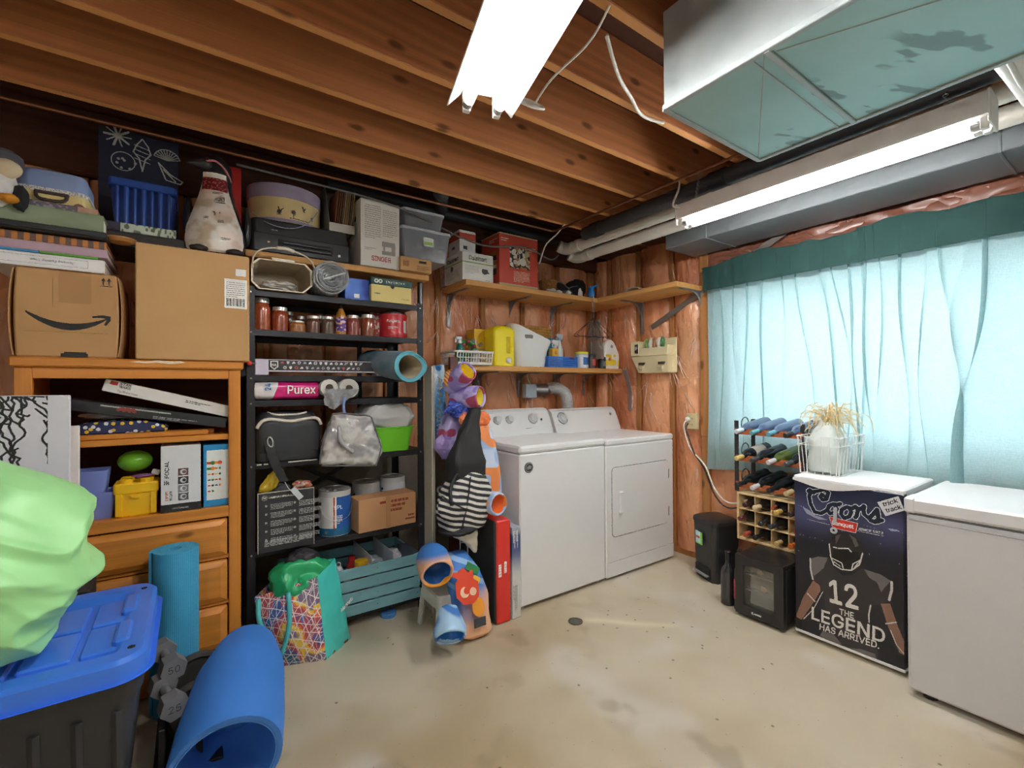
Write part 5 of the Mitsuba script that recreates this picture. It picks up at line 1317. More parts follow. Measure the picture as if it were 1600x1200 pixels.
part(sc_, 'cap', lathe([(.0255, .215), (.0255, .235), (.016, .25), (.008, .252)], xs, 2.66, ZB + .0105, 20), M('cfd0d4', .35), smooth=40)
part(sc_, 'hoop', mv(rot(tube(circ(0, 0, 0, .012, 16), .003, 6, closed=True), 90, (1, 0, 0)), xs, 2.66, ZB + .0105 + .262), M('cfd0d4', .35), smooth=True)
solo('small_bottle', lathe([(.02, 0), (.02, .15), (.012, .17), (.012, .2), (.010, .202)], 0.741, 2.72, ZB + .0105, 20), M('cfd6d2', .4), 'small white bottle beside the spray can in the crate', 'bottle', smooth=40)
solo('red_bottle', lathe([(.03, 0), (.03, .2), (.02, .225), (.02, .25), (.001, .25)], 0.79, 2.79, ZB + .0105, 20), M('9c2724', .4), 'red bottle lying back in the slatted crate', 'bottle', smooth=40)
yt = thing('powder_tub', 'red tub with a yellow top in the slatted crate', 'tub')
part(yt, 'body', lathe([(.035, 0), (.035, .21), (.03, .215)], 0.811, 2.68, ZB + .0105, 24), M('c4262a', .4), smooth=40)
part(yt, 'cap', lathe([(.036, .212), (.036, .252), (.03, .256), (.001, .256)], 0.811, 2.68, ZB + .0105, 24), M('e0b32a', .4), smooth=40)
for k, (x, z, lb) in enumerate(((.91, .20, 'crumpled clear wrap in the middle of the slatted crate'), (1.03, .22, 'folded white paper in the right end of the slatted crate'))):
    solo('paper_scrap', ridged(blob((x, 2.76, ZB + z), (.045, .09, .04), .35, 8, k), .008, 22, k), M(('a9b5b8', 'dcd9de')[k], .4, coat=.4), lb, 'paper', smooth=True)
solo('plate_box', rot(bx(1.05, 1.115, 2.61, 2.80, ZB + .10, ZB + .275, .002), 8, (0, 1, 0), (1.05, 2.6, ZB + .1)), M('3a4450', .5), 'dark box end in the slatted crate', 'box')
solo('plastic_disc', cat(lathe([(.042, 0), (.044, .004), (.044, .022), (.040, .026), (.001, .026)], *(0.954,2.63,0)[:2], 0, 32)), M('4f86c9', .4), 'round blue plastic lid lying on the floor under the crate', 'lid', smooth=40)

# goods on the plank shelf
prn = thing('printer', 'black inkjet printer on the plank shelf', 'printer')
x0, x1, z0, z1 = 0.259,0.771,2.011,2.242
z0 = PZB
part(prn, 'body', cat(loft([ring((x0 + x1) / 2, 2.90, z, (x1 - x0) - a, .36 - a, .025, 5) for z, a in ((z0, .01), (z0 + .006, 0), (z0 + .095, 0), (z0 + .10, .004))])), M('1e1f22', .4), smooth=30)
part(prn, 'lid', loft([ring((x0 + x1) / 2, 2.91, z, (x1 - x0) - a, .34 - a, .03, 5) for z, a in ((z0 + .10, .016), (z0 + .105, .01), (z1 - .02, .014), (z1 - .012, .03))]), M('232427', .35), smooth=30)
w = x1 - x0
part(prn, 'tray_slot', bx(x0 + w * .26, x0 + w * .80, 2.716, 2.722, z0 + .028, z0 + .075, .002), M('0b0b0c', .6), 'dark paper slot')
for k in range(2):
    part(prn, 'tray', bx(x0 + w * .30, x0 + w * .78, 2.70, 2.722, z0 + .030 + .022 * k, z0 + .042 + .022 * k, .004), M('34353a', .25, coat=.5))
part(prn, 'panel_light', ff(poly(sbox(0, 0, .012, .008)), x0 + w * .16, 2.7194, z0 + .05), M('d9a070', .4), 'orange panel light')
part(prn, 'sticker', ff(poly(sbox(0, 0, .013, .013)), x0 + w * .86, 2.7194, z0 + .028), WHITE, 'white sticker')
part(prn, 'lettering', ff(textw('EPSON', .05, .009, True), x0 + w * .18, 2.742, z1 - .034) if False else ff(lines(.05, .008, 1, 3), x0 + w * .2, 2.7394, z0 + .125), M('9fa2a6', .5))
hb_ = thing('hat_box', 'oval lilac and cream hat box with printed flowers on the black printer', 'box')
x0, x1, z0, z1 = 0.266,0.637,2.23,2.435
hz0 = z1 * 0 + 2.281
ptop = 2.242 - .0115
xm, rx = (x0 + x1) / 2, (x1 - x0) / 2
hz0 = ptop
hz1 = z1
part(hb_, 'body', loft([circ(xm, 2.90, z, rx * k, 56, .155 * k) for z, k in ((hz0, .98), (hz0 + .004, 1.0), (hz1 - .06, 1.0))]), MP('hat_print', lambda p, n, uv: mikit.mix(lin('d9c38e'), lin('c9b283'), mikit.fbm(p.x * 12, p.y * 12, p.z * 12, 2)), rough=.5), smooth=40)
part(hb_, 'lid', loft([circ(xm, 2.90, z, rx * k, 56, .155 * k) for z, k in ((hz1 - .075, 1.025), (hz1 - .006, 1.03), (hz1, 1.0), (hz1 + .002, .9))]), MP('hat_lid', lambda p, n, uv: dr.select(p.z + .02 * dr.sin(p.x * 14) < hz1 - .045, mikit.mix(lin('b9c4b0'), lin('a9b5a4'), mikit.noise(p.x * 30, p.z * 30)), mikit.mix(lin('a598ae'), lin('94889f'), mikit.fbm(p.x * 20, p.y * 20, p.z * 20, 2))), rough=.5), 'lilac lid', smooth=40)
part(hb_, 'base_band', loft([circ(xm, 2.90, z, rx * 1.005, 56, .156) for z in (hz0, hz0 + .016)], False, False), M('8f83a0', .5), 'lilac band at the bottom', smooth=40)
def wrap_e(m, dx, z):
    m = m.subdivide(); v = np.array(m.vertices)
    th = -PI / 2 + (dx + v[:, 0]) / rx
    return trimesh.Trimesh(np.stack([xm + (rx + v[:, 2] + .0015) * np.cos(th), 2.90 + (.155 + v[:, 2] + .0015) * np.sin(th), z + v[:, 1]], 1), m.faces, process=False)
flower = union_all([Point(.007 * math.cos(a), .007 * math.sin(a) + .03).buffer(.005) for a in np.arange(5) * 1.257] + [LineString([(0, 0), (0, .03)]).buffer(.0014), LineString([(0, .01), (.01, .018)]).buffer(.0014)])
bfly = union_all([Polygon([(0, 0), (.018, .012), (.012, -.004)]), Polygon([(0, 0), (-.006, .018), (.006, .012)]), Polygon([(0, 0), (.016, -.012), (.004, -.012)])])
pot = union_all([Point(0, .01).buffer(.011), LineString([(0, .01), (.02, .03)]).buffer(.002), LineString([(0, .02), (-.004, .034)]).buffer(.003), sbox(-.012, -.006, .012, -.003)])
part(hb_, 'print', cat(wrap_e(poly(pot), -.05, hz0 + .04), wrap_e(poly(flower), .02, hz0 + .028), wrap_e(poly(bfly), .07, hz0 + .085), wrap_e(poly(affinity.scale(flower, .7, .7, origin=(0, 0))), .13, hz0 + .03), wrap_e(lines(.16, .008, 1, 3), .0, hz0 + .022)), M('3a3536', .6), 'dark printed flowers and butterfly', kind='stuff')
part(hb_, 'cord', tube([(xm - rx * .98, 2.82, hz0 + .05), (xm - .10, 2.735, hz0 - .03), (xm + .02, 2.725, hz0 - .035), (xm + .10, 2.74, hz0 + .02), (xm + rx * .82, 2.79, hz0 + .10)], .0028, 6, spline=50), M('9a96a6', .5), 'thin carrying cord', smooth=True)
mf = thing('magazine_file', 'grey magazine file holding old papers on the printer', 'magazine file')
x0, x1, z0, z1 = 0.661,0.805,2.311,2.495
z0 = ptop; GY = M('5e6462', .5)
R_ = lambda m: m
part(mf, 'back_panel', bx(x0, x1, 2.98, 2.984, z0, z1 + .02, .001), GY)
for xx in (x0, x1 - .004):
    part(mf, 'side_panel', mv(frame(poly(Polygon([(0, 0), (.22, 0), (.22, z1 - z0 + .02), (.10, z1 - z0 + .02), (0, .05)]), .004), (0, 0, 0), (0, 1, 0), UZ), xx + (0), 2.762, z0), GY)
part(mf, 'front_panel', bx(x0, x1, 2.758, 2.762, z0, z0 + .05, .001), M('b5b3aa', .5))
rg = random.Random(2)
for k in range(9):
    xx = x0 + .03 + (x1 - x0 - .04) * k / 9
    part(mf, 'paper', rot(bx(xx, xx + .004, 2.775, 2.975, z0 + .005, z1 - .01 + .008 * rg.random(), .0005), 6, (0, 1, 0), (xx, 2.8, z0)), M(('8a5a42', 'a9a08c', '7a4a3c', '9a8f78', 'b08a5e', '6d5a4a')[rg.randrange(6)], .8))
sgb = thing('sewing_machine_box', 'tall white sewing machine carton with a red brand name on the plank shelf', 'box')
x0, x1, z0, z1 = 0.821,1.057,2.057,2.438
part(sgb, 'body', bx(x0, x1, 2.70, 2.93, PZB, z1, .002), M('d3cec6', .55))
w, h = x1 - x0, z1 - PZB
part(sgb, 'flap', rot(bx(x0 + .0, x0 + .10, 2.75, 2.92, z1, z1 + .003, .001), -12, (0, 1, 0), (x0, 2.8, z1)), M('bfae86', .7))
part(sgb, 'flap', rot(bx(x1 - .11, x1, 2.75, 2.92, z1, z1 + .003, .001), 10, (0, 1, 0), (x1, 2.8, z1)), M('bfae86', .7))
part(sgb, 'lettering', ff(textw('SINGER', w * .50, .030, True), x0 + w * .27, 2.6994, PZB + .035), M('9c3038', .5), 'red brand name')
part(sgb, 'print', cat(ff(lines(w * .40, h * .52, 16, 2, .4), x0 + w * .11, 2.6994, PZB + h * .42), ff(lines(w * .38, h * .42, 13, 3, .4), x0 + w * .56, 2.6994, PZB + h * .48), ff(lines(w * .30, .02, 2, 4, .5), x0 + w * .1, 2.6994, PZB + h * .24)), M('a09b94', .6), 'grey fine print', kind='stuff')
sm_ = union_all([sbox(0, 0, .082, .022), sbox(.058, .02, .082, .07), sbox(.0, .048, .082, .078), sbox(.008, .024, .018, .05)])
part(sgb, 'picture', ff(poly(sm_), x0 + w * .54, 2.6992, PZB + h * .20), M('8f8a84', .5), 'picture of a sewing machine')
part(sgb, 'handle_hole', frame(poly(Point(0, 0).buffer(.016)), (x0 - .0004, 2.80, z1 - .10), RY, UZ), M('3a342e', .7))
sbx = thing('carton', 'small brown carton under the clear plastic bins at the end of the plank shelf', 'box')
x0, x1, z0, z1 = 1.052,1.322,2.033,2.138
z1 = PZB + .085
part(sbx, 'body', bx(x0 + .002, 1.262, 2.68, 2.95, PZB, z1, .003), 'cardboard')
part(sbx, 'print', cat(ff(poly(union_all([sbox(a, 0, a + .003, .035) for a in np.arange(0, .04, .005)])), x0 + .02, 2.6794, PZB + .025), ff(lines(.08, .03, 3, 5), x0 + .11, 2.6794, PZB + .012)), M('8a6038', .7), 'brown bar code print', kind='stuff')
part(sbx, 'mark', ff(poly(sbox(0, 0, .05, .016)), 1.175, 2.6794, PZB + .055), INK, 'black label mark')
CLR = MT('dfe3e8', 1.1, .2, .62)
for k, (a, lb) in enumerate((((1.073,1.406,2.15,2.339), 'large clear plastic bin with a white and green label on the brown carton'), ((1.098,1.381,2.364,2.484), 'small clear plastic bin on top of the labelled bin'))):
    x0, x1, z0_, z1_ = a
    zb_ = z1 + .001 if k == 0 else zt_ + .001
    h = z1_ - z0_
    cbn = thing('clear_bin', lb, 'bin', None)
    D_ = .26 if k == 0 else .2
    xm, w = (x0 + x1) / 2, x1 - x0
    part(cbn, 'shell', loft([ring(xm, 2.70 + D_ / 2 + .04 * k, zb_ + a_, w * s, D_ * s, .02, 6) for a_, s in ((0, .86), (.003, .88), (h, 1.0), (h, .98), (.006, .86))]), CLR, smooth=30)
    part(cbn, 'rim', loft([ring(xm, 2.70 + D_ / 2 + .04 * k, zb_ + a_, w * s, D_ * s, .022, 6) for a_, s in ((h - .01, 1.0), (h - .01, 1.04), (h + .006, 1.04), (h + .006, .99))], False, False), M('b4b7bc', .3), smooth=30)
    if k == 0:
        part(cbn, 'label', ff(poly(sbox(0, 0, .07, .055)), xm - .025, 2.7005 - .0, zb_ + h * .48), M('dfe5da', .5), 'white label')
        part(cbn, 'label_stripe', ff(poly(sbox(0, 0, .06, .02)), xm - .02, 2.6995, zb_ + h * .52), M('8fba74', .5), 'green stripe')
        part(cbn, 'lid', bx(xm - w * .5, xm + w * .5, 2.70, 2.70 + D_, zb_ + h + .002, zb_ + h + .01, .003), M('9fb6d2', .3), 'bluish clear lid')
        zt_ = zb_ + h + .01
        solo('paper_stack', cat(bx(xm - w * .38, xm + w * .38, 2.74, 2.70 + D_ * .8, zb_ + .007, zb_ + .05, .002)), M('e3e3e0', .6), 'white papers inside the large clear bin', 'paper')
    else:
        solo('paper_stack', bx(xm - w * .38, xm + w * .3, 2.78, 2.74 + D_ * .8, zb_ + .007, zb_ + .02, .002), M('cfc9b4', .6), 'cream papers inside the small clear bin', 'paper')
# tote bag in front of the rack
sh = thing('shopping_bag', 'turquoise shopping bag with a colourful mosaic print on the floor before the rack', 'bag')
def tri_fn(p, n, uv):
    u, v = uv.x, uv.y
    d1, d2, w1 = mikit.voronoi(u * 3.4 + 3, v * 3.4)
    ed = mi.Float(1.0)
    for k, (a, s) in enumerate(((0.2, 9), (1.25, 9), (2.3, 9))):
        q = u * math.cos(a) * s + v * math.sin(a) * s + .9 * mikit.noise(u * 3 + k * 5, v * 3)
        ed = dr.minimum(ed, dr.abs(q - dr.floor(q) - .5) * -1 + .5)
    line = 1 - mikit.smoothstep(.03, .055, ed)
    ring_ = dr.abs(d1 * 3 - dr.floor(d1 * 3) - .5)
    line = dr.maximum(line, mikit.smoothstep(.455, .48, ring_) * .8)
    line = dr.maximum(line, 1 - mikit.smoothstep(.01, .03, d2 - d1))
    c = mikit.noise(u * 2.2 + 1.0, v * 2.6 + .4)
    cell = mikit.cell_rand(u * 10, v * 10)
    h = mikit.fbm(u * 2.2 + 7, v * 2.4 + 2, 1.0, 2) + .10 * (cell - .5)
    col = mikit.mix(lin('1f6f86'), lin('33518f'), mikit.smoothstep(.25, .36, h))
    col = mikit.mix(col, lin('a8404e'), mikit.smoothstep(.38, .44, h))
    col = mikit.mix(col, lin('d86a3a'), mikit.smoothstep(.50, .54, h))
    col = mikit.mix(col, lin('e0b92f'), mikit.smoothstep(.56, .59, h))
    col = mikit.mix(col, lin('77627a'), mikit.smoothstep(.63, .68, h))
    return mikit.mix(col, lin('e6dcd8'), line)
MP('mosaic', tri_fn, rough=.45, coat=.3)
TQ = M('48c6bd', .35, coat=.3)
P0, P1, P2 = np.array((0.375,2.528,0)), np.array((0.551,2.382,0)), np.array((0.691,2.5,0))
fl = P1 + (-.235, .075, 0)          # front left bottom corner
q0, q1 = np.array((.300, 2.475)), P1[:2]     # front bottom edge
side = np.array((.150, .125))
H1, H0 = .445, .37
def wall_(pa, pb, ta, tb, za, zb_, bulge, sd):
    nrm_ = np.array([(pb - pa)[1], -(pb - pa)[0]]); nrm_ /= np.linalg.norm(nrm_)
    def fn(u, v):
        base = pa[None, None] + (pb - pa)[None, None] * u[..., None]
        top = ta[None, None] + (tb - ta)[None, None] * u[..., None]
        xy_ = base + (top - base) * v[..., None]
        bl = bulge * np.sin(PI * v) * np.sin(PI * u) ** .6 + .008 * (mk.fbm(np.stack([u * 6, v * 7, u * 0 + sd], -1), 3, sd) - .5)
        xy_ = xy_ + nrm_ * bl[..., None]
        z_ = v * (za + (zb_ - za) * u)
        return np.concatenate([xy_, z_[..., None]], -1)
    return fn
t0 = q0 + (-.045, .035); t1 = q1 + (-.035, .03); t2 = t1 + side * .72; t3 = t0 + side
for nm, fn, mt, nu in (('front_panel', wall_(q0, q1, t0, t1, .335, .40, .05, 1), 'mosaic', 40), ('side_panel', wall_(q1, q1 + side, t1, t2, .40, .445, .02, 2), TQ, 24),
                       ('back_panel', wall_(q1 + side, q0 + side, t2, t3, .445, .40, .03, 3), TQ, 24), ('side_panel', wall_(q0 + side, q0, t3, t0, .40, .335, .03, 4), 'mosaic', 20)):
    u, v = np.meshgrid(np.linspace(0, 1, nu), np.linspace(0, 1, 40), indexing='ij')
    m = sheet(fn, nu, 40, 0)
    part(sh, nm, ridged(m, .004, 14, 2) if mt == TQ else m, mt, 'mosaic printed panel' if mt == 'mosaic' else 'plain turquoise panel', smooth=True, uv=np.stack([u.ravel(), v.ravel()], 1))
part(sh, 'base', loft([np.array([(*q0, z), (*q1, z), (*(q1 + side), z), (*(q0 + side), z)]) for z in (.001, .012)]), M('6d5236', .6), 'brown stiff bottom')
sd_ = side / np.linalg.norm(side)
part(sh, 'lettering', frame(rot(textw('Marshalls', .10, .022, True), 0, (0, 0, 1)), (*(q1 + side * .32 + np.array((.027, -.028))), .205), (sd_[0], sd_[1], .22), (0, 0, 1)), WHITE)
for k in range(2):
    a = t0 + (t1 - t0) * .06; b = t0 + (t1 - t0) * .52
    oy = np.array((0, -.055)) if k == 0 else side + np.array((.02, .06))
    pa = [(a + oy * .3).tolist() + [.33], (a + oy * .9 + (.0, -.02)).tolist() + [.24], (a + oy + (.05, -.02)).tolist() + [.13], ((a + b) / 2 + oy + (.01, -.03)).tolist() + [.075], (b + oy + (-.02, -.015)).tolist() + [.14], (b + oy * 1.0).tolist() + [.25], (b + oy * .35).tolist() + [.35]]
    if k == 0:
        part(sh, 'handle', cat(tube(pa, .011, 8, spline=60)), M('4fb3b5', .5), 'turquoise carrying strap', smooth=True)
solo('cloth_heap', ridged(loft([np.array([(*((t0 + (t1 - t0) * .5 + side * .5) + (np.array((math.cos(a), math.sin(a))) * np.array((.15, .10)) * s)), z) for a in np.arange(30) * PI / 15]) for z, s in ((.28, .75), (.36, .98), (.42, .9), (.46, .6), (.475, .2))]).subdivide().subdivide(), .028, 11, 5), M('1f9a5f', .4, coat=.3), 'crumpled green bag stuffed into the mosaic shopping bag', 'bag', smooth=True)
solo('cloth_heap', ridged(blob((*(t0 + (t1 - t0) * .52 + side * .55), .475), (.075, .05, .035), .3, 9, 4), .012, 16), M('222024', .6), 'black cloth on top of the mosaic shopping bag', 'cloth', smooth=True)

# ================================================================ wooden shelves on the stud walls
us = thing('wall_shelf', 'upper wooden corner shelf on grey brackets above the washer and dryer', 'shelf')
part(us, 'board', bx(1.575, 3.2, 2.80, 3.165, 2.041, 2.079, .003), 'wood_board')
part(us, 'board', bx(2.85, 3.165, 2.02, 2.799, 2.041, 2.079, .003), 'wood_board_y')
US = 2.0795
ls = thing('wall_shelf', 'lower wooden shelf holding detergents above the washer', 'shelf')
part(ls, 'board', bx(1.48, 3.15, 2.79, 3.165, 1.445, 1.482, .003), 'wood_board')
LS = 1.4825
BRK = M('8f949a', .4, .7)


def bracket(parent, p, d, L, H):
    """Grey pressed bracket under a shelf: wall leg and shelf arm with a diagonal web."""
    d = np.array(d, float); sdv = np.array((-d[1], d[0], 0)) * .012; p = np.array(p, float)
    arm = hull([p + sdv * s + d * a + (0, 0, z) for s in (-1, 1) for a in (0, L) for z in (0, -.006)])
    leg = hull([p + sdv * s + d * a + (0, 0, z) for s in (-1, 1) for a in (0, .006) for z in (0, -H)])
    web = cat(hull([p + sdv * .3 * s + d * a + (0, 0, z) for s in (-1, 1) for a, z in ((0, -H * .35), (L * .32, -.002), (0, -.002))]), tube([p + (0, 0, -H * .9), p + d * .012 + (0, 0, -H * .5), p + d * L * .25 + (0, 0, -H * .12), p + d * L * .9 + (0, 0, -.006)], .006, 6, spline=16))
    part(parent, 'bracket', cat(arm, leg, web), BRK, 'grey metal bracket')


for x in (1.64, 2.2, 2.66):
    bracket(us, (x, 3.19, 2.04), (0, -1, 0), .30, .25)
for y in (2.60, 2.035):
    bracket(us, (3.19, y, 2.04), (-1, 0, 0), .27, .26)
for x in (1.9, 2.3, 2.7, 3.05):
    bracket(ls, (x, 3.19, 1.444), (0, -1, 0), .30, .2)
# upper shelf goods
cz = thing('appliance_box', 'wide white and green kitchen appliance carton on the end of the upper shelf', 'box')
x0, x1, z0, z1 = 1.557,1.81,2.07,2.275
part(cz, 'body', bx(x0, x1, 2.815, 3.09, US, z1, .002), M('d6d5cf', .5))
part(cz, 'band', bx(x0 - .0006, x1 + .0006, 2.8144, 3.0906, US + (z1 - US) * .62, US + (z1 - US) * .66, .0003), M('7d9a55', .5), 'green line')
w, h = x1 - x0, z1 - US
part(cz, 'lettering', cat(ff(textw('Cuisinart', w * .58, h * .17, True), x0 + w * .2, 2.8143, US + h * .73), frame(textw('Cuisinart', .17, h * .16, True), (x0 - .0006, 3.04, US + h * .73), RY, UZ)), INK)
part(cz, 'print', cat(ff(lines(w * .45, h * .3, 6, 3, .3), x0 + w * .08, 2.8143, US + h * .25), frame(lines(.2, h * .35, 7, 4, .3), (x0 - .0006, 3.06, US + h * .12), RY, UZ), ff(lines(w * .2, .01, 1, 2), x0 + w * .75, 2.8143, US + .008)), M('9c9c98', .6), kind='stuff')
part(cz, 'picture', cat(ff(poly(union_all([Point(0, 0).buffer(.026).intersection(sbox(-.03, -.03, .03, .012)), sbox(.02, -.018, .036, -.006)])), x0 + w * .72, 2.8142, US + h * .40), frame(poly(Point(0, 0).buffer(.018)), (x0 - .0008, 2.97, US + h * .5), RY, UZ)), M('3d3d40', .5), 'picture of the appliance')
solo('flat_carton', bx(1.56, 1.80, 3.095, 3.16, US, US + .06, .002), M('8d8884', .6), 'grey flat carton behind the white appliance carton', 'box')
solo('paper_bag', ridged(blob((1.86, 2.98, US + .12), (.05, .06, .12), .25, 7, 3, 4, US + .001), .008, 18), M('7a6250', .6), 'brown crumpled bag between the white and red appliance cartons', 'bag', smooth=True)
c2 = thing('appliance_box', 'narrow red and white appliance carton standing on the wide white one', 'box')
x0, x1, zq, z1b = 1.549,1.678,2.278,2.43
zt = z1 + .001
part(c2, 'body', bx(x0, x1, 2.84, 3.0, zt, z1b, .002), M('d2d1d2', .5))
part(c2, 'band', bx(x0 - .0006, x1 + .0006, 2.8394, 3.0006, zt + (z1b - zt) * .58, zt + (z1b - zt) * .88, .0003), M('b04632', .45), 'red band')
part(c2, 'picture', cat(ff(poly(sbox(0, 0, .03, .025)), x0 + .03, 2.8392, zt + .02), frame(poly(sbox(0, 0, .04, .02)), (x0 - .0008, 2.95, zt + .03), RY, UZ)), M('4a4a4e', .5))
fp = thing('appliance_box', 'tall red food processor carton with kitchen pictures on the upper shelf', 'box')
x0, x1, z0, z1 = 1.867,2.224,2.072,2.467
part(fp, 'body', bx(x0, x1, 2.82, 3.07, US, z1, .002), M('bf4a3a', .5))
w, h = x1 - x0, z1 - US
part(fp, 'base_strip', cat(bx(x0 - .001, x1 + .001, 2.819, 3.071, US, US + .018, .0005), bx(x0 - .001, x1 + .001, 2.819, 3.071, z1 - .008, z1 + .001, .0005)), M('b9a583', .6), 'bare cardboard edges')
part(fp, 'lettering', cat(ff(textw('FOOD PROCESSOR', w * .34, h * .035, True), x0 + w * .60, 2.8193, US + h * .80) if False else ff(lines(w * .28, h * .10, 3, 2, .6), x0 + w * .66, 2.8193, US + h * .72), ff(lines(w * .2, h * .08, 2, 3, .5), x0 + w * .04, 2.8193, US + h * .85), ff(lines(w * .42, h * .22, 8, 4, .45), x0 + w * .36, 2.8193, US + h * .1), frame(lines(.12, .03, 2, 5, .6), (x0 - .0008, 2.96, z1 - .06), RY, UZ)), M('dcbfa6', .6), 'pale print', kind='stuff')
part(fp, 'picture', ff(poly(sbox(0, 0, w * .52, h * .40)), x0 + w * .26, 2.8194, US + h * .36), MP('kitchen_photo', lambda p, n, uv: mikit.mix(mikit.mix(lin('3c332f'), lin('d6cfc4'), mikit.smoothstep(.42, .56, mikit.noise(p.x * 60, p.z * 60))), lin('b07a3e'), mikit.smoothstep(.6, .68, mikit.noise(p.x * 45 + 9, p.z * 45))), rough=.5), 'photo of kitchen dishes')
for k, (dx, dz, r, c) in enumerate(((.36, .66, .020, 'd9d4cc'), (.40, .48, .018, 'cfc9bd'), (.60, .50, .03, 'ddd6c6'), (.70, .66, .022, 'b5b08c'), (.30, .42, .013, 'e0dad2'), (.52, .70, .018, 'c9c5c0'))):
    part(fp, 'picture_detail', ff(poly(Point(0, 0).buffer(r)), x0 + w * dx, 2.8186, US + h * dz), M(c, .5))
part(fp, 'side_picture', frame(poly(sbox(0, 0, .16, h * .45)), (x0 - .0008, 3.02, US + h * .22), RY, UZ), 'kitchen_photo')
wb = thing('basket', 'small round brown wicker basket beside the red carton', 'basket')
xw = 2.391
def wbasket(parent, x, y, z, r0, r1, h, rows, n, mat, ry=1.0):
    for k in range(rows):
        t = (k + .5) / rows; r = r0 + (r1 - r0) * t
        a = np.arange(n * 4) * 2 * PI / (n * 4)
        rr = r + .0035 * np.sin(a * n / 2 + PI * k)
        part(parent, 'weave', tube(np.stack([x + rr * np.cos(a), y + ry * rr * np.sin(a), np.full(len(a), z + h * t)], 1), h / rows * .62, 6, closed=True), mat, smooth=True)
    part(parent, 'inner_wall', loft([circ(x, y, z + .002, r0 - .004, 30, (r0 - .004) * ry), circ(x, y, z + h * .97, r1 - .005, 30, (r1 - .005) * ry)], True, False), mat, smooth=40)
wbasket(wb, xw, 2.90, US, .052, .068, .105, 9, 24, 'wicker_brown')
# clutter at the corner of the upper shelf
for k, (px, py, yy, r, c) in enumerate(((884,450,2.86,(.045, .04, .020),'b9b4ae'), (895,445,2.95,(.05, .05, .028),'cdc9c4'), (903,452,2.85,(.03, .025, .016),'d9d3cb'), (914,456,2.84,(.025, .02, .018),'dcd8d2'), (887,440,3.0,(.022, .02, .026),'c9c5c2'))):
    solo('paper_scrap', ridged(blob(((2.39, 2.45, 2.47, 2.56, 2.42)[k], yy, US + r[2]), r, .35, 9, k + 3, 3, US + .0005), .008, 26, k), M(c, .6), ('crumpled grey paper beside the wicker basket', 'larger crumpled white paper behind the grey one', 'small cream crumpled paper at the shelf edge', 'small white crumpled paper at the shelf edge', 'pale crumpled scrap at the back of the upper shelf')[k], 'paper', smooth=True)
solo('wrap_sheet', sheet(lambda u, v: np.stack([2.50 + .28 * u, 2.93 + .12 * v, US + .13 - .11 * u + .02 * np.sin(u * 5) + .015 * v], -1), 20, 6, .008), M('5c6066', .5), 'folded grey card slanting on the upper shelf clutter', 'card', smooth=40)
solo('wrap_sheet', sheet(lambda u, v: np.stack([2.62 + .22 * u, 2.97 + .12 * v, US + .05 + .10 * u + .02 * np.sin(u * 4) + .01 * v], -1), 20, 6, .008), M('6b6e75', .5), 'second grey card leaning the other way on the upper shelf', 'card', smooth=40)
solo('black_cloth', ridged(blob((2.82, 3.04, US + .10), (.11, .08, .095), .3, 7, 4, 4, US + .001), .012, 12), M('1b1b1d', .8), 'black cloth heaped in the shelf corner', 'cloth', smooth=True)
vb = thing('small_box', 'small white card figure beside the blue clip on the upper shelf', 'card')
part(vb, 'card', rot(poly(Polygon([(0, 0), (.055, 0), (.045, .05), (.03, .075), (.012, .06)]), .004), 90, (1, 0, 0)).apply_translation((2.66, 2.84, US + .001)), M('dad5d2', .6))
part(vb, 'card_back', bx(2.70, 2.735, 2.85, 2.87, US + .001, US + .055, .003), M('9c7763', .6))
bcp = thing('clamp', 'blue plastic spray head standing on the front corner of the upper shelf', 'spray head')
b0 = np.array((2.785, 2.805, US))
part(bcp, 'body', lathe([(.026, 0), (.03, .01), (.028, .05), (.022, .06), (.024, .075), (.02, .09), (.001, .092)], *b0, 20), M('1f6fb5', .35), smooth=40)
part(bcp, 'nozzle', aim(lathe([(.012, 0), (.009, .06), (.001, .062)], n=14), b0 + (.0, 0, .08), b0 + (.06, -.035, .11)), M('1f6fb5', .35), smooth=40)
cx_ = b0 + (0, -.02, -.0)
hk = thing('hanger_bundle', 'bundle of dark wire hangers on a chain below the blue spray head', 'hangers')
lk = []
for s in (-.008, .008):
    for k in range(10):
        t = k / 9
        rg_ = rotz(rot(tube(circ(0, 0, 0, .0075, 10, .005), .0016, 5, closed=True), 90, (1, 0, 0)), 90 * (k % 2))
        lk.append(mv(rg_, cx_[0] + s * (1 - t), cx_[1], 2.03 - .095 * t + .012))
part(hk, 'chain', cat(lk), M('b9b3aa', .3, .9), kind='stuff')
part(hk, 'chain_stop', tube([cx_ + (0, .0, .0), cx_ + (0, -.008, .03), cx_ + (0, -.01, -.03)], .002, 6), M('b9b3aa', .3, .9))
h0 = np.array((cx_[0], cx_[1] - .002, 1.925))
for k, (a, dx) in enumerate(((8, 0), (-35, .004), (55, .008), (80, -.004))):
    ca, sa = math.cos(math.radians(a)), math.sin(math.radians(a))
    W = lambda x, z: (h0[0] + x * ca + dx, h0[1] + x * sa * .6, h0[2] + z)
    part(hk, 'hanger', cat(tube([W(0, -.02), W(-.19, -.16), W(-.2, -.175), W(-.185, -.18), W(.185, -.18), W(.2, -.175), W(.19, -.16), W(0, -.02)], .0026, 6), tube([W(0, -.02), W(0, .0), W(.012, .015), W(0, .026), W(-.01, .016)], .0022, 6, spline=20)), M('3f3438', .4, .5), 'thin dark wire hanger')
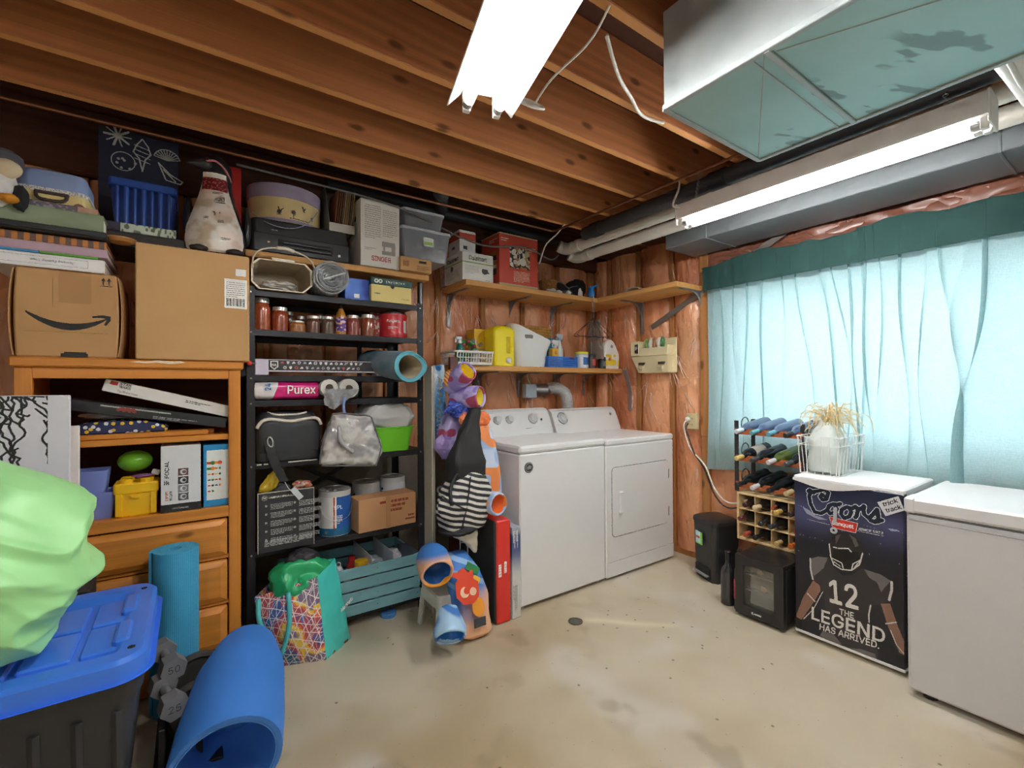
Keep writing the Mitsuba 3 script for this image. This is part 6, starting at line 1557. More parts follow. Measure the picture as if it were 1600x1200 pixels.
solo('plastic_film', ridged(sheet(lambda u, v: np.stack([h0[0] + .02 + .10 * u * (1.1 - .5 * v), h0[1] + .05 + .05 * np.sin(u * 5), 1.56 + .33 * v], -1), 30, 40, .001), .016, np.array([18, 18, 6.0])), MT('c8bfb6', 1.2, .2, .55), 'clear dry cleaning film hanging from the hangers', 'plastic film', smooth=True)
solo('white_tray', cat(sheet(lambda u, v: np.stack([2.95 + .14 * v, 2.62 - .22 * u, US + .004 + .05 * np.sin(PI * u) ** .7], -1), 24, 4, .006)), M('cfc7ba', .5), 'bent white plastic strip on the right arm of the upper shelf', 'strip', smooth=40)

# lower shelf goods, left to right
gb2 = thing('slotted_basket', 'white slotted plastic basket at the left end of the lower shelf', 'basket')
x0, x1, z0, z1 = 1.361,1.774,1.488,1.596
x0, x1 = 1.45, 1.775
WB = M('d9d6cd', .45)
yb0, yb1 = 2.74, 2.97
zt = LS + .095
part(gb2, 'base', bx(x0 + .025, x1 - .02, yb0 + .02, yb1 - .02, LS, LS + .006, .002), WB)
part(gb2, 'rim', loft([ring((x0 + x1) / 2, (yb0 + yb1) / 2, zt + a, (x1 - x0) - b, (yb1 - yb0) - b, .03, 6) for a, b in ((-.012, .01), (-.012, -.004), (0, -.004), (0, .012))], False, False), WB, smooth=30)
for nm, p, q in (('front', (x0 + .022, yb0 + .016), (x1 - .018, yb0 + .016)), ('left', (x0 + .02, yb1 - .02), (x0 + .02, yb0 + .02)), ('right', (x1 - .018, yb0 + .02), (x1 - .018, yb1 - .02)), ('back', (x1 - .018, yb1 - .016), (x0 + .022, yb1 - .016))):
    p, q = np.array(p), np.array(q); L = np.linalg.norm(q - p); d = (q - p) / L
    hol = []
    n = int(L / .021)
    for k in range(n):
        for z in (.018, .052):
            hol.append(sbox(.012 + k * .021, z, .012 + k * .021 + .012, z + .024).buffer(.002))
    pan = sbox(0, 0, L, .09).difference(union_all(hol))
    outn = np.array((d[1], -d[0]))
    part(gb2, 'side_panel', frame(poly(pan, .0025), (*p, LS + .003), (*d, 0), (*(outn * .14), 1)), WB)
x = (x0 + x1) / 2
gbt = thing('spray_bottle', 'dark green spray bottle standing in the white slotted basket', 'bottle')
part(gbt, 'body', lathe([(.03, 0), (.033, .01), (.033, .08), (.024, .12), (.013, .14)], x0 + .075, 2.80, LS + .0065, 22), M('0f5f58', .2, coat=.7), smooth=40)
part(gbt, 'head', cat(lathe([(.014, .14), (.014, .165)], x0 + .075, 2.80, LS + .0065, 14), bx(x0 + .04, x0 + .09, 2.79, 2.81, LS + .17, LS + .195, .006), bx(x0 + .035, x0 + .05, 2.795, 2.805, LS + .15, LS + .18, .003)), M('c3c3c6', .3), 'clear spray head')
gwr = thing('wreath', 'small green and red decorated wreath lying in the white basket', 'wreath')
a = np.arange(24) * 2 * PI / 24
part(gwr, 'greens', wrinkle(rot(tube(np.stack([.055 * np.cos(a), .055 * np.sin(a), 0 * a], 1), .02, 12, closed=True), 70, (1, 0, 0)).subdivide(), .012, 60).apply_translation((x - .005, 2.84, LS + .115)), M('3f7a3a', .7), smooth=True)
part(gwr, 'bauble', cat(*[blob((x - .005 + .05 * math.cos(q), 2.82, LS + .115 + .05 * math.sin(q)), (.014, .014, .014), 0, sub=2) for q in (.4, 1.7, 2.6)]), M('9c3550', .3, coat=.6), smooth=True, kind='stuff')
solo('bottle', lathe([(.03, 0), (.032, .005), (.032, .09), (.02, .1), (.001, .1)], x + .03, 2.80, LS + .0065, 20), M('b5afb0', .35, coat=.5), 'pale bottle lying in the white basket beside the wreath', 'bottle', smooth=40)
solo('carton', bx(x1 - .11, x1 - .10, 2.83, 2.92, LS + .01, LS + .19, .002), M('c9bfb2', .6), 'white card standing at the back of the white basket', 'card')
ybx = thing('powder_box', 'yellow washing powder carton behind the yellow jug', 'box')
x0, x1, z0, z1 = 1.736,1.926,1.538,1.762
part(ybx, 'body', bx(x0, x1, 2.965, 3.08, LS, z1, .002), M('d9ae22', .45))
part(ybx, 'print', cat(ff(lines(x1 - x0 - .03, .05, 3, 6, .6), x0 + .015, 2.9644, LS + .09), ff(poly(affinity.rotate(sbox(0, 0, .04, .025), 30)), x0 + .03, 2.9642, LS + .15)), M('8a8a8c', .5), kind='stuff')
yj = thing('detergent_jug', 'large yellow detergent jug with a white tap on the lower shelf', 'jug')
x0, x1, z0, z1 = 1.811,1.997,1.493,1.78
YJ = M('f0dc1e', .35, coat=.3)
xm, w = (x0 + x1) / 2, x1 - x0
h = z1 - LS
part(yj, 'body', loft([ring(xm, 2.88, LS + a * h, w * b, .15 * c_, .03, 7) for a, b, c_ in ((0, .94, .95), (.02, 1, 1), (.72, 1, 1), (.76, 1.05, 1.02), (.90, 1.0, 1.0), (.97, .75, .8), (1.0, .4, .5))]), YJ, smooth=40)
part(yj, 'handle_recess', ff(poly(sbox(0, 0, .018, h * .36).buffer(.008), .002), xm + w * .12, 2.804, LS + h * .34), M('c9b212', .4), 'hand hole as a patch coloured darker for its shade')  # flat darker yellow patch, painted shade in place of a hole
part(yj, 'handle', tube([(xm + w * .24, 2.815, LS + h * .32), (xm + w * .26, 2.798, LS + h * .5), (xm + w * .24, 2.81, LS + h * .72)], .011, 10, spline=16), YJ, smooth=True)
part(yj, 'cap', aim(lathe([(.02, 0), (.02, .016), (.016, .02), (.001, .02)], n=22), (xm + w * .12, 2.83, LS + h * .88), (xm + w * .14, 2.76, LS + h * .93)), M('e6e4da', .35), smooth=40)
part(yj, 'tap', aim(lathe([(.024, 0), (.024, .018), (.014, .03), (.001, .03)], n=22), (xm + w * .14, 2.812, LS + h * .14), (xm + w * .14, 2.74, LS + h * .14)), M('e6e4da', .35), 'white press tap', smooth=40)
wt_ = thing('flex_tub', 'white flexible plastic tub with a hand slot on the lower shelf', 'tub')
x0, x1, z0, z1 = 1.991,2.381,1.492,1.763
xm, w = (x0 + x1) / 2, x1 - x0; h = z1 - LS
def ftub(z, a, sh): 
    r = ring(xm, 2.89, z, w * a, .16 * a, .07, 8); r[:, 2] += sh * ((r[:, 0] - xm) / w * -.14 + .0) * (z - LS) / h; return r
part(wt_, 'shell', loft([ftub(LS + .001, .72, 0), ftub(LS + h * .5, .84, .5), ftub(LS + h * .94, 1.0, 1), ftub(LS + h * .94, .97, 1), ftub(LS + h * .5, .80, .5), ftub(LS + .008, .68, 0)]), M('dcdddc', .35, coat=.3), smooth=40)
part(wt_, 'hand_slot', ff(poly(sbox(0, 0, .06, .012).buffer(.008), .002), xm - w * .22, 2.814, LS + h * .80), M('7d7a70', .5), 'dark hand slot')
tqb = thing('laundry_basket', 'turquoise slotted laundry basket behind the white tub', 'basket')
x0, x1, z0, z1 = 2.117,2.599,1.556,1.817
part(tqb, 'shell', loft([ring((x0 + x1) / 2 + .02, 3.07, LS + a, (x1 - x0) * b, .17 * b, .03, 6) for a, b in ((0, .82), (.235, .98), (.235, 1.05), (.25, 1.05), (.25, .97), (.006, .78))]), M('3fa0c8', .4), smooth=30)
part(tqb, 'slots', cat(*[ff(poly(sbox(0, 0, .006, .05)), (x1 - .02) - k * .013, 2.982, LS + .165) for k in range(8)]), M('1f5f7c', .5), 'dark slots', kind='stuff')
tb = thing('basket', 'shallow oval tan wicker tray standing on the turquoise basket', 'basket')
x0, x1, z0, z1 = 2.047,2.538,1.812,1.913
zb0 = LS + .251
wbasket(tb, (x0 + x1) / 2, 3.07, zb0, (x1 - x0) / 2 * .92, (x1 - x0) / 2, .085, 4, 30, 'wicker_tan', .42)
part(tb, 'stake', cat(*[tube([((x0 + x1) / 2 + (x1 - x0) / 2 * .95 * math.cos(q), 3.07 + .42 * (x1 - x0) / 2 * .97 * math.sin(q), zb0), ((x0 + x1) / 2 + (x1 - x0) / 2 * 1.02 * math.cos(q), 3.07 + .42 * (x1 - x0) / 2 * 1.04 * math.sin(q), zb0 + .085)], .003, 5) for q in np.arange(PI, 2 * PI, .13)]), 'wicker_tan', kind='stuff')
# blue crate with cleaning bottles
bq_ = thing('slotted_basket', 'small bright blue slotted basket holding cleaners on the lower shelf', 'basket')
x0, x1, z0, z1 = 2.311,2.616,1.495,1.585
zt = LS + .088
pan = sbox(0, 0, x1 - x0, .085).difference(union_all([Point(.012 + .016 * k, .016 + .017 * j).buffer(.0055, 3) for k in range(int((x1 - x0) / .016)) for j in range(4)]))
part(bq_, 'front_panel', ff(poly(pan, .003), x0, 2.80, LS + .001), M('2c6bc4', .4))
part(bq_, 'shell', cat(bx(x0, x0 + .003, 2.80, 2.94, LS, zt), bx(x1 - .003, x1, 2.80, 2.94, LS, zt), bx(x0 + .003, x1 - .003, 2.937, 2.94, LS, zt), bx(x0 + .003, x1 - .003, 2.80, 2.937, LS, LS + .003)), M('2458a8', .4))
part(bq_, 'tag', ff(poly(sbox(0, 0, .04, .012)), x1 - .08, 2.7955, LS + .068), M('4a3038', .5))
bx0 = x0
for k, (dx, y, r, h, c, cc, lb, sp) in enumerate(((.03, 2.88, .028, .18, '1a1a1c', '1a1a1c', 'black bottle standing in the blue basket', 0), (.135, 2.88, .028, .155, 'c9cbd0', 'd9d9dc', 'white trigger spray bottle in the blue basket', 1), (.19, 2.89, .03, .21, 'c3c6c2', 'a9aeb2', 'tall clear spray bottle in the blue basket', 1))):
    t = thing('spray_bottle' if sp else 'cleaner_bottle', lb, 'bottle')
    part(t, 'body', lathe([(r, 0), (r, h * .7), (r * .5, h * .92), (r * .42, h)], bx0 + dx, y, LS + .004, 20), M(c, .3, coat=.4), smooth=40)
    if sp:
        X_ = bx0 + dx
        part(t, 'head', cat(lathe([(.013, h), (.013, h + .02)], X_, y, LS + .004, 14), hull([(X_ - .04, y - .01, LS + h + .05), (X_ - .04, y + .01, LS + h + .05), (X_ - .03, y - .012, LS + h + .07), (X_ - .03, y + .012, LS + h + .07), (X_ + .03, y - .014, LS + h + .065), (X_ + .03, y + .014, LS + h + .065), (X_ + .022, y - .012, LS + h + .02), (X_ + .022, y + .012, LS + h + .02), (X_ - .005, y, LS + h + .025)])), M(cc, .35), smooth=30)
        part(t, 'trigger', tube([(X_ - .018, y, LS + h + .05), (X_ - .028, y, LS + h + .03), (X_ - .024, y, LS + h + .008)], .005, 8), M(cc, .35))
    else:
        part(t, 'cap', lathe([(r * .55, h), (r * .55, h + .02), (.001, h + .022)], bx0 + dx, y, LS + .004, 18), M(cc, .4), smooth=40)
cxy = thing('cleaner_box', 'yellow and black product box in the blue basket', 'box')
part(cxy, 'body', bx(bx0 + .055, bx0 + .115, 2.815, 2.86, LS + .004, LS + .152, .002), M('d9a53a', .45))
part(cxy, 'emblem', ff(poly(Point(0, 0).buffer(.012).difference(Point(.004, .003).buffer(.006))), bx0 + .09, 2.8144, LS + .118), M('8a5a22', .5))
cans = ((912, 22, .138, 'c9cdd6', 'e0d23c', 'white and blue wipes canister with a yellow lid', '2f5f9c'), (924, 15, .12, '3a2f30', '2a2a2c', 'black and red bottle right of the yellow lidded canister', 'b04a4a'), (934, 14, .10, '26262a', '1c1c1e', 'small black bottle on the lower shelf', '77777a'), (941, 12, .085, 'b9bcb2', '3f6a3a', 'small jar with a green lid on the lower shelf', 'dcdad2'), (949, 13, .06, 'd9d6d2', 'e0dedb', 'short white pot with a pale lid on the lower shelf', 'bdbab4'))
for px, wpx, h, c, cc, lb, bc_ in cans:
    x = {912: 2.711, 924: 2.823, 934: 2.953, 941: 2.988, 949: 2.989}[px]
    r = wpx * .0045 / 2 * 1.15
    t = thing('canister', lb, 'container')
    part(t, 'body', lathe([(r * .97, 0), (r, .004), (r, h * .82), (r * .9, h * .85)], x, 2.85, LS, 22), M(c, .35, coat=.3), smooth=40)
    part(t, 'lid', lathe([(r * 1.02, h * .85), (r * 1.02, h * .97), (r * .9, h), (.001, h)], x, 2.85, LS, 22), M(cc, .4), smooth=40)
    part(t, 'label', wrapc(x, 2.85, r * 1.003, mv(poly(sbox(0, 0, r * 1.1, h * .45)), -r * .5, 0, 0), LS + h * .2), M(bc_, .4))
dj = thing('detergent_jug', 'white detergent bottle with a yellow label and loop handle on the lower shelf', 'jug')
x0, x1, z0, z1 = 2.954,3.139,1.498,1.741
xm, w, h = (x0 + x1) / 2, x1 - x0, z1 - LS
part(dj, 'body', loft([ring(xm, 2.86, LS + a * h, w * b, .09 * c_, .02, 6) for a, b, c_ in ((0, .95, .95), (.03, 1, 1), (.5, 1, 1), (.58, .95, .9), (.8, .75, .7), (.95, .5, .5), (1, .3, .3))]), M('e2e0dd', .35, coat=.3), smooth=40)
part(dj, 'label', ff(poly(sbox(0, 0, w * .9, h * .40)), xm - w * .45, 2.8142, LS + h * .08), MP('det_label', lambda p, n, uv: mikit.mix(lin('e0c23c'), lin('dcd8d2'), mikit.smoothstep(.45, .6, mikit.noise(p.x * 40, p.z * 40))), rough=.4), 'yellow label')
part(dj, 'emblem', ff(poly(Point(0, 0).buffer(.014)), xm - w * .2, 2.8136, LS + h * .32), M('b5566a', .5))
part(dj, 'handle', ff(poly(Point(0, 0).buffer(.014).difference(Point(0, 0).buffer(.002)), .003), xm + .004, 2.826, LS + h * .76), M('8d9096', .5), 'loop handle with its shade coloured in grey')  # flat grey patch, painted shade of the handle opening
solo('foil_roll', sheet(lambda u, v: np.stack([3.155 - .05 * u + .02 * np.sin(v * 4), 2.79 - .09 * u - .05 * (1 - v), 1.14 + .36 * v - .03 * np.sin(u * 3)], -1), 10, 24, .004), M('a8a9b0', .3, .5), 'loose grey duct tape end hanging beside the lower shelf', 'tape', smooth=40)

# switch box, dryer hose, phone holder, outlet on the walls
jb = thing('junction_box', 'small pale blue electrical box on the wall above the washer', 'electrical box')
x0, x1, z0, z1 = 2.314,2.429,1.234,1.352
part(jb, 'box', bx(x0, x1, 3.10, 3.155, z0, z1, .004), M('aebfca', .4))
part(jb, 'screw', cat(*[aim(lathe([(.004, 0), (.004, .002)], n=8), (x0 + a, 3.1, z0 + b), (x0 + a, 3.0, z0 + b)) for a, b in ((.012, .012), (x1 - x0 - .012, z1 - z0 - .012))]), M('77797c', .3, .8), kind='stuff')
part(jb, 'cable', cat(tube([((x0 + x1) / 2, 3.12, z1), ((x0 + x1) / 2 - .02, 3.13, z1 + .06), ((x0 + x1) / 2, 3.14, z1 + .11)], .005, 6, spline=14), tube([((x0 + x1) / 2 + .02, 3.12, z0), ((x0 + x1) / 2 + .02, 3.12, 1.0)], .004, 6)), M('cfc8bb', .5), smooth=True)
solo('drain_standpipe', cat(lathe([(.014, .0), (.014, .68)], 1.80, 3.08, .87, 12), tube([(1.80, 3.08, 1.36), (1.76, 3.06, 1.37), (1.72, 3.04, 1.36)], .012, 8)), M('4a3f3a', .5, .3), 'dark tap pipe on the wall behind the washer', 'pipe', smooth=40)
solo('hose', cat(tube([(1.795, 3.03, 1.34), (1.80, 3.01, 1.25), (1.80, 3.0, 1.0)], .009, 8, spline=20)), M('d6d1c6', .4), 'white water hose running down behind the washer', 'hose', smooth=True)
dh = thing('vent_hose', 'silver corrugated dryer vent hose behind the dryer', 'hose')
c_ = np.array([(2.549,3.1,1.302), (2.61,3.07,1.318), (2.663,3.03,1.285), (2.68,3,1.218), (2.668,2.98,1.131), (2.658,2.97,0.995)])
from scipy.interpolate import CubicSpline
s_ = CubicSpline(np.linspace(0, 1, 6), c_)(np.linspace(0, 1, 90))
part(dh, 'hose', tube(s_, .050 + .004 * np.sin(np.arange(90) * PI / 1.5), 24), M('cfd0d0', .35, .35), smooth=30)
part(dh, 'collar', tube([c_[0] + (-.09, .06, 0), c_[0] + (-.0, .0, 0)], .054, 24), M('9b9da0', .35, .8), smooth=30)
ph = thing('wall_rack', 'cream plastic wall organiser with compartments holding gloves and bags on the right wall', 'wall organiser')
CR = M('d9cda6', .45)
y1_, y0_ = 2.623, 2.237
zt_, zb_ = 1.715, 1.435
part(ph, 'back_panel', bx(3.150, 3.160, y0_, y1_ - .07, zb_, zt_ + .0, .004), CR)
part(ph, 'pocket', bx(3.06, 3.15, y1_ - .085, y1_, zt_ - .135, zt_ - .015, .004), CR)
part(ph, 'label', fy(poly(sbox(0, 0, .035, .075)), 3.0596, y1_ - .045, zt_ - .115), M('3a2a2e', .5), 'dark label with white print')
part(ph, 'lettering', fy(textw('6:15', .026, .018, True) if False else lines(.026, .03, 3, 3, .6), 3.0588, y1_ - .049, zt_ - .085), WHITE)
part(ph, 'pocket', cat(bx(3.06, 3.066, y0_ + .02, y1_ - .09, zt_ - .14, zt_ - .075, .003), bx(3.066, 3.15, y0_ + .02, y1_ - .09, zt_ - .14, zt_ - .134, .002), bx(3.066, 3.15, y0_ + .02, y0_ + .026, zt_ - .134, zt_ - .06, .002)), CR)
lower = hull([(3.15, y0_ + .02, zt_ - .142), (3.15, y1_ - .01, zt_ - .142), (3.06, y0_ + .02, zt_ - .142), (3.06, y1_ - .01, zt_ - .142), (3.15, y0_ + .05, zb_ + .005), (3.15, y1_ - .05, zb_ + .005), (3.10, y0_ + .05, zb_ + .005), (3.10, y1_ - .05, zb_ + .005)])
part(ph, 'tray', lower, CR)
for y in (y0_ + .09, y1_ - .10):
    part(ph, 'hook_hole', frame(poly(sbox(0, 0, .05, .012).buffer(.008), .002), (3.073, y + .02, zb_ + .075), RY, (.3, 0, 1)), M('3c352a', .7), 'dark oval hole')
    part(ph, 'hook', hull([(3.055, y - .02, zb_ + .055), (3.055, y + .03, zb_ + .055), (3.09, y - .025, zb_ + .06), (3.09, y + .035, zb_ + .06), (3.09, y - .0, zb_ + .02)]), M('e2d9b8', .45))
for k, (dy, c, w) in enumerate(((.05, '6f9a52', .03), (.085, 'c9c6bd', .035), (.125, '9a6a4a', .035), (.165, 'd6d3c8', .04), (.20, '4c7a48', .03))):
    solo('glove' if k % 2 else 'packet', ridged(blob((3.105, y1_ - .09 - dy, zt_ - .055), (.02, w * .55, .062), .3, 8, k), .006, 26, k), M(c, .5), ('green packet in the cream wall organiser', 'white glove in the cream wall organiser, next to the green packet', 'brown packet in the middle of the cream wall organiser', 'white patterned glove right of the brown packet', 'dark green packet at the right of the cream organiser')[k], 'packet' if not k % 2 else 'glove', smooth=True)
ol = thing('wall_outlet', 'beige wall outlet on the stud beside the window post', 'outlet')
part(ol, 'plate', bx(3.13, 3.165, 2.055, 2.145, 1.0, 1.118, .004), M('cdbf93', .4))
part(ol, 'slot', cat(*[fy(poly(sbox(0, 0, .004, .012)), 3.1296, 2.092 + a, z) for a in (0, .016) for z in (1.03, 1.075)]), M('4a4233', .6), kind='stuff')
solo('power_cord', cat(blob((3.115, 2.12, 1.075), (.018, .022, .02), 0, sub=3), tube([(3.11, 2.12, 1.075), (3.09, 2.13, 1.05), (3.085, 2.125, .98), (3.06, 2.05, .85), (3.03,1.932,0.768), (2.99,1.834,0.629), (2.95,1.705,0.55), (2.93, 1.56, .60)], .0055, 8, spline=70)), M('dcd6cc', .4), 'white power cord drooping from the beige outlet', 'cord', smooth=True)
solo('power_cord', tube([(3.10, 2.105, 1.045), (3.085, 2.11, 1.02), (3.08, 2.09, .95), (3.05, 2.02, .83), (3.04,1.948,0.751), (3,1.85,0.599), (2.96,1.72,0.512), (2.94, 1.56, .58)], .005, 8, spline=70), M('2a2523', .5), 'black power cord drooping beside the white one', 'cord', smooth=True)

# ================================================================ washer and dryer
ENA = M('dcdcdc', .3, spec=.5, coat=.5)
wa = thing('washing_machine', 'white top loading washing machine with three knobs, left of the dryer', 'washing machine')
SX = 2.322
part(wa, 'body', bx(1.605, SX, 2.218, 2.86, .022, .925, .008), ENA)
part(wa, 'lid', bx(1.600, SX, 2.212, 2.79, .929, .975, .014), ENA)
for x in (1.64, 2.28):
    for y in (2.26, 2.82):
        part(wa, 'foot', lathe([(.02, 0), (.02, .012), (.01, .024)], x, y, 0, 14), M('9b9b9b', .4))


def console(t, x0, x1, y0, y1, z0, z1, knobs, r=.06):
    pr = [(y0, z0), (y0 + .035, z0 + (z1 - z0) * .45), (y0 + .075, z1 - .02), (y0 + .10, z1), (y1, z1), (y1, z0)]
    P = np.array(pr); c_ = P.mean(0)
    rs = [np.array([(x, *(c_ + (p - c_) * s)) for p in P]) for x, s in ((x0, .90), (x0 + .02, 1.0), (x1 - .02, 1.0), (x1, .90))]
    part(t, 'console', loft(rs), ENA, smooth=25)
    a, b = np.array((0, y0 + .035, z0 + (z1 - z0) * .45)), np.array((0, y0 + .075, z1 - .02))
    up = (b - a) / np.linalg.norm(b - a); nv = np.cross((1, 0, 0), up)
    return lambda x, s, m: frame(m, a + up * s + nv * .0012 + (x, 0, 0), (1, 0, 0), up)


on = console(wa, 1.612, SX - .01, 2.74, 2.86, .972, 1.165, 3)
KN = M('c9cacb', .3, .2)
for x, r in ((1.818, .026), (1.924, .026), (2.142, .034)):
    part(wa, 'knob', on(x, .03, lathe([(r * 1.15, 0), (r * 1.15, .006), (r, .008), (r * .92, .026), (r * .8, .03), (.001, .03)], n=28)), KN, 'silver round knob', smooth=30)
    part(wa, 'knob_base', on(x, .03, lathe([(r * 1.2, 0), (r * 1.2, .004), (.001, .004)], n=28)), M('3f4043', .4))
part(wa, 'button', on(2.22, .02, lathe([(.009, 0), (.009, .004), (.001, .005)], n=16)), M('3a3c40', .4))
part(wa, 'print', cat(on(2.05, -.045, lines(.09, .006, 1, 2)), on(1.72, .085, lines(.12, .005, 1, 3)), on(1.64, -.03, lines(.03, .006, 1, 4))), M('8f9194', .6), kind='stuff')
bd = part(wa, 'badge', aim(lathe([(.032, 0), (.032, .004), (.027, .006), (.001, .006)], n=30), (1.672, 2.2185, .845), (1.672, 2.0, .845)), M('4a4b4d', .35, .5), 'round grey maker badge', smooth=30)
part(wa, 'badge_ring', cat(ff(poly(Point(0, 0).buffer(.029).difference(Point(0, 0).buffer(.0255))), 1.672, 2.212, .845), ff(poly(union_all([LineString([(-.014, -.006), (0, .004), (.014, 0)]).buffer(.003), LineString([(-.012, -.014), (.002, -.006), (.012, -.010)]).buffer(.003)])), 1.672, 2.212, .85)), M('b9babb', .35, .5))
dy = thing('clothes_dryer', 'white clothes dryer with a front door and dial, right of the washing machine', 'dryer')
part(dy, 'body', bx(SX + .006, 3.068, 2.216, 2.86, .018, .918, .008), ENA)
part(dy, 'top', bx(SX + .006, 3.068, 2.212, 2.84, .921, .962, .010), ENA)
yF = 2.2165
def rr_(x0, x1, z0, z1, r): return sbox(x0 + r, z0 + r, x1 - r, z1 - r).buffer(r)
dw = [2.386, 2.997, 0.292, 0.765]
part(dy, 'door_gap', ff(poly(rr_(dw[0] - .005, dw[1] + .005, dw[2] - .005, dw[3] + .005, .035).difference(rr_(dw[0], dw[1], dw[2], dw[3], .03)), .0008), 0, yF, 0), M('77797b', .5), 'dark gap round the door')
door = part(dy, 'door', ff(poly(rr_(dw[0], dw[1], dw[2], dw[3], .03), .006), 0, yF, 0), ENA)
hx = 2.46
hz0, hz1 = 0.453, 0.591
part(door, 'handle', cat(bx(hx - .01, hx + .012, 2.198, 2.2105, hz0, hz1, .003), bx(hx - .012, hx + .022, 2.194, 2.2105, hz0 - .006, hz0 + .008, .003), bx(hx - .012, hx + .022, 2.194, 2.2105, hz1 - .008, hz1 + .006, .003)), ENA)
for z in (0.659, 0.376):
    part(dy, 'hinge', bx(dw[1] + .006, dw[1] + .014, 2.211, 2.217, z - .035, z + .035, .002), M('8d8f91', .4, .5))
part(dy, 'toe_panel', bx(SX + .012, 3.062, 2.2135, 2.2165, .022, .118, .001), ENA)
part(dy, 'panel_groove', ff(poly(sbox(SX + .03, .118, 3.058, .122)), 0, yF - .0002, 0), M('a5a6a8', .5))
for x in (SX + .05, 3.03):
    part(dy, 'foot', lathe([(.018, 0), (.018, .02)], x, 2.26, 0, 12), M('6f6f70', .5))
on = console(dy, SX + .02, 3.066, 2.735, 2.86, .960, 1.150, 1)
part(dy, 'dial', on(2.437, .035, lathe([(.042, 0), (.042, .004), (.034, .006), (.030, .022), (.001, .024)], n=32)), KN, 'silver timer dial', smooth=30)
part(dy, 'dial_ring', on(2.437, .035, poly(union_all([Point(0, 0).buffer(.05).difference(Point(0, 0).buffer(.045)).difference(sbox(-.06, -.01, .06, .01))]), .002)), M('4a4c50', .5))
part(dy, 'badge', on(2.989, .05, lathe([(.012, 0), (.012, .002), (.001, .002)], n=20)), M('8f9194', .4, .5))
part(dy, 'print', cat(on(2.36, -.02, lines(.18, .006, 1, 5)), on(2.36, .1, poly(sbox(0, 0, .45, .002)))), M('b3b5b6', .5), kind='stuff')
dn = thing('floor_drain', 'round dark metal floor drain grate in the concrete', 'floor drain')
part(dn, 'ring', lathe([(.028, 0.001), (.040, .001), (.041, .004), (.036, .006), (.034, .002)], 1.79, 1.945, 0, 32), M('5a564e', .5, .6), smooth=30)
part(dn, 'grate', cat(*[bx(1.79 - math.sqrt(.034 ** 2 - a * a), 1.79 + math.sqrt(.034 ** 2 - a * a), 1.945 + a - .0025, 1.945 + a + .0025, .001, .004, .001) for a in np.linspace(-.027, .027, 6)]), M('6a665d', .5, .6), kind='stuff')
part(dn, 'hole', lathe([(.033, .0004), (.033, .0008), (.001, .0008)], 1.79, 1.945, 0, 24), M('17161a', .8))

# ================================================================ things between rack and washer
at = thing('tall_carton', 'tall narrow pale carton standing on end beside the black rack', 'box')
x0, x1 = 1.195, 1.177
zt = 1.454
part(at, 'body', bx(x0, x1, 2.50, 2.62, 0, zt, .003), M('a8a294', .6))
part(at, 'edge', bx(x1 - .004, x1 + .0006, 2.4994, 2.505, 0, zt + .0004, .0005), M('d3d0c6', .5), 'white worn edge')
part(at, 'lettering', ff(rot(textw('AMAZON', .34, .034), -90, (0, 0, 1)), x0 + .014, 2.4994, zt - .06), M('6c675c', .6), 'faded letters reading downwards')
part(at, 'stain', cat(ff(poly(Point(0, 0).buffer(.022).difference(Point(0, 0).buffer(.012))), x0 + .03, 2.4994, .72), ff(lines(.03, .06, 4, 2), x0 + .012, 2.4994, .2)), M('7f8a8c', .6), kind='stuff')
bf = thing('blue_wrap', 'blue printed plastic packet hanging beside the tall pale carton', 'packet')
bxx0, bxx1 = 1.192, 1.272
z0_, z1_ = 0.966, 1.464
part(bf, 'film', ridged(sheet(lambda u, v: np.stack([bxx0 + .004 + (bxx1 - bxx0) * u * (1 - .25 * np.abs(v - .5)), 2.53 + .01 * np.sin(u * 6) + 0 * v, z0_ + (z1_ - z0_) * v], -1), 14, 40, -.003), .005, 18), MP('blue_film', lambda p, n, uv: mikit.mix(mikit.mix(lin('1f5f96'), lin('3f7fb0'), mikit.smoothstep(.3, .6, mikit.noise(p.x * 40, p.z * 14))), lin('a9bccb'), mikit.smoothstep(1.28, 1.4, p.z) * mikit.smoothstep(.4, .6, mikit.noise(p.x * 30, p.z * 22))), rough=.3, coat=.6), smooth=True)
part(bf, 'lettering', ff(rot(textw('AMAZO', .16, .032, True), 90, (0, 0, 1)), bxx0 + .052, 2.518, z0_ + .05), M('8fb0c6', .5))
hb2 = thing('coat_board', 'dark red brown board with black hooks standing between the rack and the washer', 'coat hooks')
hx0, hx1 = 1.248, 1.304
part(hb2, 'board', bx(1.345, 1.405, 2.60, 2.625, 0, 1.52, .004), M('4a1f18', .4, coat=.4))
for z, x in ((1.25, 1.375), (1.21, 1.385)):
    part(hb2, 'hook', cat(tube([(x, 2.60, z), (x, 2.55, z + .005), (x, 2.50, z - .012), (x, 2.46, z - .005), (x, 2.445, z + .025)], .007, 8, spline=24), blob((x, 2.445, z + .028), (.011, .011, .011), 0, sub=2)), M('1c1a1a', .4, .5), smooth=True)
HY = 2.42


def cuff(parent, p, q, r0, r1, mat, inner, nm='arm_float', lab=None):
    """Open ended inflatable tube from p to q, the open end at q."""
    p, q = np.array(p), np.array(q); L = np.linalg.norm(q - p)
    m = loft([circ(0, 0, h, r, 28) for h, r in ((0, r0 * .45), (L * .08, r0 * .85), (L * .3, r0), (L * .75, r1), (L * .95, r1 * .97), (L, r1 * .9), (L * .97, r1 * .80), (L * .6, r1 * .72))], True, False)
    k = part(parent, nm, aim(wrinkle(m, .004, 22), p, q), mat, lab, smooth=True)
    part(k, 'lining', aim(loft([circ(0, 0, h, r, 28)[::-1] for h, r in ((L * .45, r1 * .3), (L * .52, r1 * .62), (L * .93, r1 * .79))][::1], True, False), p, q), inner, smooth=True)
    return k


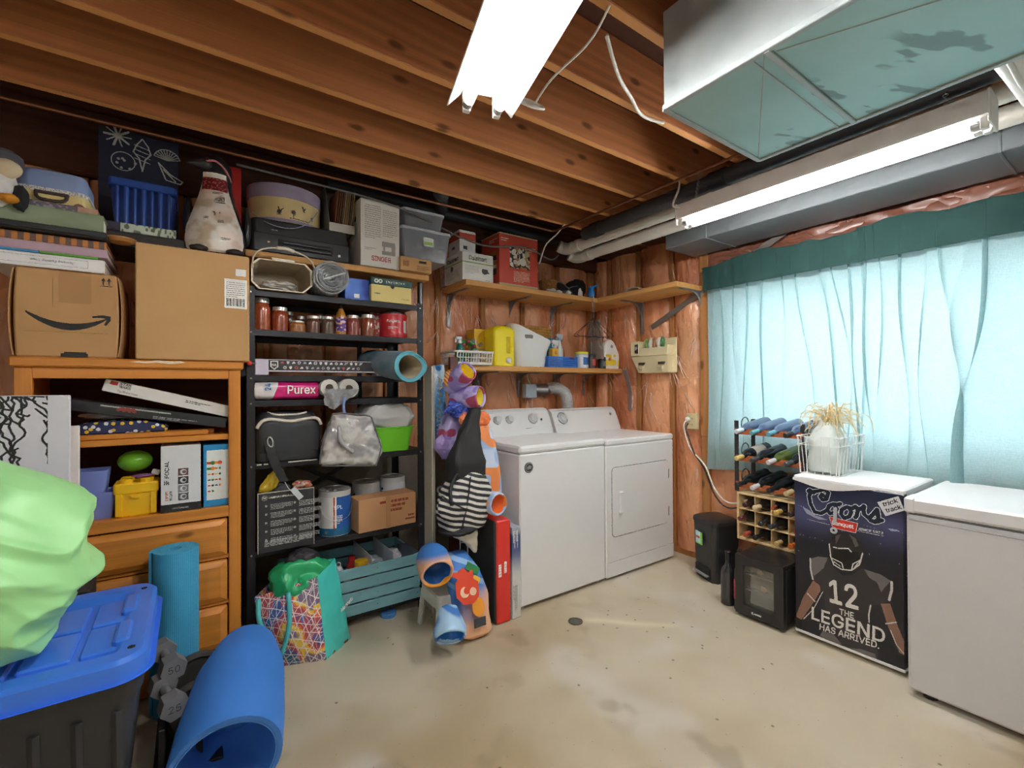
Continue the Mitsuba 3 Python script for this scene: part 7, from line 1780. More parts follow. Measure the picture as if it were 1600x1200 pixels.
PURP = MP('float_purple', lambda p, n, uv: mikit.mix(mikit.mix(lin('8f7fc0'), lin('b9aee0'), mikit.smoothstep(.4, .6, mikit.noise(p.x * 22, p.y * 22, p.z * 22))), lin('a34668'), mikit.smoothstep(.62, .68, mikit.noise(p.x * 16 + 5, p.y * 16, p.z * 16))), rough=.5)
ORNG = MP('float_stripe', lambda p, n, uv: dr.select(dr.sin((p.x * 1.3 + p.z) * 260) > .3, mi.Color3f(lin('8f4f4a')), mi.Color3f(lin('d9a04a'))), rough=.5)
pv = thing('swim_vest', 'purple and yellow swim vest hanging between rack and washer', 'swim vest', None)
cuff(pv, (1.235,2.42,1.318), (1.279,2.25,1.425), .055, .062, PURP, M('e6cf3a', .45), lab='purple arm float with a yellow lining')
part(pv, 'patch', blob(np.array((1.229,2.352,1.377)), (.05, .02, .055), .15, 7, 1), ORNG, 'orange striped patch', smooth=True)
cuff(pv, (1.255,2.42,1.266), (1.362,2.25,1.274), .052, .066, PURP, M('e6d24a', .45), lab='lower purple arm float')
part(pv, 'body', ridged(loft([ring(*c, w, d, .03, 7) for c, w, d in (((1.257,2.46,0.909), .07, .05), ((1.258,2.46,0.97), .15, .10), ((1.275,2.46,1.075), .13, .11), ((1.31,2.46,1.195), .10, .10), ((1.328,2.46,1.271), .06, .06))]).subdivide().subdivide(), .012, 14, 3), PURP, smooth=True)
part(pv, 'wing', ridged(blob(np.array((1.214,2.44,0.998)), (.05, .03, .055), .3, 7, 8), .006, 20), M('a893cf', .45), smooth=True)
solo('mesh_cloth', ridged(blob(np.array((1.307,2.36,1.206)), (.105, .05, .06), .35, 9, 5, 5), .016, 20), MP('net_blue', lambda p, n, uv: mikit.mix(lin('2c3f9c'), lin('5a70c8'), mikit.smoothstep(.4, .6, mikit.noise(p.x * 120, p.y * 120, p.z * 120))), rough=.7), 'blue crumpled mesh bag hanging over the swim vests', 'bag', smooth=True)
BLV = MP('float_blue', lambda p, n, uv: mikit.mix(mikit.mix(lin('9db3d8'), lin('c3cfe6'), mikit.smoothstep(.4, .6, mikit.noise(p.x * 14, p.y * 14, p.z * 14))), lin('e08a52'), mikit.smoothstep(.60, .64, mikit.noise(p.x * 15 + 2, p.y * 15, p.z * 13))), rough=.5)
bv = thing('swim_vest', 'pale blue and orange inflatable swim vest hanging behind the black jacket', 'swim vest', None)
part(bv, 'body', wrinkle(loft([ring(*c, w, d, .04, 8) for c, w, d in (((1.477,2.33,0.585), .07, .06), ((1.464,2.33,0.682), .15, .11), ((1.43,2.33,0.856), .17, .13), ((1.409,2.33,1.009), .15, .12), ((1.379,2.33,1.142), .10, .09), ((1.366,2.33,1.198), .05, .05))]).subdivide().subdivide(), .008, 12), BLV, smooth=True)
cuff(bv, (1.402,2.28,0.674), (1.42,2.16,0.674), .062, .066, BLV, M('d9672f', .5), lab='arm float with an orange lining')
part(bv, 'shoulder', blob(np.array((1.383,2.3,1.143)), (.06, .04, .045), .3, 8, 3), M('d9713f', .5), 'orange shoulder float', smooth=True)
part(bv, 'collar', blob(np.array((1.297,2.32,1.146)), (.04, .03, .04), .3, 8, 6), M('dd7f55', .5), smooth=True)
part(bv, 'buckle', bx(1.394, 1.415, 2.28, 2.30, 1.058, 1.102), M('26358f', .4))
jk = np.array
solo('jacket', ridged(loft([ring(*c, w, d, .03, 8) for c, w, d in (((1.268,2.28,0.783), .09, .06), ((1.268,2.28,0.816), .20, .12), ((1.277,2.28,0.915), .225, .14), ((1.278,2.28,1.005), .15, .10), ((1.307,2.28,1.111), .10, .08), ((1.333,2.28,1.183), .07, .06), ((1.346,2.28,1.223), .04, .03))]).subdivide().subdivide(), .016, np.array([12, 12, 5.0]), 2), M('19191b', .65), 'black jacket hanging bunched up above the striped bag', 'jacket', smooth=True)
sb2 = thing('backpack', 'black and white striped backpack hanging below the black jacket', 'backpack')
STR = MP('stripes', lambda p, n, uv: dr.select(dr.sin((p.z + .30 * p.x + .003 * dr.sin(p.x * 40)) * 190) > -.05, mi.Color3f(lin('25262b')), mi.Color3f(lin('c9c6c0'))), rough=.75)
part(sb2, 'body', ridged(loft([ring(*c, w, d, .05, 8) for c, w, d in (((1.245,2.27,0.518), .12, .08), ((1.245,2.27,0.557), .24, .15), ((1.254,2.27,0.652), .29, .18), ((1.271,2.27,0.756), .27, .17), ((1.279,2.27,0.827), .20, .14), ((1.28,2.27,0.873), .10, .08))]).subdivide().subdivide(), .012, 9, 4), STR, smooth=True)
part(sb2, 'pocket', ridged(blob(np.array((1.148,2.19,0.695)), (.085, .035, .075), .15, 6, 2, 5), .006, 14), STR, smooth=True)
part(sb2, 'zipper', cat(tube([(1.254,2.19,0.842), (1.229,2.175,0.727), (1.198,2.185,0.572)], .004, 6, spline=20), tube([(1.066,2.16,0.77), (1.139,2.145,0.719), (1.226,2.17,0.67)], .004, 6, spline=20)), M('131315', .5), 'black zipper', smooth=True)
part(sb2, 'base', ridged(blob(np.array((1.224,2.26,0.549)), (.115, .085, .03), .15, 7, 4), .004, 20), M('17171a', .6), 'black bottom', smooth=True)
part(sb2, 'strap', cat(tube([(1.188,2.22,0.862), (1.133,2.19,0.789), (1.12,2.15,0.715)], .010, 8, spline=20)), M('17171a', .6), smooth=True)
solo('cloth_bag', ridged(loft([ring(*c, w, d, .02, 7) for c, w, d in (((1.326,2.27,0.398), .02, .02), ((1.302,2.27,0.454), .07, .05), ((1.275,2.28,0.492), .13, .07), ((1.259,2.28,0.524), .15, .08))]).subdivide().subdivide(), .008, 16, 2), M('cbc3b2', .7), 'cream cloth bag tip hanging under the striped backpack', 'bag', smooth=True)
# floor
st = thing('step_stool', 'small white plastic step stool on the floor beside the floats', 'stool')
SW = M('d6d2c8', .4, coat=.2)
sx, sy = 1.15, 2.33
zt = .225
part(st, 'seat', loft([ring(sx, sy, z, .155 - a, .24 - a, .03, 6) for z, a in ((zt - .03, .0), (zt - .006, .0), (zt, .014))]), SW, smooth=30)
for ax in (-1, 1):
    for ay in (-1, 1):
        part(st, 'leg', hull([(sx + ax * (.078 + q) + ax * e, sy + ay * (.12 + q) + ay * f, z) for z, q in ((0, .012), (zt - .028, -.004)) for e, f in ((0, 0), (-.034, 0), (0, -.034), (-.010, -.034), (-.034, -.010))]), SW)
part(st, 'apron', cat(bx(sx - .06, sx + .06, sy - .118, sy - .112, zt - .075, zt - .028, .002), bx(sx - .06, sx + .06, sy + .112, sy + .118, zt - .075, zt - .028, .002), bx(sx - .076, sx - .070, sy - .09, sy + .09, zt - .075, zt - .028, .002), bx(sx + .070, sx + .076, sy - .09, sy + .09, zt - .075, zt - .028, .002)), SW)
mv_ = thing('swim_vest', 'blue and orange swim vest with a red swirl slumped on the floor by the stool', 'swim vest', None)
SWL = MP('float_swirl', lambda p, n, uv: mikit.mix(lin('3f78c0'), lin('a9cdea'), mikit.smoothstep(.2, .8, .5 + .5 * dr.sin(p.z * 60 + 9 * mikit.noise(p.x * 9, p.y * 9, p.z * 9)))), rough=.5)
SKN = M('e3ae8a', .5)
def vert(c0, c1, c2, c3, c4):
    return loft([ring(*c, w, d, .05, 9) for c, w, d in ((c0, .12, .08), (c1, .185, .13), (c2, .20, .14), (c3, .19, .13), (c4, .12, .08))]).subdivide().subdivide()
fb_ = [(1.25,2.15,0.046), (1.246,2.15,0.098), (1.242,2.19,0.204), (1.227,2.24,0.33), (1.22,2.3,0.405)]
fb_[0] = (fb_[0][0], fb_[0][1], .004); fb_[1] = (fb_[1][0], fb_[1][1], .035)
part(mv_, 'body', wrinkle(vert(*fb_), .008, 10), MP('float_front', lambda p, n, uv: mikit.mix(mikit.mix(lin('e3ae8a'), lin('3f78c0'), mikit.smoothstep(.18, .30, p.z + .12 * mikit.noise(p.x * 9, p.z * 9))), lin('a9cdea'), .6 * mikit.smoothstep(.22, .3, p.z) * mikit.smoothstep(.6, .8, .5 + .5 * dr.sin(p.z * 90 + p.x * 40))), rough=.5), smooth=True)
c_ = np.array(fb_)
def onv(px, py, yy, m, s=1): return frame(m, (px, yy, py), RX, (0, .25, 1))
f1 = np.array((1.175,2.105,0.269))
sw1 = union_all([Polygon([(0, .11), (.03, .08), (.05, .09), (.045, .05), (.07, .03), (.065, -.03), (.03, -.055), (-.02, -.05), (-.05, -.01), (-.045, .05), (-.02, .07), (-.07, .10), (-.03, .095)]).buffer(.008)])
part(mv_, 'print', frame(poly(sw1, .003), f1, RX, (0, .35, 1)), M('d2482f', .5), 'red swirl print')
part(mv_, 'print', cat(frame(poly(Point(-.008, 0).buffer(.026).difference(Point(.006, .006).buffer(.018)), .0035), f1 + (0, -.001, .0), RX, (0, .35, 1)), frame(poly(Point(.04, -.006).buffer(.02), .0035), f1 + (0, -.001, 0), RX, (0, .35, 1))), M('e8c0a0', .5), 'pale swirl print')
f2 = np.array((1.236,2.085,0.184))
part(mv_, 'print', frame(poly(affinity.scale(Point(0, 0).buffer(.036), 1, 1.3), .003), f2, RX, (0, .3, 1)), M('e3932f', .5), 'orange oval print')
part(mv_, 'print', cat(frame(poly(affinity.rotate(sbox(-.04, -.02, .04, .02), -35), .003), np.array((1.254,2.175,0.351)), RX, (0, .35, 1))), M('2f7a44', .5), 'green print')
part(mv_, 'print', frame(poly(affinity.rotate(sbox(-.022, -.016, .022, .016), -35), .003), np.array((1.258,2.14,0.303)), RX, (0, .35, 1)), M('e0b04a', .5), 'yellow print')
part(mv_, 'label', frame(poly(sbox(-.035, -.022, .035, .022), .003), np.array((1.241,2.075,0.107)), RX, (0, .1, 1)), M('3a3a40', .5), 'dark care label')
cuff(mv_, (1.056,2.28,0.452), (1.023,2.12,0.389), .085, .088, MP('float_arm', lambda p, n, uv: mikit.mix(mikit.mix(lin('e3ae8a'), lin('e3932f'), mikit.smoothstep(.56, .6, mikit.noise(p.x * 14, p.y * 14, p.z * 14))), lin('3f78c0'), mikit.smoothstep(.42, .47, p.z + .3 * (2.2 - p.y) * -1)), rough=.5), M('1f4f8c', .5), lab='arm float resting on the step stool')
cuff(mv_, (1.09,2.14,0.203), (1.047,2.03,0.105), .058, .082, SWL, M('1f66b0', .45), lab='blue swirl arm float on the floor')
solo('wire_stand', cat(tube([(1.33, 2.45, 0), (1.33, 2.45, .42)], .004, 6), tube([(1.37, 2.43, 0), (1.37, 2.43, .42)], .004, 6), *[tube([(1.33, 2.45, z), (1.37, 2.43, z)], .003, 6) for z in (.1, .2, .3, .4)]), M('d6d6d3', .4), 'thin white wire stand between the floats and the black case', 'stand')
rc = thing('game_case', 'black carry case with a red edge panel standing beside the washer', 'case')
x0, x1, z0, z1 = 1.405,1.499,0.01,0.578
x0c = 1.406
part(rc, 'body', bx(x0c - .012, x1 + .006, 2.172, 2.60, .006, z1 - .004, .006), M('232324', .55))
part(rc, 'red_panel', bx(x0c, x1, 2.165, 2.20, .004, z1, .006), M('cf2f28', .4, coat=.3), 'bright red edge panel')
part(rc, 'red_panel', bx(x0c, x1, 2.19, 2.60, z1 - .006, z1, .002), M('cf2f28', .4, coat=.3))
part(rc, 'lettering', cat(ff(rot(lines(.115, .020, 1, 3, 1.0), -90, (0, 0, 1)), x0c + .010, 2.1642, .335), ff(rot(lines(.105, .018, 1, 6, 1.0), -90, (0, 0, 1)), x0c + .048, 2.1642, .345)), WHITE)
part(rc, 'handle', tube([(x1 + .006, 2.2, .34), (x1 + .018, 2.2, .32), (x1 + .018, 2.2, .26), (x1 + .006, 2.2, .24)], .006, 8, spline=16), M('1a1a1b', .5), smooth=True)
tb_ = thing('puzzle_box', 'thin silver and blue carton standing between the red case and the washer', 'box')
x0, x1, z0, z1 = 1.514,1.573,0.01,0.523
x1 = min(x1, 1.596)
part(tb_, 'body', bx(x0, x1, 2.17, 2.56, .002, z1, .002), MP('silver_fade', lambda p, n, uv: mikit.mix(lin('c9c9c7'), lin('44507c'), mikit.smoothstep(.22, .40, p.z) * (1 - mikit.smoothstep(.47, .5, p.z) * .5)), rough=.4))
part(tb_, 'lettering', cat(ff(rot(textw('OUTSTANDING', .10, .012, True) if False else lines(.10, .014, 2, 3, .6), -90, (0, 0, 1)), x0 + .008, 2.1694, z1 - .02), ff(rot(lines(.1, .014, 2, 7, .6), -90, (0, 0, 1)), x0 + .028, 2.1694, z1 - .02)), WHITE)
part(tb_, 'lettering', ff(rot(textw('LAUTREC', .12, .014), -90, (0, 0, 1)) if False else rot(lines(.14, .03, 3, 9, .5), -90, (0, 0, 1)), x0 + .008, 2.1694, .19), M('8a8a8c', .5))

# ================================================================ along the window wall
tc = thing('trash_can', 'black plastic pedal bin with a small coloured sticker against the right wall', 'trash can')
PB = M('232325', .4, spec=.5)
tcx, tcy = 3.005, 1.825
RT = lambda m: rotz(m, -22, (tcx, tcy, 0))
tw, td = .245, .205       # along y, along x
def tring(z, s, bow=.0):
    r = ring(tcx, tcy, z, td * s, tw * s, .035, 7)
    r[:, 0] -= bow * np.cos((r[:, 1] - tcy) / tw * PI) * (r[:, 0] < tcx)
    return r
part(tc, 'body', RT(loft([tring(.0, .88, .015), tring(.01, .90, .02), tring(.38, 1.0, .025)])), PB, smooth=35)
part(tc, 'lid', RT(loft([tring(.38, 1.04, .028), tring(.392, 1.05, .028), tring(.41, 1.02, .028), tring(.425, .8, .02), tring(.428, .3, .0)])), M('1d1d1f', .35), smooth=35)
part(tc, 'pedal_recess', RT(bx(tcx - td / 2 - .018, tcx - td / 2 + .02, tcy - .07, tcy + .075, .02, .095, .006)), M('0e0e0f', .6), 'black pedal opening')
part(tc, 'pedal', RT(bx(tcx - td / 2 - .036, tcx - td / 2, tcy - .07, tcy + .075, .035, .05, .006)), M('77787a', .4), 'grey pedal')
sk = part(tc, 'sticker', RT(frame(poly(sbox(0, 0, .075, .088)), (tcx - td / 2 - .022, tcy + .055, .235), RY, (-.03, 0, 1))), M('bfe3e6', .4), 'white and teal sticker')
part(sk, 'stripe', RT(frame(cat(poly(sbox(.055, 0, .075, .088)), poly(sbox(0, 0, .055, .008))), (tcx - td / 2 - .0228, tcy + .055, .235), RY, (-.03, 0, 1))), M('7fc93a', .4))
part(sk, 'stripe', RT(frame(poly(sbox(.006, .04, .045, .055)), (tcx - td / 2 - .0236, tcy + .055, .235), RY, (-.03, 0, 1))), M('b3403a', .4))
GB = M('14171a', .12, spec=.6, coat=.8)


def wine(name, label, base, d, L=.31, r=.038, glass=None, cap='2a2226', lab=None, labc='cfc9bd', group=None):
    """Wine bottle whose bottom is at base and whose neck points along d."""
    base, d = np.array(base, float), np.array(d, float); d = d / np.linalg.norm(d)
    t = thing(name, label, 'wine bottle', group)
    W = lambda m: aim(m, base, base + d)
    part(t, 'glass', W(lathe([(r * .9, 0), (r, .006), (r, L * .60), (r * .85, L * .67), (r * .48, L * .74), (r * .38, L * .80), (r * .36, L * .93)], n=20)), glass or GB, smooth=40)
    part(t, 'capsule', W(lathe([(r * .40, L * .80), (r * .40, L * .965), (r * .44, L * .968), (r * .44, L * .99), (r * .36, L), (.001, L)], n=18)), M(cap, .35, .2), smooth=40)
    if lab:
        part(t, 'label', W(lathe([(r * 1.005, L * .18), (r * 1.012, L * .19), (r * 1.012, L * .5), (r * 1.005, L * .51)], n=20)), M(labc, .6), lab, smooth=40)
    return t


wine('wine_bottle', 'tall dark wine bottle standing on the floor, left of the wine cooler', (2.70, 1.565, 0), (0, 0, 1), .32, .042, cap='1c1a1c')
wine('wine_bottle', 'dark wine bottle with a red and white label beside the wine cooler', (2.685, 1.485, 0), (0, 0, 1), .355, .032, cap='1c1a1c', lab='red label', labc='8f2a33')
# wine cooler
wc = thing('wine_cooler', 'small black wine cooler with a glass door on the floor', 'wine cooler')
cx0, cx1, cy0, cy1, cz = 2.60, 3.06, 1.20, 1.465, .355
CB = M('18181a', .3, spec=.5)
for nm, m in (('top', bx(cx0 + .035, cx1, cy0, cy1, cz - .02, cz, .004)), ('bottom', bx(cx0 + .035, cx1, cy0, cy1, .02, .04, .003)), ('side', bx(cx0 + .035, cx1, cy0, cy0 + .02, .04, cz - .02, .002)), ('side', bx(cx0 + .035, cx1, cy1 - .02, cy1, .04, cz - .02, .002)), ('back', bx(cx1 - .02, cx1, cy0 + .02, cy1 - .02, .04, cz - .02, .002))):
    part(wc, nm, m, CB)
part(wc, 'liner', bx(cx0 + .13, cx0 + .14, cy0 + .02, cy1 - .02, .04, cz - .02, .001), M('b5b3a4', .6), 'pale panel standing in for the reflection in the glass door')  # its pale colour imitates the room mirrored in the door
fr = sbox(0, 0, cy1 - cy0, cz - .02).difference(sbox(.045, .055, cy1 - cy0 - .05, cz - .02 - .05))
dr2 = part(wc, 'door', frame(poly(fr, .03), (cx0 + .032, cy1, .02), RY, UZ), CB)
gk = 'wine_cooler__glass'
scene[gk] = mikit.ply(trimesh.Trimesh([[cx0 + .012, cy1 - .045, .075], [cx0 + .012, cy0 + .05, .075], [cx0 + .012, cy0 + .05, cz - .05], [cx0 + .012, cy1 - .045, cz - .05]], [[0, 1, 2], [0, 2, 3]], process=False), 'pane_glass')
for z in (.145, .235):
    part(wc, 'wire_shelf', cat(tube([(cx0 + .06, cy0 + .02, z), (cx0 + .06, cy1 - .02, z)], .003, 6), tube([(cx0 + .10, cy0 + .02, z), (cx0 + .10, cy1 - .02, z)], .003, 6)), M('c9c9c9', .3, .8), kind='stuff')
for y, z in ((1.36, .25), (1.27, .25), (1.34, .16)):
    part(wc, 'bottle_end', aim(lathe([(.018, 0), (.018, .004), (.012, .006), (.001, .006)], n=18), (cx0 + .075, y, z + .012), (cx0, y, z + .012)), M('a59a86', .4), smooth=30)
part(wc, 'lettering', fy(textw('vinotemp', .075, .010, True) if False else cat(mv(poly(Polygon([(0, .004), (.012, .014), (.01, .0), (.018, .002), (.012, -.006)])), 0, 0, 0), mv(textw('Danby', .06, .011, True) if False else lines(.06, .009, 1, 3, .9), .02, 0, 0)), cx0 + .0016, 1.375, .042), M('d6d6d6', .4), 'white maker mark')
for y in (cy0 + .03, cy1 - .03):
    part(wc, 'foot', lathe([(.015, 0), (.015, .02)], cx0 + .07, y, 0, 12), BLK)
# pine crate with nine bottles
WCX = 2.865
wcr = thing('wine_crate', 'pale pine wine crate with square pigeonholes on top of the wine cooler', 'wine crate')
wy0, wy1 = 1.18, 1.60
wz0, wz1 = cz + .001, .655
wx1 = 3.12
for nm, m in (('top', bx(WCX, wx1, wy0, wy1, wz1 - .014, wz1, .002)), ('bottom', bx(WCX, wx1, wy0, wy1, wz0, wz0 + .014, .002)), ('side', bx(WCX, wx1, wy1 - .014, wy1, wz0 + .014, wz1 - .014, .002)), ('side', bx(WCX, wx1, wy0, wy0 + .014, wz0 + .014, wz1 - .014, .002))):
    part(wcr, nm, m, 'wood_crate')
ch, cw = (wz1 - wz0 - .028) / 3, (wy1 - wy0 - .028) / 4
for k in (1, 2):
    part(wcr, 'shelf', bx(WCX + .004, wx1, wy0 + .014, wy1 - .014, wz0 + .014 + ch * k - .003, wz0 + .014 + ch * k + .003, .001), 'wood_crate')
for k in (1, 2, 3):
    part(wcr, 'divider', bx(WCX + .006, wx1, wy0 + .014 + cw * k - .003, wy0 + .014 + cw * k + .003, wz0 + .014, wz1 - .014, .001), 'wood_crate')
caps = [['3f2226', 'd9c9a0', 'c9a95e', '3a2a2c'], ['5a2a2e', '2b2c30', '3a3b40', 'a3242a'], ['b0523f', '1f2023', 'c4a66a', 'd9702a']]
RW, CL = ('top', 'middle', 'bottom'), ('first', 'second', 'third', 'fourth')
cn_ = {'3f2226': 'dark red', 'd9c9a0': 'cream', 'c9a95e': 'gold', '3a2a2c': 'dark', '5a2a2e': 'maroon', '2b2c30': 'black', '3a3b40': 'grey', 'a3242a': 'red', 'b0523f': 'copper red', '1f2023': 'black', 'c4a66a': 'tan', 'd9702a': 'orange'}
for r_ in range(3):
    for c in range(4):
        y = wy1 - .014 - cw * (c + .5); z = wz0 + .014 + ch * (2 - r_) + .040
        wine('wine_bottle', '%s capped bottle, %s from left in the %s row of the pine crate' % (cn_[caps[r_][c]], CL[c], RW[r_]), (3.10, y, z), (-1, (.05 if (r_ + c) % 2 else -.06), 0), .29 + .012 * ((r_ * 3 + c) % 3), .034, cap=caps[r_][c], group='wine bottles in the pine crate')
wine('wine_bottle', 'extra bottle with a brick red capsule in the second pigeonhole of the top row', (3.10, wy1 - .014 - cw * 1.93, wz0 + .014 + ch * 2 + .066), (-1, -.16, -.03), .30, .021, cap='9c4638', group='wine bottles in the pine crate')
# metal and wood bottle rack on the crate
br = thing('bottle_rack', 'black metal bottle rack with brown wooden rails on the pine crate', 'bottle rack')
by0, by1 = 1.215, 1.606
bz0, bz1 = wz1 + .001, 1.106
for x in (2.88, 3.085):
    for y in (by0, by1):
        part(br, 'post', bx(x - .006, x + .006, y - .012, y + .012, bz0, bz1, .002), M('2a2a2d', .45))
rows = [bz0 + .055 + k * (bz1 - bz0 - .10) / 2 * .96 for k in (2, 1, 0)]
for z in rows:
    for x in (2.872, 3.085):
        sc_ = sbox(0, 0, by1 - by0, .036).difference(union_all([Point((by1 - by0) * (k + .5) / 4, .052).buffer(.034) for k in range(4)]))
        part(br, 'rail', frame(poly(sc_, .012), (x + .006, by1, z - .026), RY, UZ), 'wood_rack', 'brown scalloped rail')
    for y in (by0, by1):
        part(br, 'hoop', mv(rot(tube(circ(0, 0, 0, .045, 24), .003, 6, closed=True), 90, (1, 0, 0)), 2.985, y, z + .03), M('2a2a2d', .45))
spec = [[('c9d6de', 'pale', None, 'b5bcc8'), ('5fa3ad', 'teal', None, None), ('62a3b5', 'light teal', None, None), ('2a2a2d', 'black', None, None)],
        [('d9c57a', 'gold', 'cream label', 'd6cfc0'), ('3a3d42', 'grey', None, None), ('cfcfd0', 'silver', None, None), ('4a5054', 'dark grey', None, None)],
        [('26262a', 'black', None, None), ('d0d0d4', 'silver white', None, None), ('1c1c20', 'matte black', None, None), ('cbb98a', 'beige', None, None)]]
for r_ in range(3):
    for c in range(4):
        cap, nm, lb_, lc = spec[r_][c]
        y = by1 - (by1 - by0) * (c + .5) / 4
        gl_ = GB if not (r_ == 1 and c == 2) else M('5a6b2a', .12, spec=.6, coat=.8)
        if r_ == 0: gl_ = M('4a5a78', .15, spec=.6, coat=1.0)
        wine('wine_bottle', '%s capped bottle, %s from left in the %s row of the metal rack' % (nm, CL[c], RW[r_]), (3.13, y - .02, rows[r_] + .042), (-1, .12, -.16), .32, .035, gl_, cap, lb_, lc or 'cfc9bd', group='wine bottles in the metal rack')

# fridge with the printed door
fg = thing('beer_fridge', 'compact fridge with a dark football poster door beside the wine cooler', 'fridge')
FX, FY0, FY1, FZ = 2.655, .70, 1.167, .851
part(fg, 'body', bx(FX + .045, 3.10, FY0, FY1, .02, FZ - .022, .006), M('cfcfd0', .4))
part(fg, 'top', bx(FX + .002, 3.10, FY0 - .002, FY1 + .002, FZ - .022, FZ, .006), M('dcdcdc', .35, coat=.3))
def seamf(u, v):
    y = FY1 - (FY1 - FY0) * u
    return np.stack([FX - .004 + 0 * u, y, FZ - .012 - (.022 + .018 * np.sin(u * PI * 2 - .6)) * (1 - v)], -1)
part(fg, 'top_trim', sheet(seamf, 30, 4, -.006), M('d6d6d6', .35), 'wavy white trim along the top edge', smooth=30)
part(fg, 'door', bx(FX, FX + .042, FY0 + .002, FY1 - .002, .035, FZ - .02, .004), MP('poster_night', lambda p, n, uv: mikit.mix(mikit.mix(lin('1b1b22'), lin('23283c'), mikit.smoothstep(.70, .82, p.z)), lin('4d4f74'), .75 * dr.exp(-dr.square((p.z - .665 - .015 * (1.165 - p.y)) / .085)) * (.35 + .65 * dr.exp(-dr.square((p.y - 1.10) / .15)) + .5 * dr.exp(-dr.square((p.y - .74) / .1)))), rough=.3))
part(fg, 'bottom_trim', bx(FX - .001, FX + .04, FY0 + .002, FY1 - .002, .022, .036, .002), M('d6d6d6', .4))
for y in (FY0 + .05, FY1 - .05):
    part(fg, 'foot', lathe([(.018, 0), (.018, .02)], FX + .09, y, 0, 12), M('2a2a2b', .5))
FD = lambda m, k=0: frame(m, (FX - .0002 - .0005 * k, FY1 - .002, 0), RY, UZ)
PG = lambda pts: Polygon(pts).buffer(.0008)
LNS = lambda pts, w: LineString(pts).buffer(w)
CL = lambda q: q.intersection(sbox(.003, .038, .459, .83))
pl_ = part(fg, 'player', FD(poly(CL(union_all([
    PG([(0.074,0.427),(0.112,0.448),(0.159,0.457),(0.171,0.424),(0.218,0.383),(0.258,0.397),(0.298,0.445),(0.361,0.442),(0.409,0.425),(0.418,0.391),(0.409,0.332),(0.375,0.301),(0.335,0.282),(0.328,0.192),(0.358,0.092),(0.364,0.016),(0.235,-0.011),(0.101,0.011),(0.130,0.077),(0.146,0.165),(0.139,0.276),(0.110,0.270),(0.096,0.310),(0.077,0.337)])])))), M('2c2829', .5), 'football player in a dark jersey')
parts(pl_, 'arm', [FD(poly(CL(q)), 1) for q in (PG([(0.088,0.316),(0.118,0.301),(0.121,0.274),(0.072,0.169),(0.033,0.095),(0.009,0.068),(0.006,0.109),(0.042,0.216)]), PG([(0.375,0.305),(0.409,0.318),(0.431,0.242),(0.465,0.148),(0.462,0.104),(0.442,0.109),(0.402,0.208)]))], M('7d5c4c', .5), 'bare forearm')
parts(pl_, 'shade', [FD(poly(CL(q)), 1) for q in (PG([(0.078,0.424),(0.112,0.447),(0.155,0.453),(0.137,0.397),(0.111,0.364),(0.092,0.342),(0.079,0.354)]), PG([(0.311,0.445),(0.373,0.441),(0.412,0.424),(0.385,0.379),(0.376,0.361),(0.361,0.401),(0.330,0.413)]), PG([(0.239,0.037),(0.295,0.055),(0.349,0.058),(0.363,0.019),(0.281,-0.001),(0.248,-0.001)]), PG([(0.130,0.073),(0.180,0.075),(0.215,0.042),(0.108,0.019)]))], M('5d5958', .5), 'grey lit folds')
parts(pl_, 'highlight', [FD(poly(CL(q)), 2) for q in (LNS([(0.076,0.426),(0.077,0.370),(0.087,0.323)], .004), LNS([(0.416,0.420),(0.416,0.383),(0.406,0.334)], .005), LNS([(0.335,0.282),(0.327,0.237),(0.328,0.200)], .003), LNS([(0.041,0.098),(0.087,0.166),(0.132,0.273)], .002), LNS([(0.061,0.240),(0.095,0.211)], .003), LNS([(0.393,0.219),(0.431,0.242)], .003), LNS([(0.410,0.197),(0.431,0.140),(0.459,0.110)], .002))], M('b9b3ae', .5), 'bright rim light')
parts(pl_, 'glove', [FD(poly(CL(q)), 2) for q in (PG([(0.005,0.092),(0.033,0.090),(0.028,0.034),(0.009,0.021)]), PG([(0.430,0.089),(0.459,0.102),(0.464,0.055),(0.430,0.059)]))], M('121214', .5))
hl = part(pl_, 'helmet', FD(poly(PG([(0.169,0.536),(0.178,0.567),(0.206,0.592),(0.240,0.603),(0.273,0.596),(0.296,0.571),(0.305,0.535),(0.303,0.481),(0.285,0.436),(0.245,0.408),(0.197,0.408),(0.173,0.441),(0.166,0.495)])), 2), M('231f1f', .35), 'black helmet')
part(hl, 'visor', FD(poly(PG([(0.180,0.499),(0.219,0.514),(0.286,0.518),(0.293,0.478),(0.275,0.445),(0.238,0.426),(0.197,0.432),(0.180,0.459)])), 3), M('0f0d0d', .3))
part(hl, 'face_guard', FD(poly(union_all([LNS([(0.164,0.527),(0.170,0.464),(0.183,0.428),(0.218,0.415),(0.259,0.424),(0.292,0.462),(0.305,0.520)], .0028), LNS([(0.177,0.458),(0.218,0.447),(0.225,0.417)], .0025), LNS([(0.298,0.487),(0.265,0.457),(0.260,0.427)], .0025), LNS([(0.184,0.444),(0.211,0.429)], .002), LNS([(0.292,0.477),(0.272,0.444)], .002), LNS([(0.205,0.516),(0.246,0.527),(0.259,0.514)], .003), LNS([(0.184,0.516),(0.198,0.516)], .003)])), 4), M('bdb9b6', .4), 'pale face guard bars')
part(hl, 'shine', FD(poly(union_all([PG([(0.250,0.597),(0.276,0.585),(0.289,0.553),(0.276,0.542),(0.263,0.577)]), PG([(0.192,0.574),(0.213,0.588),(0.202,0.553),(0.193,0.535)])])), 3), M('4f4747', .3))
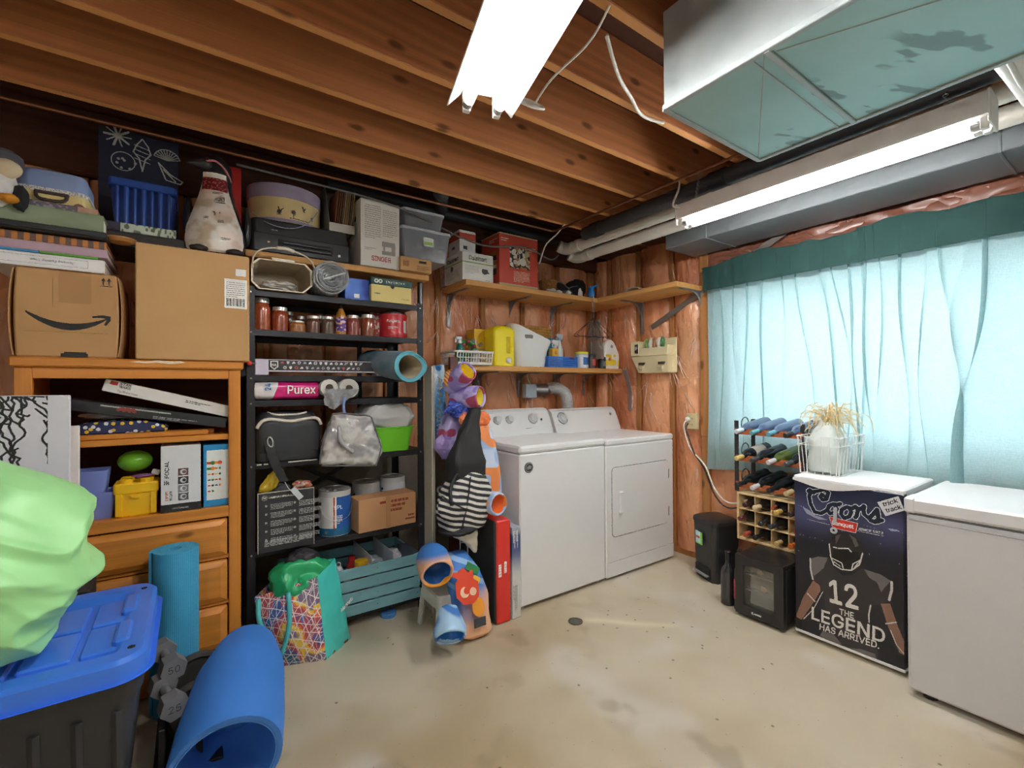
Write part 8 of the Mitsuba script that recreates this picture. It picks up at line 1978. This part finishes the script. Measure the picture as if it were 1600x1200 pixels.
def poster_text(nm, s, pts, mat, bold=True, k=5, lab=None):
    """Lettering between the lower left, lower right and upper left corners."""
    a, b, c = (np.array(q) for q in pts)
    w, h = np.linalg.norm(b - a), np.linalg.norm(c - a)
    m = textw(s, w, h, bold)
    v = np.array(m.vertices); e1, e2 = (b - a) / w, (c - a) / h
    v[:, :2] = a + v[:, :1] * e1 + v[:, 1:2] * e2
    return part(fg, nm, FD(trimesh.Trimesh(v, m.faces, process=False), k), mat, lab)
PW = M('c9c5c0', .5)
poster_text('lettering', '12', [(0.164,0.233),(0.287,0.240),(0.158,0.351)], PW)
poster_text('lettering', 'THE', [(0.206,0.189),(0.267,0.191),(0.206,0.219)], PW)
poster_text('lettering', 'LEGEND', [(0.079,0.113),(0.389,0.125),(0.081,0.181)], PW)
poster_text('lettering', 'HAS ARRIVED.', [(0.116,0.075),(0.367,0.090),(0.118,0.109)], PW)
part(fg, 'banner', FD(poly(PG([(0.166,0.664),(0.286,0.659),(0.277,0.612),(0.181,0.613)])), 4), M('b3302b', .4), 'red banner')
part(fg, 'banner_edge', FD(poly(PG([(0.166,0.664),(0.286,0.659),(0.277,0.612),(0.181,0.613)]).exterior.buffer(.0012)), 5), M('cdb9b4', .5))
poster_text('lettering', 'Banquet', [(0.178,0.623),(0.270,0.624),(0.177,0.649)], WHITE)
poster_text('lettering', 'SINCE 1873', [(0.290,0.629),(0.387,0.633),(0.290,0.640)], PW)
part(fg, 'rule', FD(poly(union_all([LNS([(0.283,0.623),(0.387,0.624)], .0008), LNS([(0.061,0.628),(0.167,0.624)], .0006)])), 4), PW)
part(fg, 'star_lights', FD(poly(union_all([Point(p).buffer(.0016) for p in [(0.022,0.691),(0.034,0.690),(0.046,0.688),(0.057,0.682),(0.069,0.676),(0.084,0.666),(0.099,0.661),(0.313,0.656),(0.325,0.655),(0.338,0.654),(0.351,0.653),(0.411,0.663),(0.423,0.663),(0.435,0.663),(0.444,0.662),(0.458,0.658),(0.029,0.540),(0.044,0.540),(0.075,0.537),(0.098,0.540),(0.375,0.585),(0.331,0.523),(0.445,0.513),(0.020,0.453),(0.220,0.605),(0.134,0.535)]])), 3), M('b5b5c6', .5), 'stadium lights', kind='stuff')
part(fg, 'lights_glow', FD(poly(union_all([PG([(0.042,0.687),(0.072,0.676),(0.099,0.657),(0.157,0.646),(0.113,0.640),(0.061,0.657)]), PG([(0.405,0.663),(0.435,0.666),(0.447,0.661),(0.417,0.655)])])), 1), M('8d8fa6', .5), 'bright stadium light row')
sc1 = [[(0.114,0.784),(0.085,0.775),(0.073,0.752),(0.080,0.711),(0.099,0.674),(0.128,0.672),(0.154,0.694)], [(0.081,0.770),(0.069,0.776),(0.077,0.784),(0.096,0.772)], [(0.114,0.784),(0.144,0.798),(0.162,0.785),(0.154,0.751),(0.136,0.743),(0.125,0.757),(0.133,0.771),(0.144,0.765)],
       [(0.186,0.733),(0.165,0.721),(0.157,0.695),(0.168,0.681),(0.189,0.690),(0.200,0.712),(0.186,0.733),(0.203,0.733),(0.214,0.740)], [(0.241,0.729),(0.220,0.712),(0.217,0.688),(0.230,0.671),(0.251,0.684),(0.261,0.709),(0.248,0.730),(0.264,0.726),(0.278,0.740)],
       [(0.278,0.740),(0.287,0.731),(0.284,0.699),(0.277,0.686)], [(0.287,0.723),(0.304,0.738),(0.313,0.748),(0.310,0.728),(0.313,0.709),(0.332,0.694)], [(0.332,0.694),(0.351,0.721),(0.364,0.743),(0.367,0.717),(0.369,0.699),(0.354,0.681),(0.338,0.685)], [(0.338,0.685),(0.366,0.686),(0.382,0.697)]]
scs = union_all([LineString(s).buffer(.0088) for s in sc1])
part(fg, 'script_outline', FD(poly(scs.buffer(.0028)), 3), M('cfd1d6', .4), 'silver script lettering outline')
part(fg, 'script', FD(poly(scs), 4), M('141a2a', .4), 'dark script lettering')
op = part(fg, 'bottle_opener', FD(poly(union_all([LNS([(0.194,0.711),(0.191,0.638)], .0075), Point([(0.186,0.601)][0]).buffer(.016)]).difference(Point([(0.186,0.601)][0]).buffer(.006)), .006), 6), M('d3d3d6', .3, .6), 'silver bottle opener')
mg = part(fg, 'magnet', FD(poly(PG([(0.367,0.778),(0.445,0.821),(0.465,0.761),(0.397,0.721)]), .003), 6), M('c9c9cc', .4), 'white magnet')
poster_text('lettering', 'trick', [(0.389,0.761),(0.445,0.793),(0.384,0.782)], INK, k=12)
poster_text('lettering', 'track', [(0.401,0.736),(0.458,0.767),(0.395,0.755)], INK, k=12)

# wire basket with bag and raffia on the fridge
wbk = thing('wire_basket', 'white wire basket standing on the printed fridge', 'basket')
wx0, wx1_, wy0_, wy1_ = 2.725, 3.05, .985, 1.17
z0, z1 = FZ + .004, 1.055
wr = []
def loop(z, g): return tube([(wx0 - g, wy0_ - g, z), (wx1_ + g, wy0_ - g, z), (wx1_ + g, wy1_ + g, z), (wx0 - g, wy1_ + g, z)], .0028, 6, closed=True)
wr += [loop(z0, -.01), loop(z1, .008), loop(z1 - .045, .006)]
for t in np.linspace(0, 1, 9):
    for y, g in ((wy0_, -1), (wy1_, 1)):
        x = wx0 + (wx1_ - wx0) * t
        wr.append(tube([(x, y - g * .01, z0), (x, y + g * .008, z1)], .002, 6))
for t in np.linspace(0, 1, 6):
    for x, g in ((wx0, -1), (wx1_, 1)):
        y = wy0_ + (wy1_ - wy0_) * t
        wr.append(tube([(x - g * .01, y, z0), (x + g * .008, y, z1)], .002, 6))
wr += [tube([(wx0, wy0_ + .03 * k, z0), (wx1_, wy0_ + .03 * k, z0)], .0018, 5) for k in range(1, 6)]
part(wbk, 'wires', cat(wr), M('e3e3e1', .35), kind='stuff')
pb = solo('plastic_bag', ridged(loft([ring(2.84, 1.075, z0 + a, w, d, .06, 9) for a, w, d in ((.002, .14, .12), (.02, .19, .15), (.10, .21, .165), (.18, .18, .15), (.24, .13, .11), (.28, .07, .06))]).subdivide().subdivide(), .014, 12, 5), MT('dfe6e3', .6, .4), 'white plastic shopping bag inside the wire basket', 'bag', smooth=True)
rg = np.random.RandomState(3)
rf = []
for k in range(90):
    a = rg.uniform(0, 2 * PI); l = rg.uniform(.06, .17)
    s = np.array((2.85 + rg.randn() * .02, 1.07 + rg.randn() * .02, z0 + .22 + rg.uniform(-.02, .03)))
    e = s + np.array((math.cos(a) * l * .8, math.sin(a) * l * .8, rg.uniform(.02, .16)))
    m_ = (s + e) / 2 + (0, 0, rg.uniform(.02, .08))
    e2 = e + np.array((math.cos(a) * .03, math.sin(a) * .03, -rg.uniform(0, .09)))
    rf.append(tube([s, m_, e, e2], .0018, 4, spline=12))
solo('raffia', cat(rf), M('cdb98a', .7), 'tuft of straw coloured raffia sticking out of the plastic bag in the wire basket', 'raffia', kind='stuff')
solo('book', rot(bx(2.93, 3.03, 1.13, 1.15, z0 + .006, z0 + .16, .002), 0, (0, 1, 0)), M('2f5f74', .4), 'dark teal booklet standing in the wire basket behind the bag', 'book')

# chest freezer
cf = thing('chest_freezer', 'white chest freezer with a flat lid in the near right corner', 'freezer')
XF, YF0, YF1 = 2.515, -.62, .66
part(cf, 'body', bx(XF + .006, 3.115, YF0, YF1, .03, .775, .012), M('c3c2c3', .35, coat=.3))
part(cf, 'gasket', bx(XF + .014, 3.11, YF0 + .01, YF1 - .008, .775, .785, .002), M('55555a', .6), 'dark gasket line')
part(cf, 'lid', bx(XF, 3.12, YF0 - .004, YF1 + .004, .785, .848, .010), M('d2d1d2', .35, coat=.3))
part(cf, 'corner_cap', bx(XF - .002, XF + .1, YF1 - .034, YF1 + .006, .783, .8495, .008), M('d6d5d6', .35))
part(cf, 'trim_line', bx(XF + .0045, XF + .008, YF0 + .01, YF1 - .01, .752, .756, .001), M('8f8f92', .5))
for y in (YF0 + .08, YF1 - .06):
    part(cf, 'foot', lathe([(.025, 0), (.025, .03)], XF + .07, y, 0, 14), M('1d1d1e', .5))
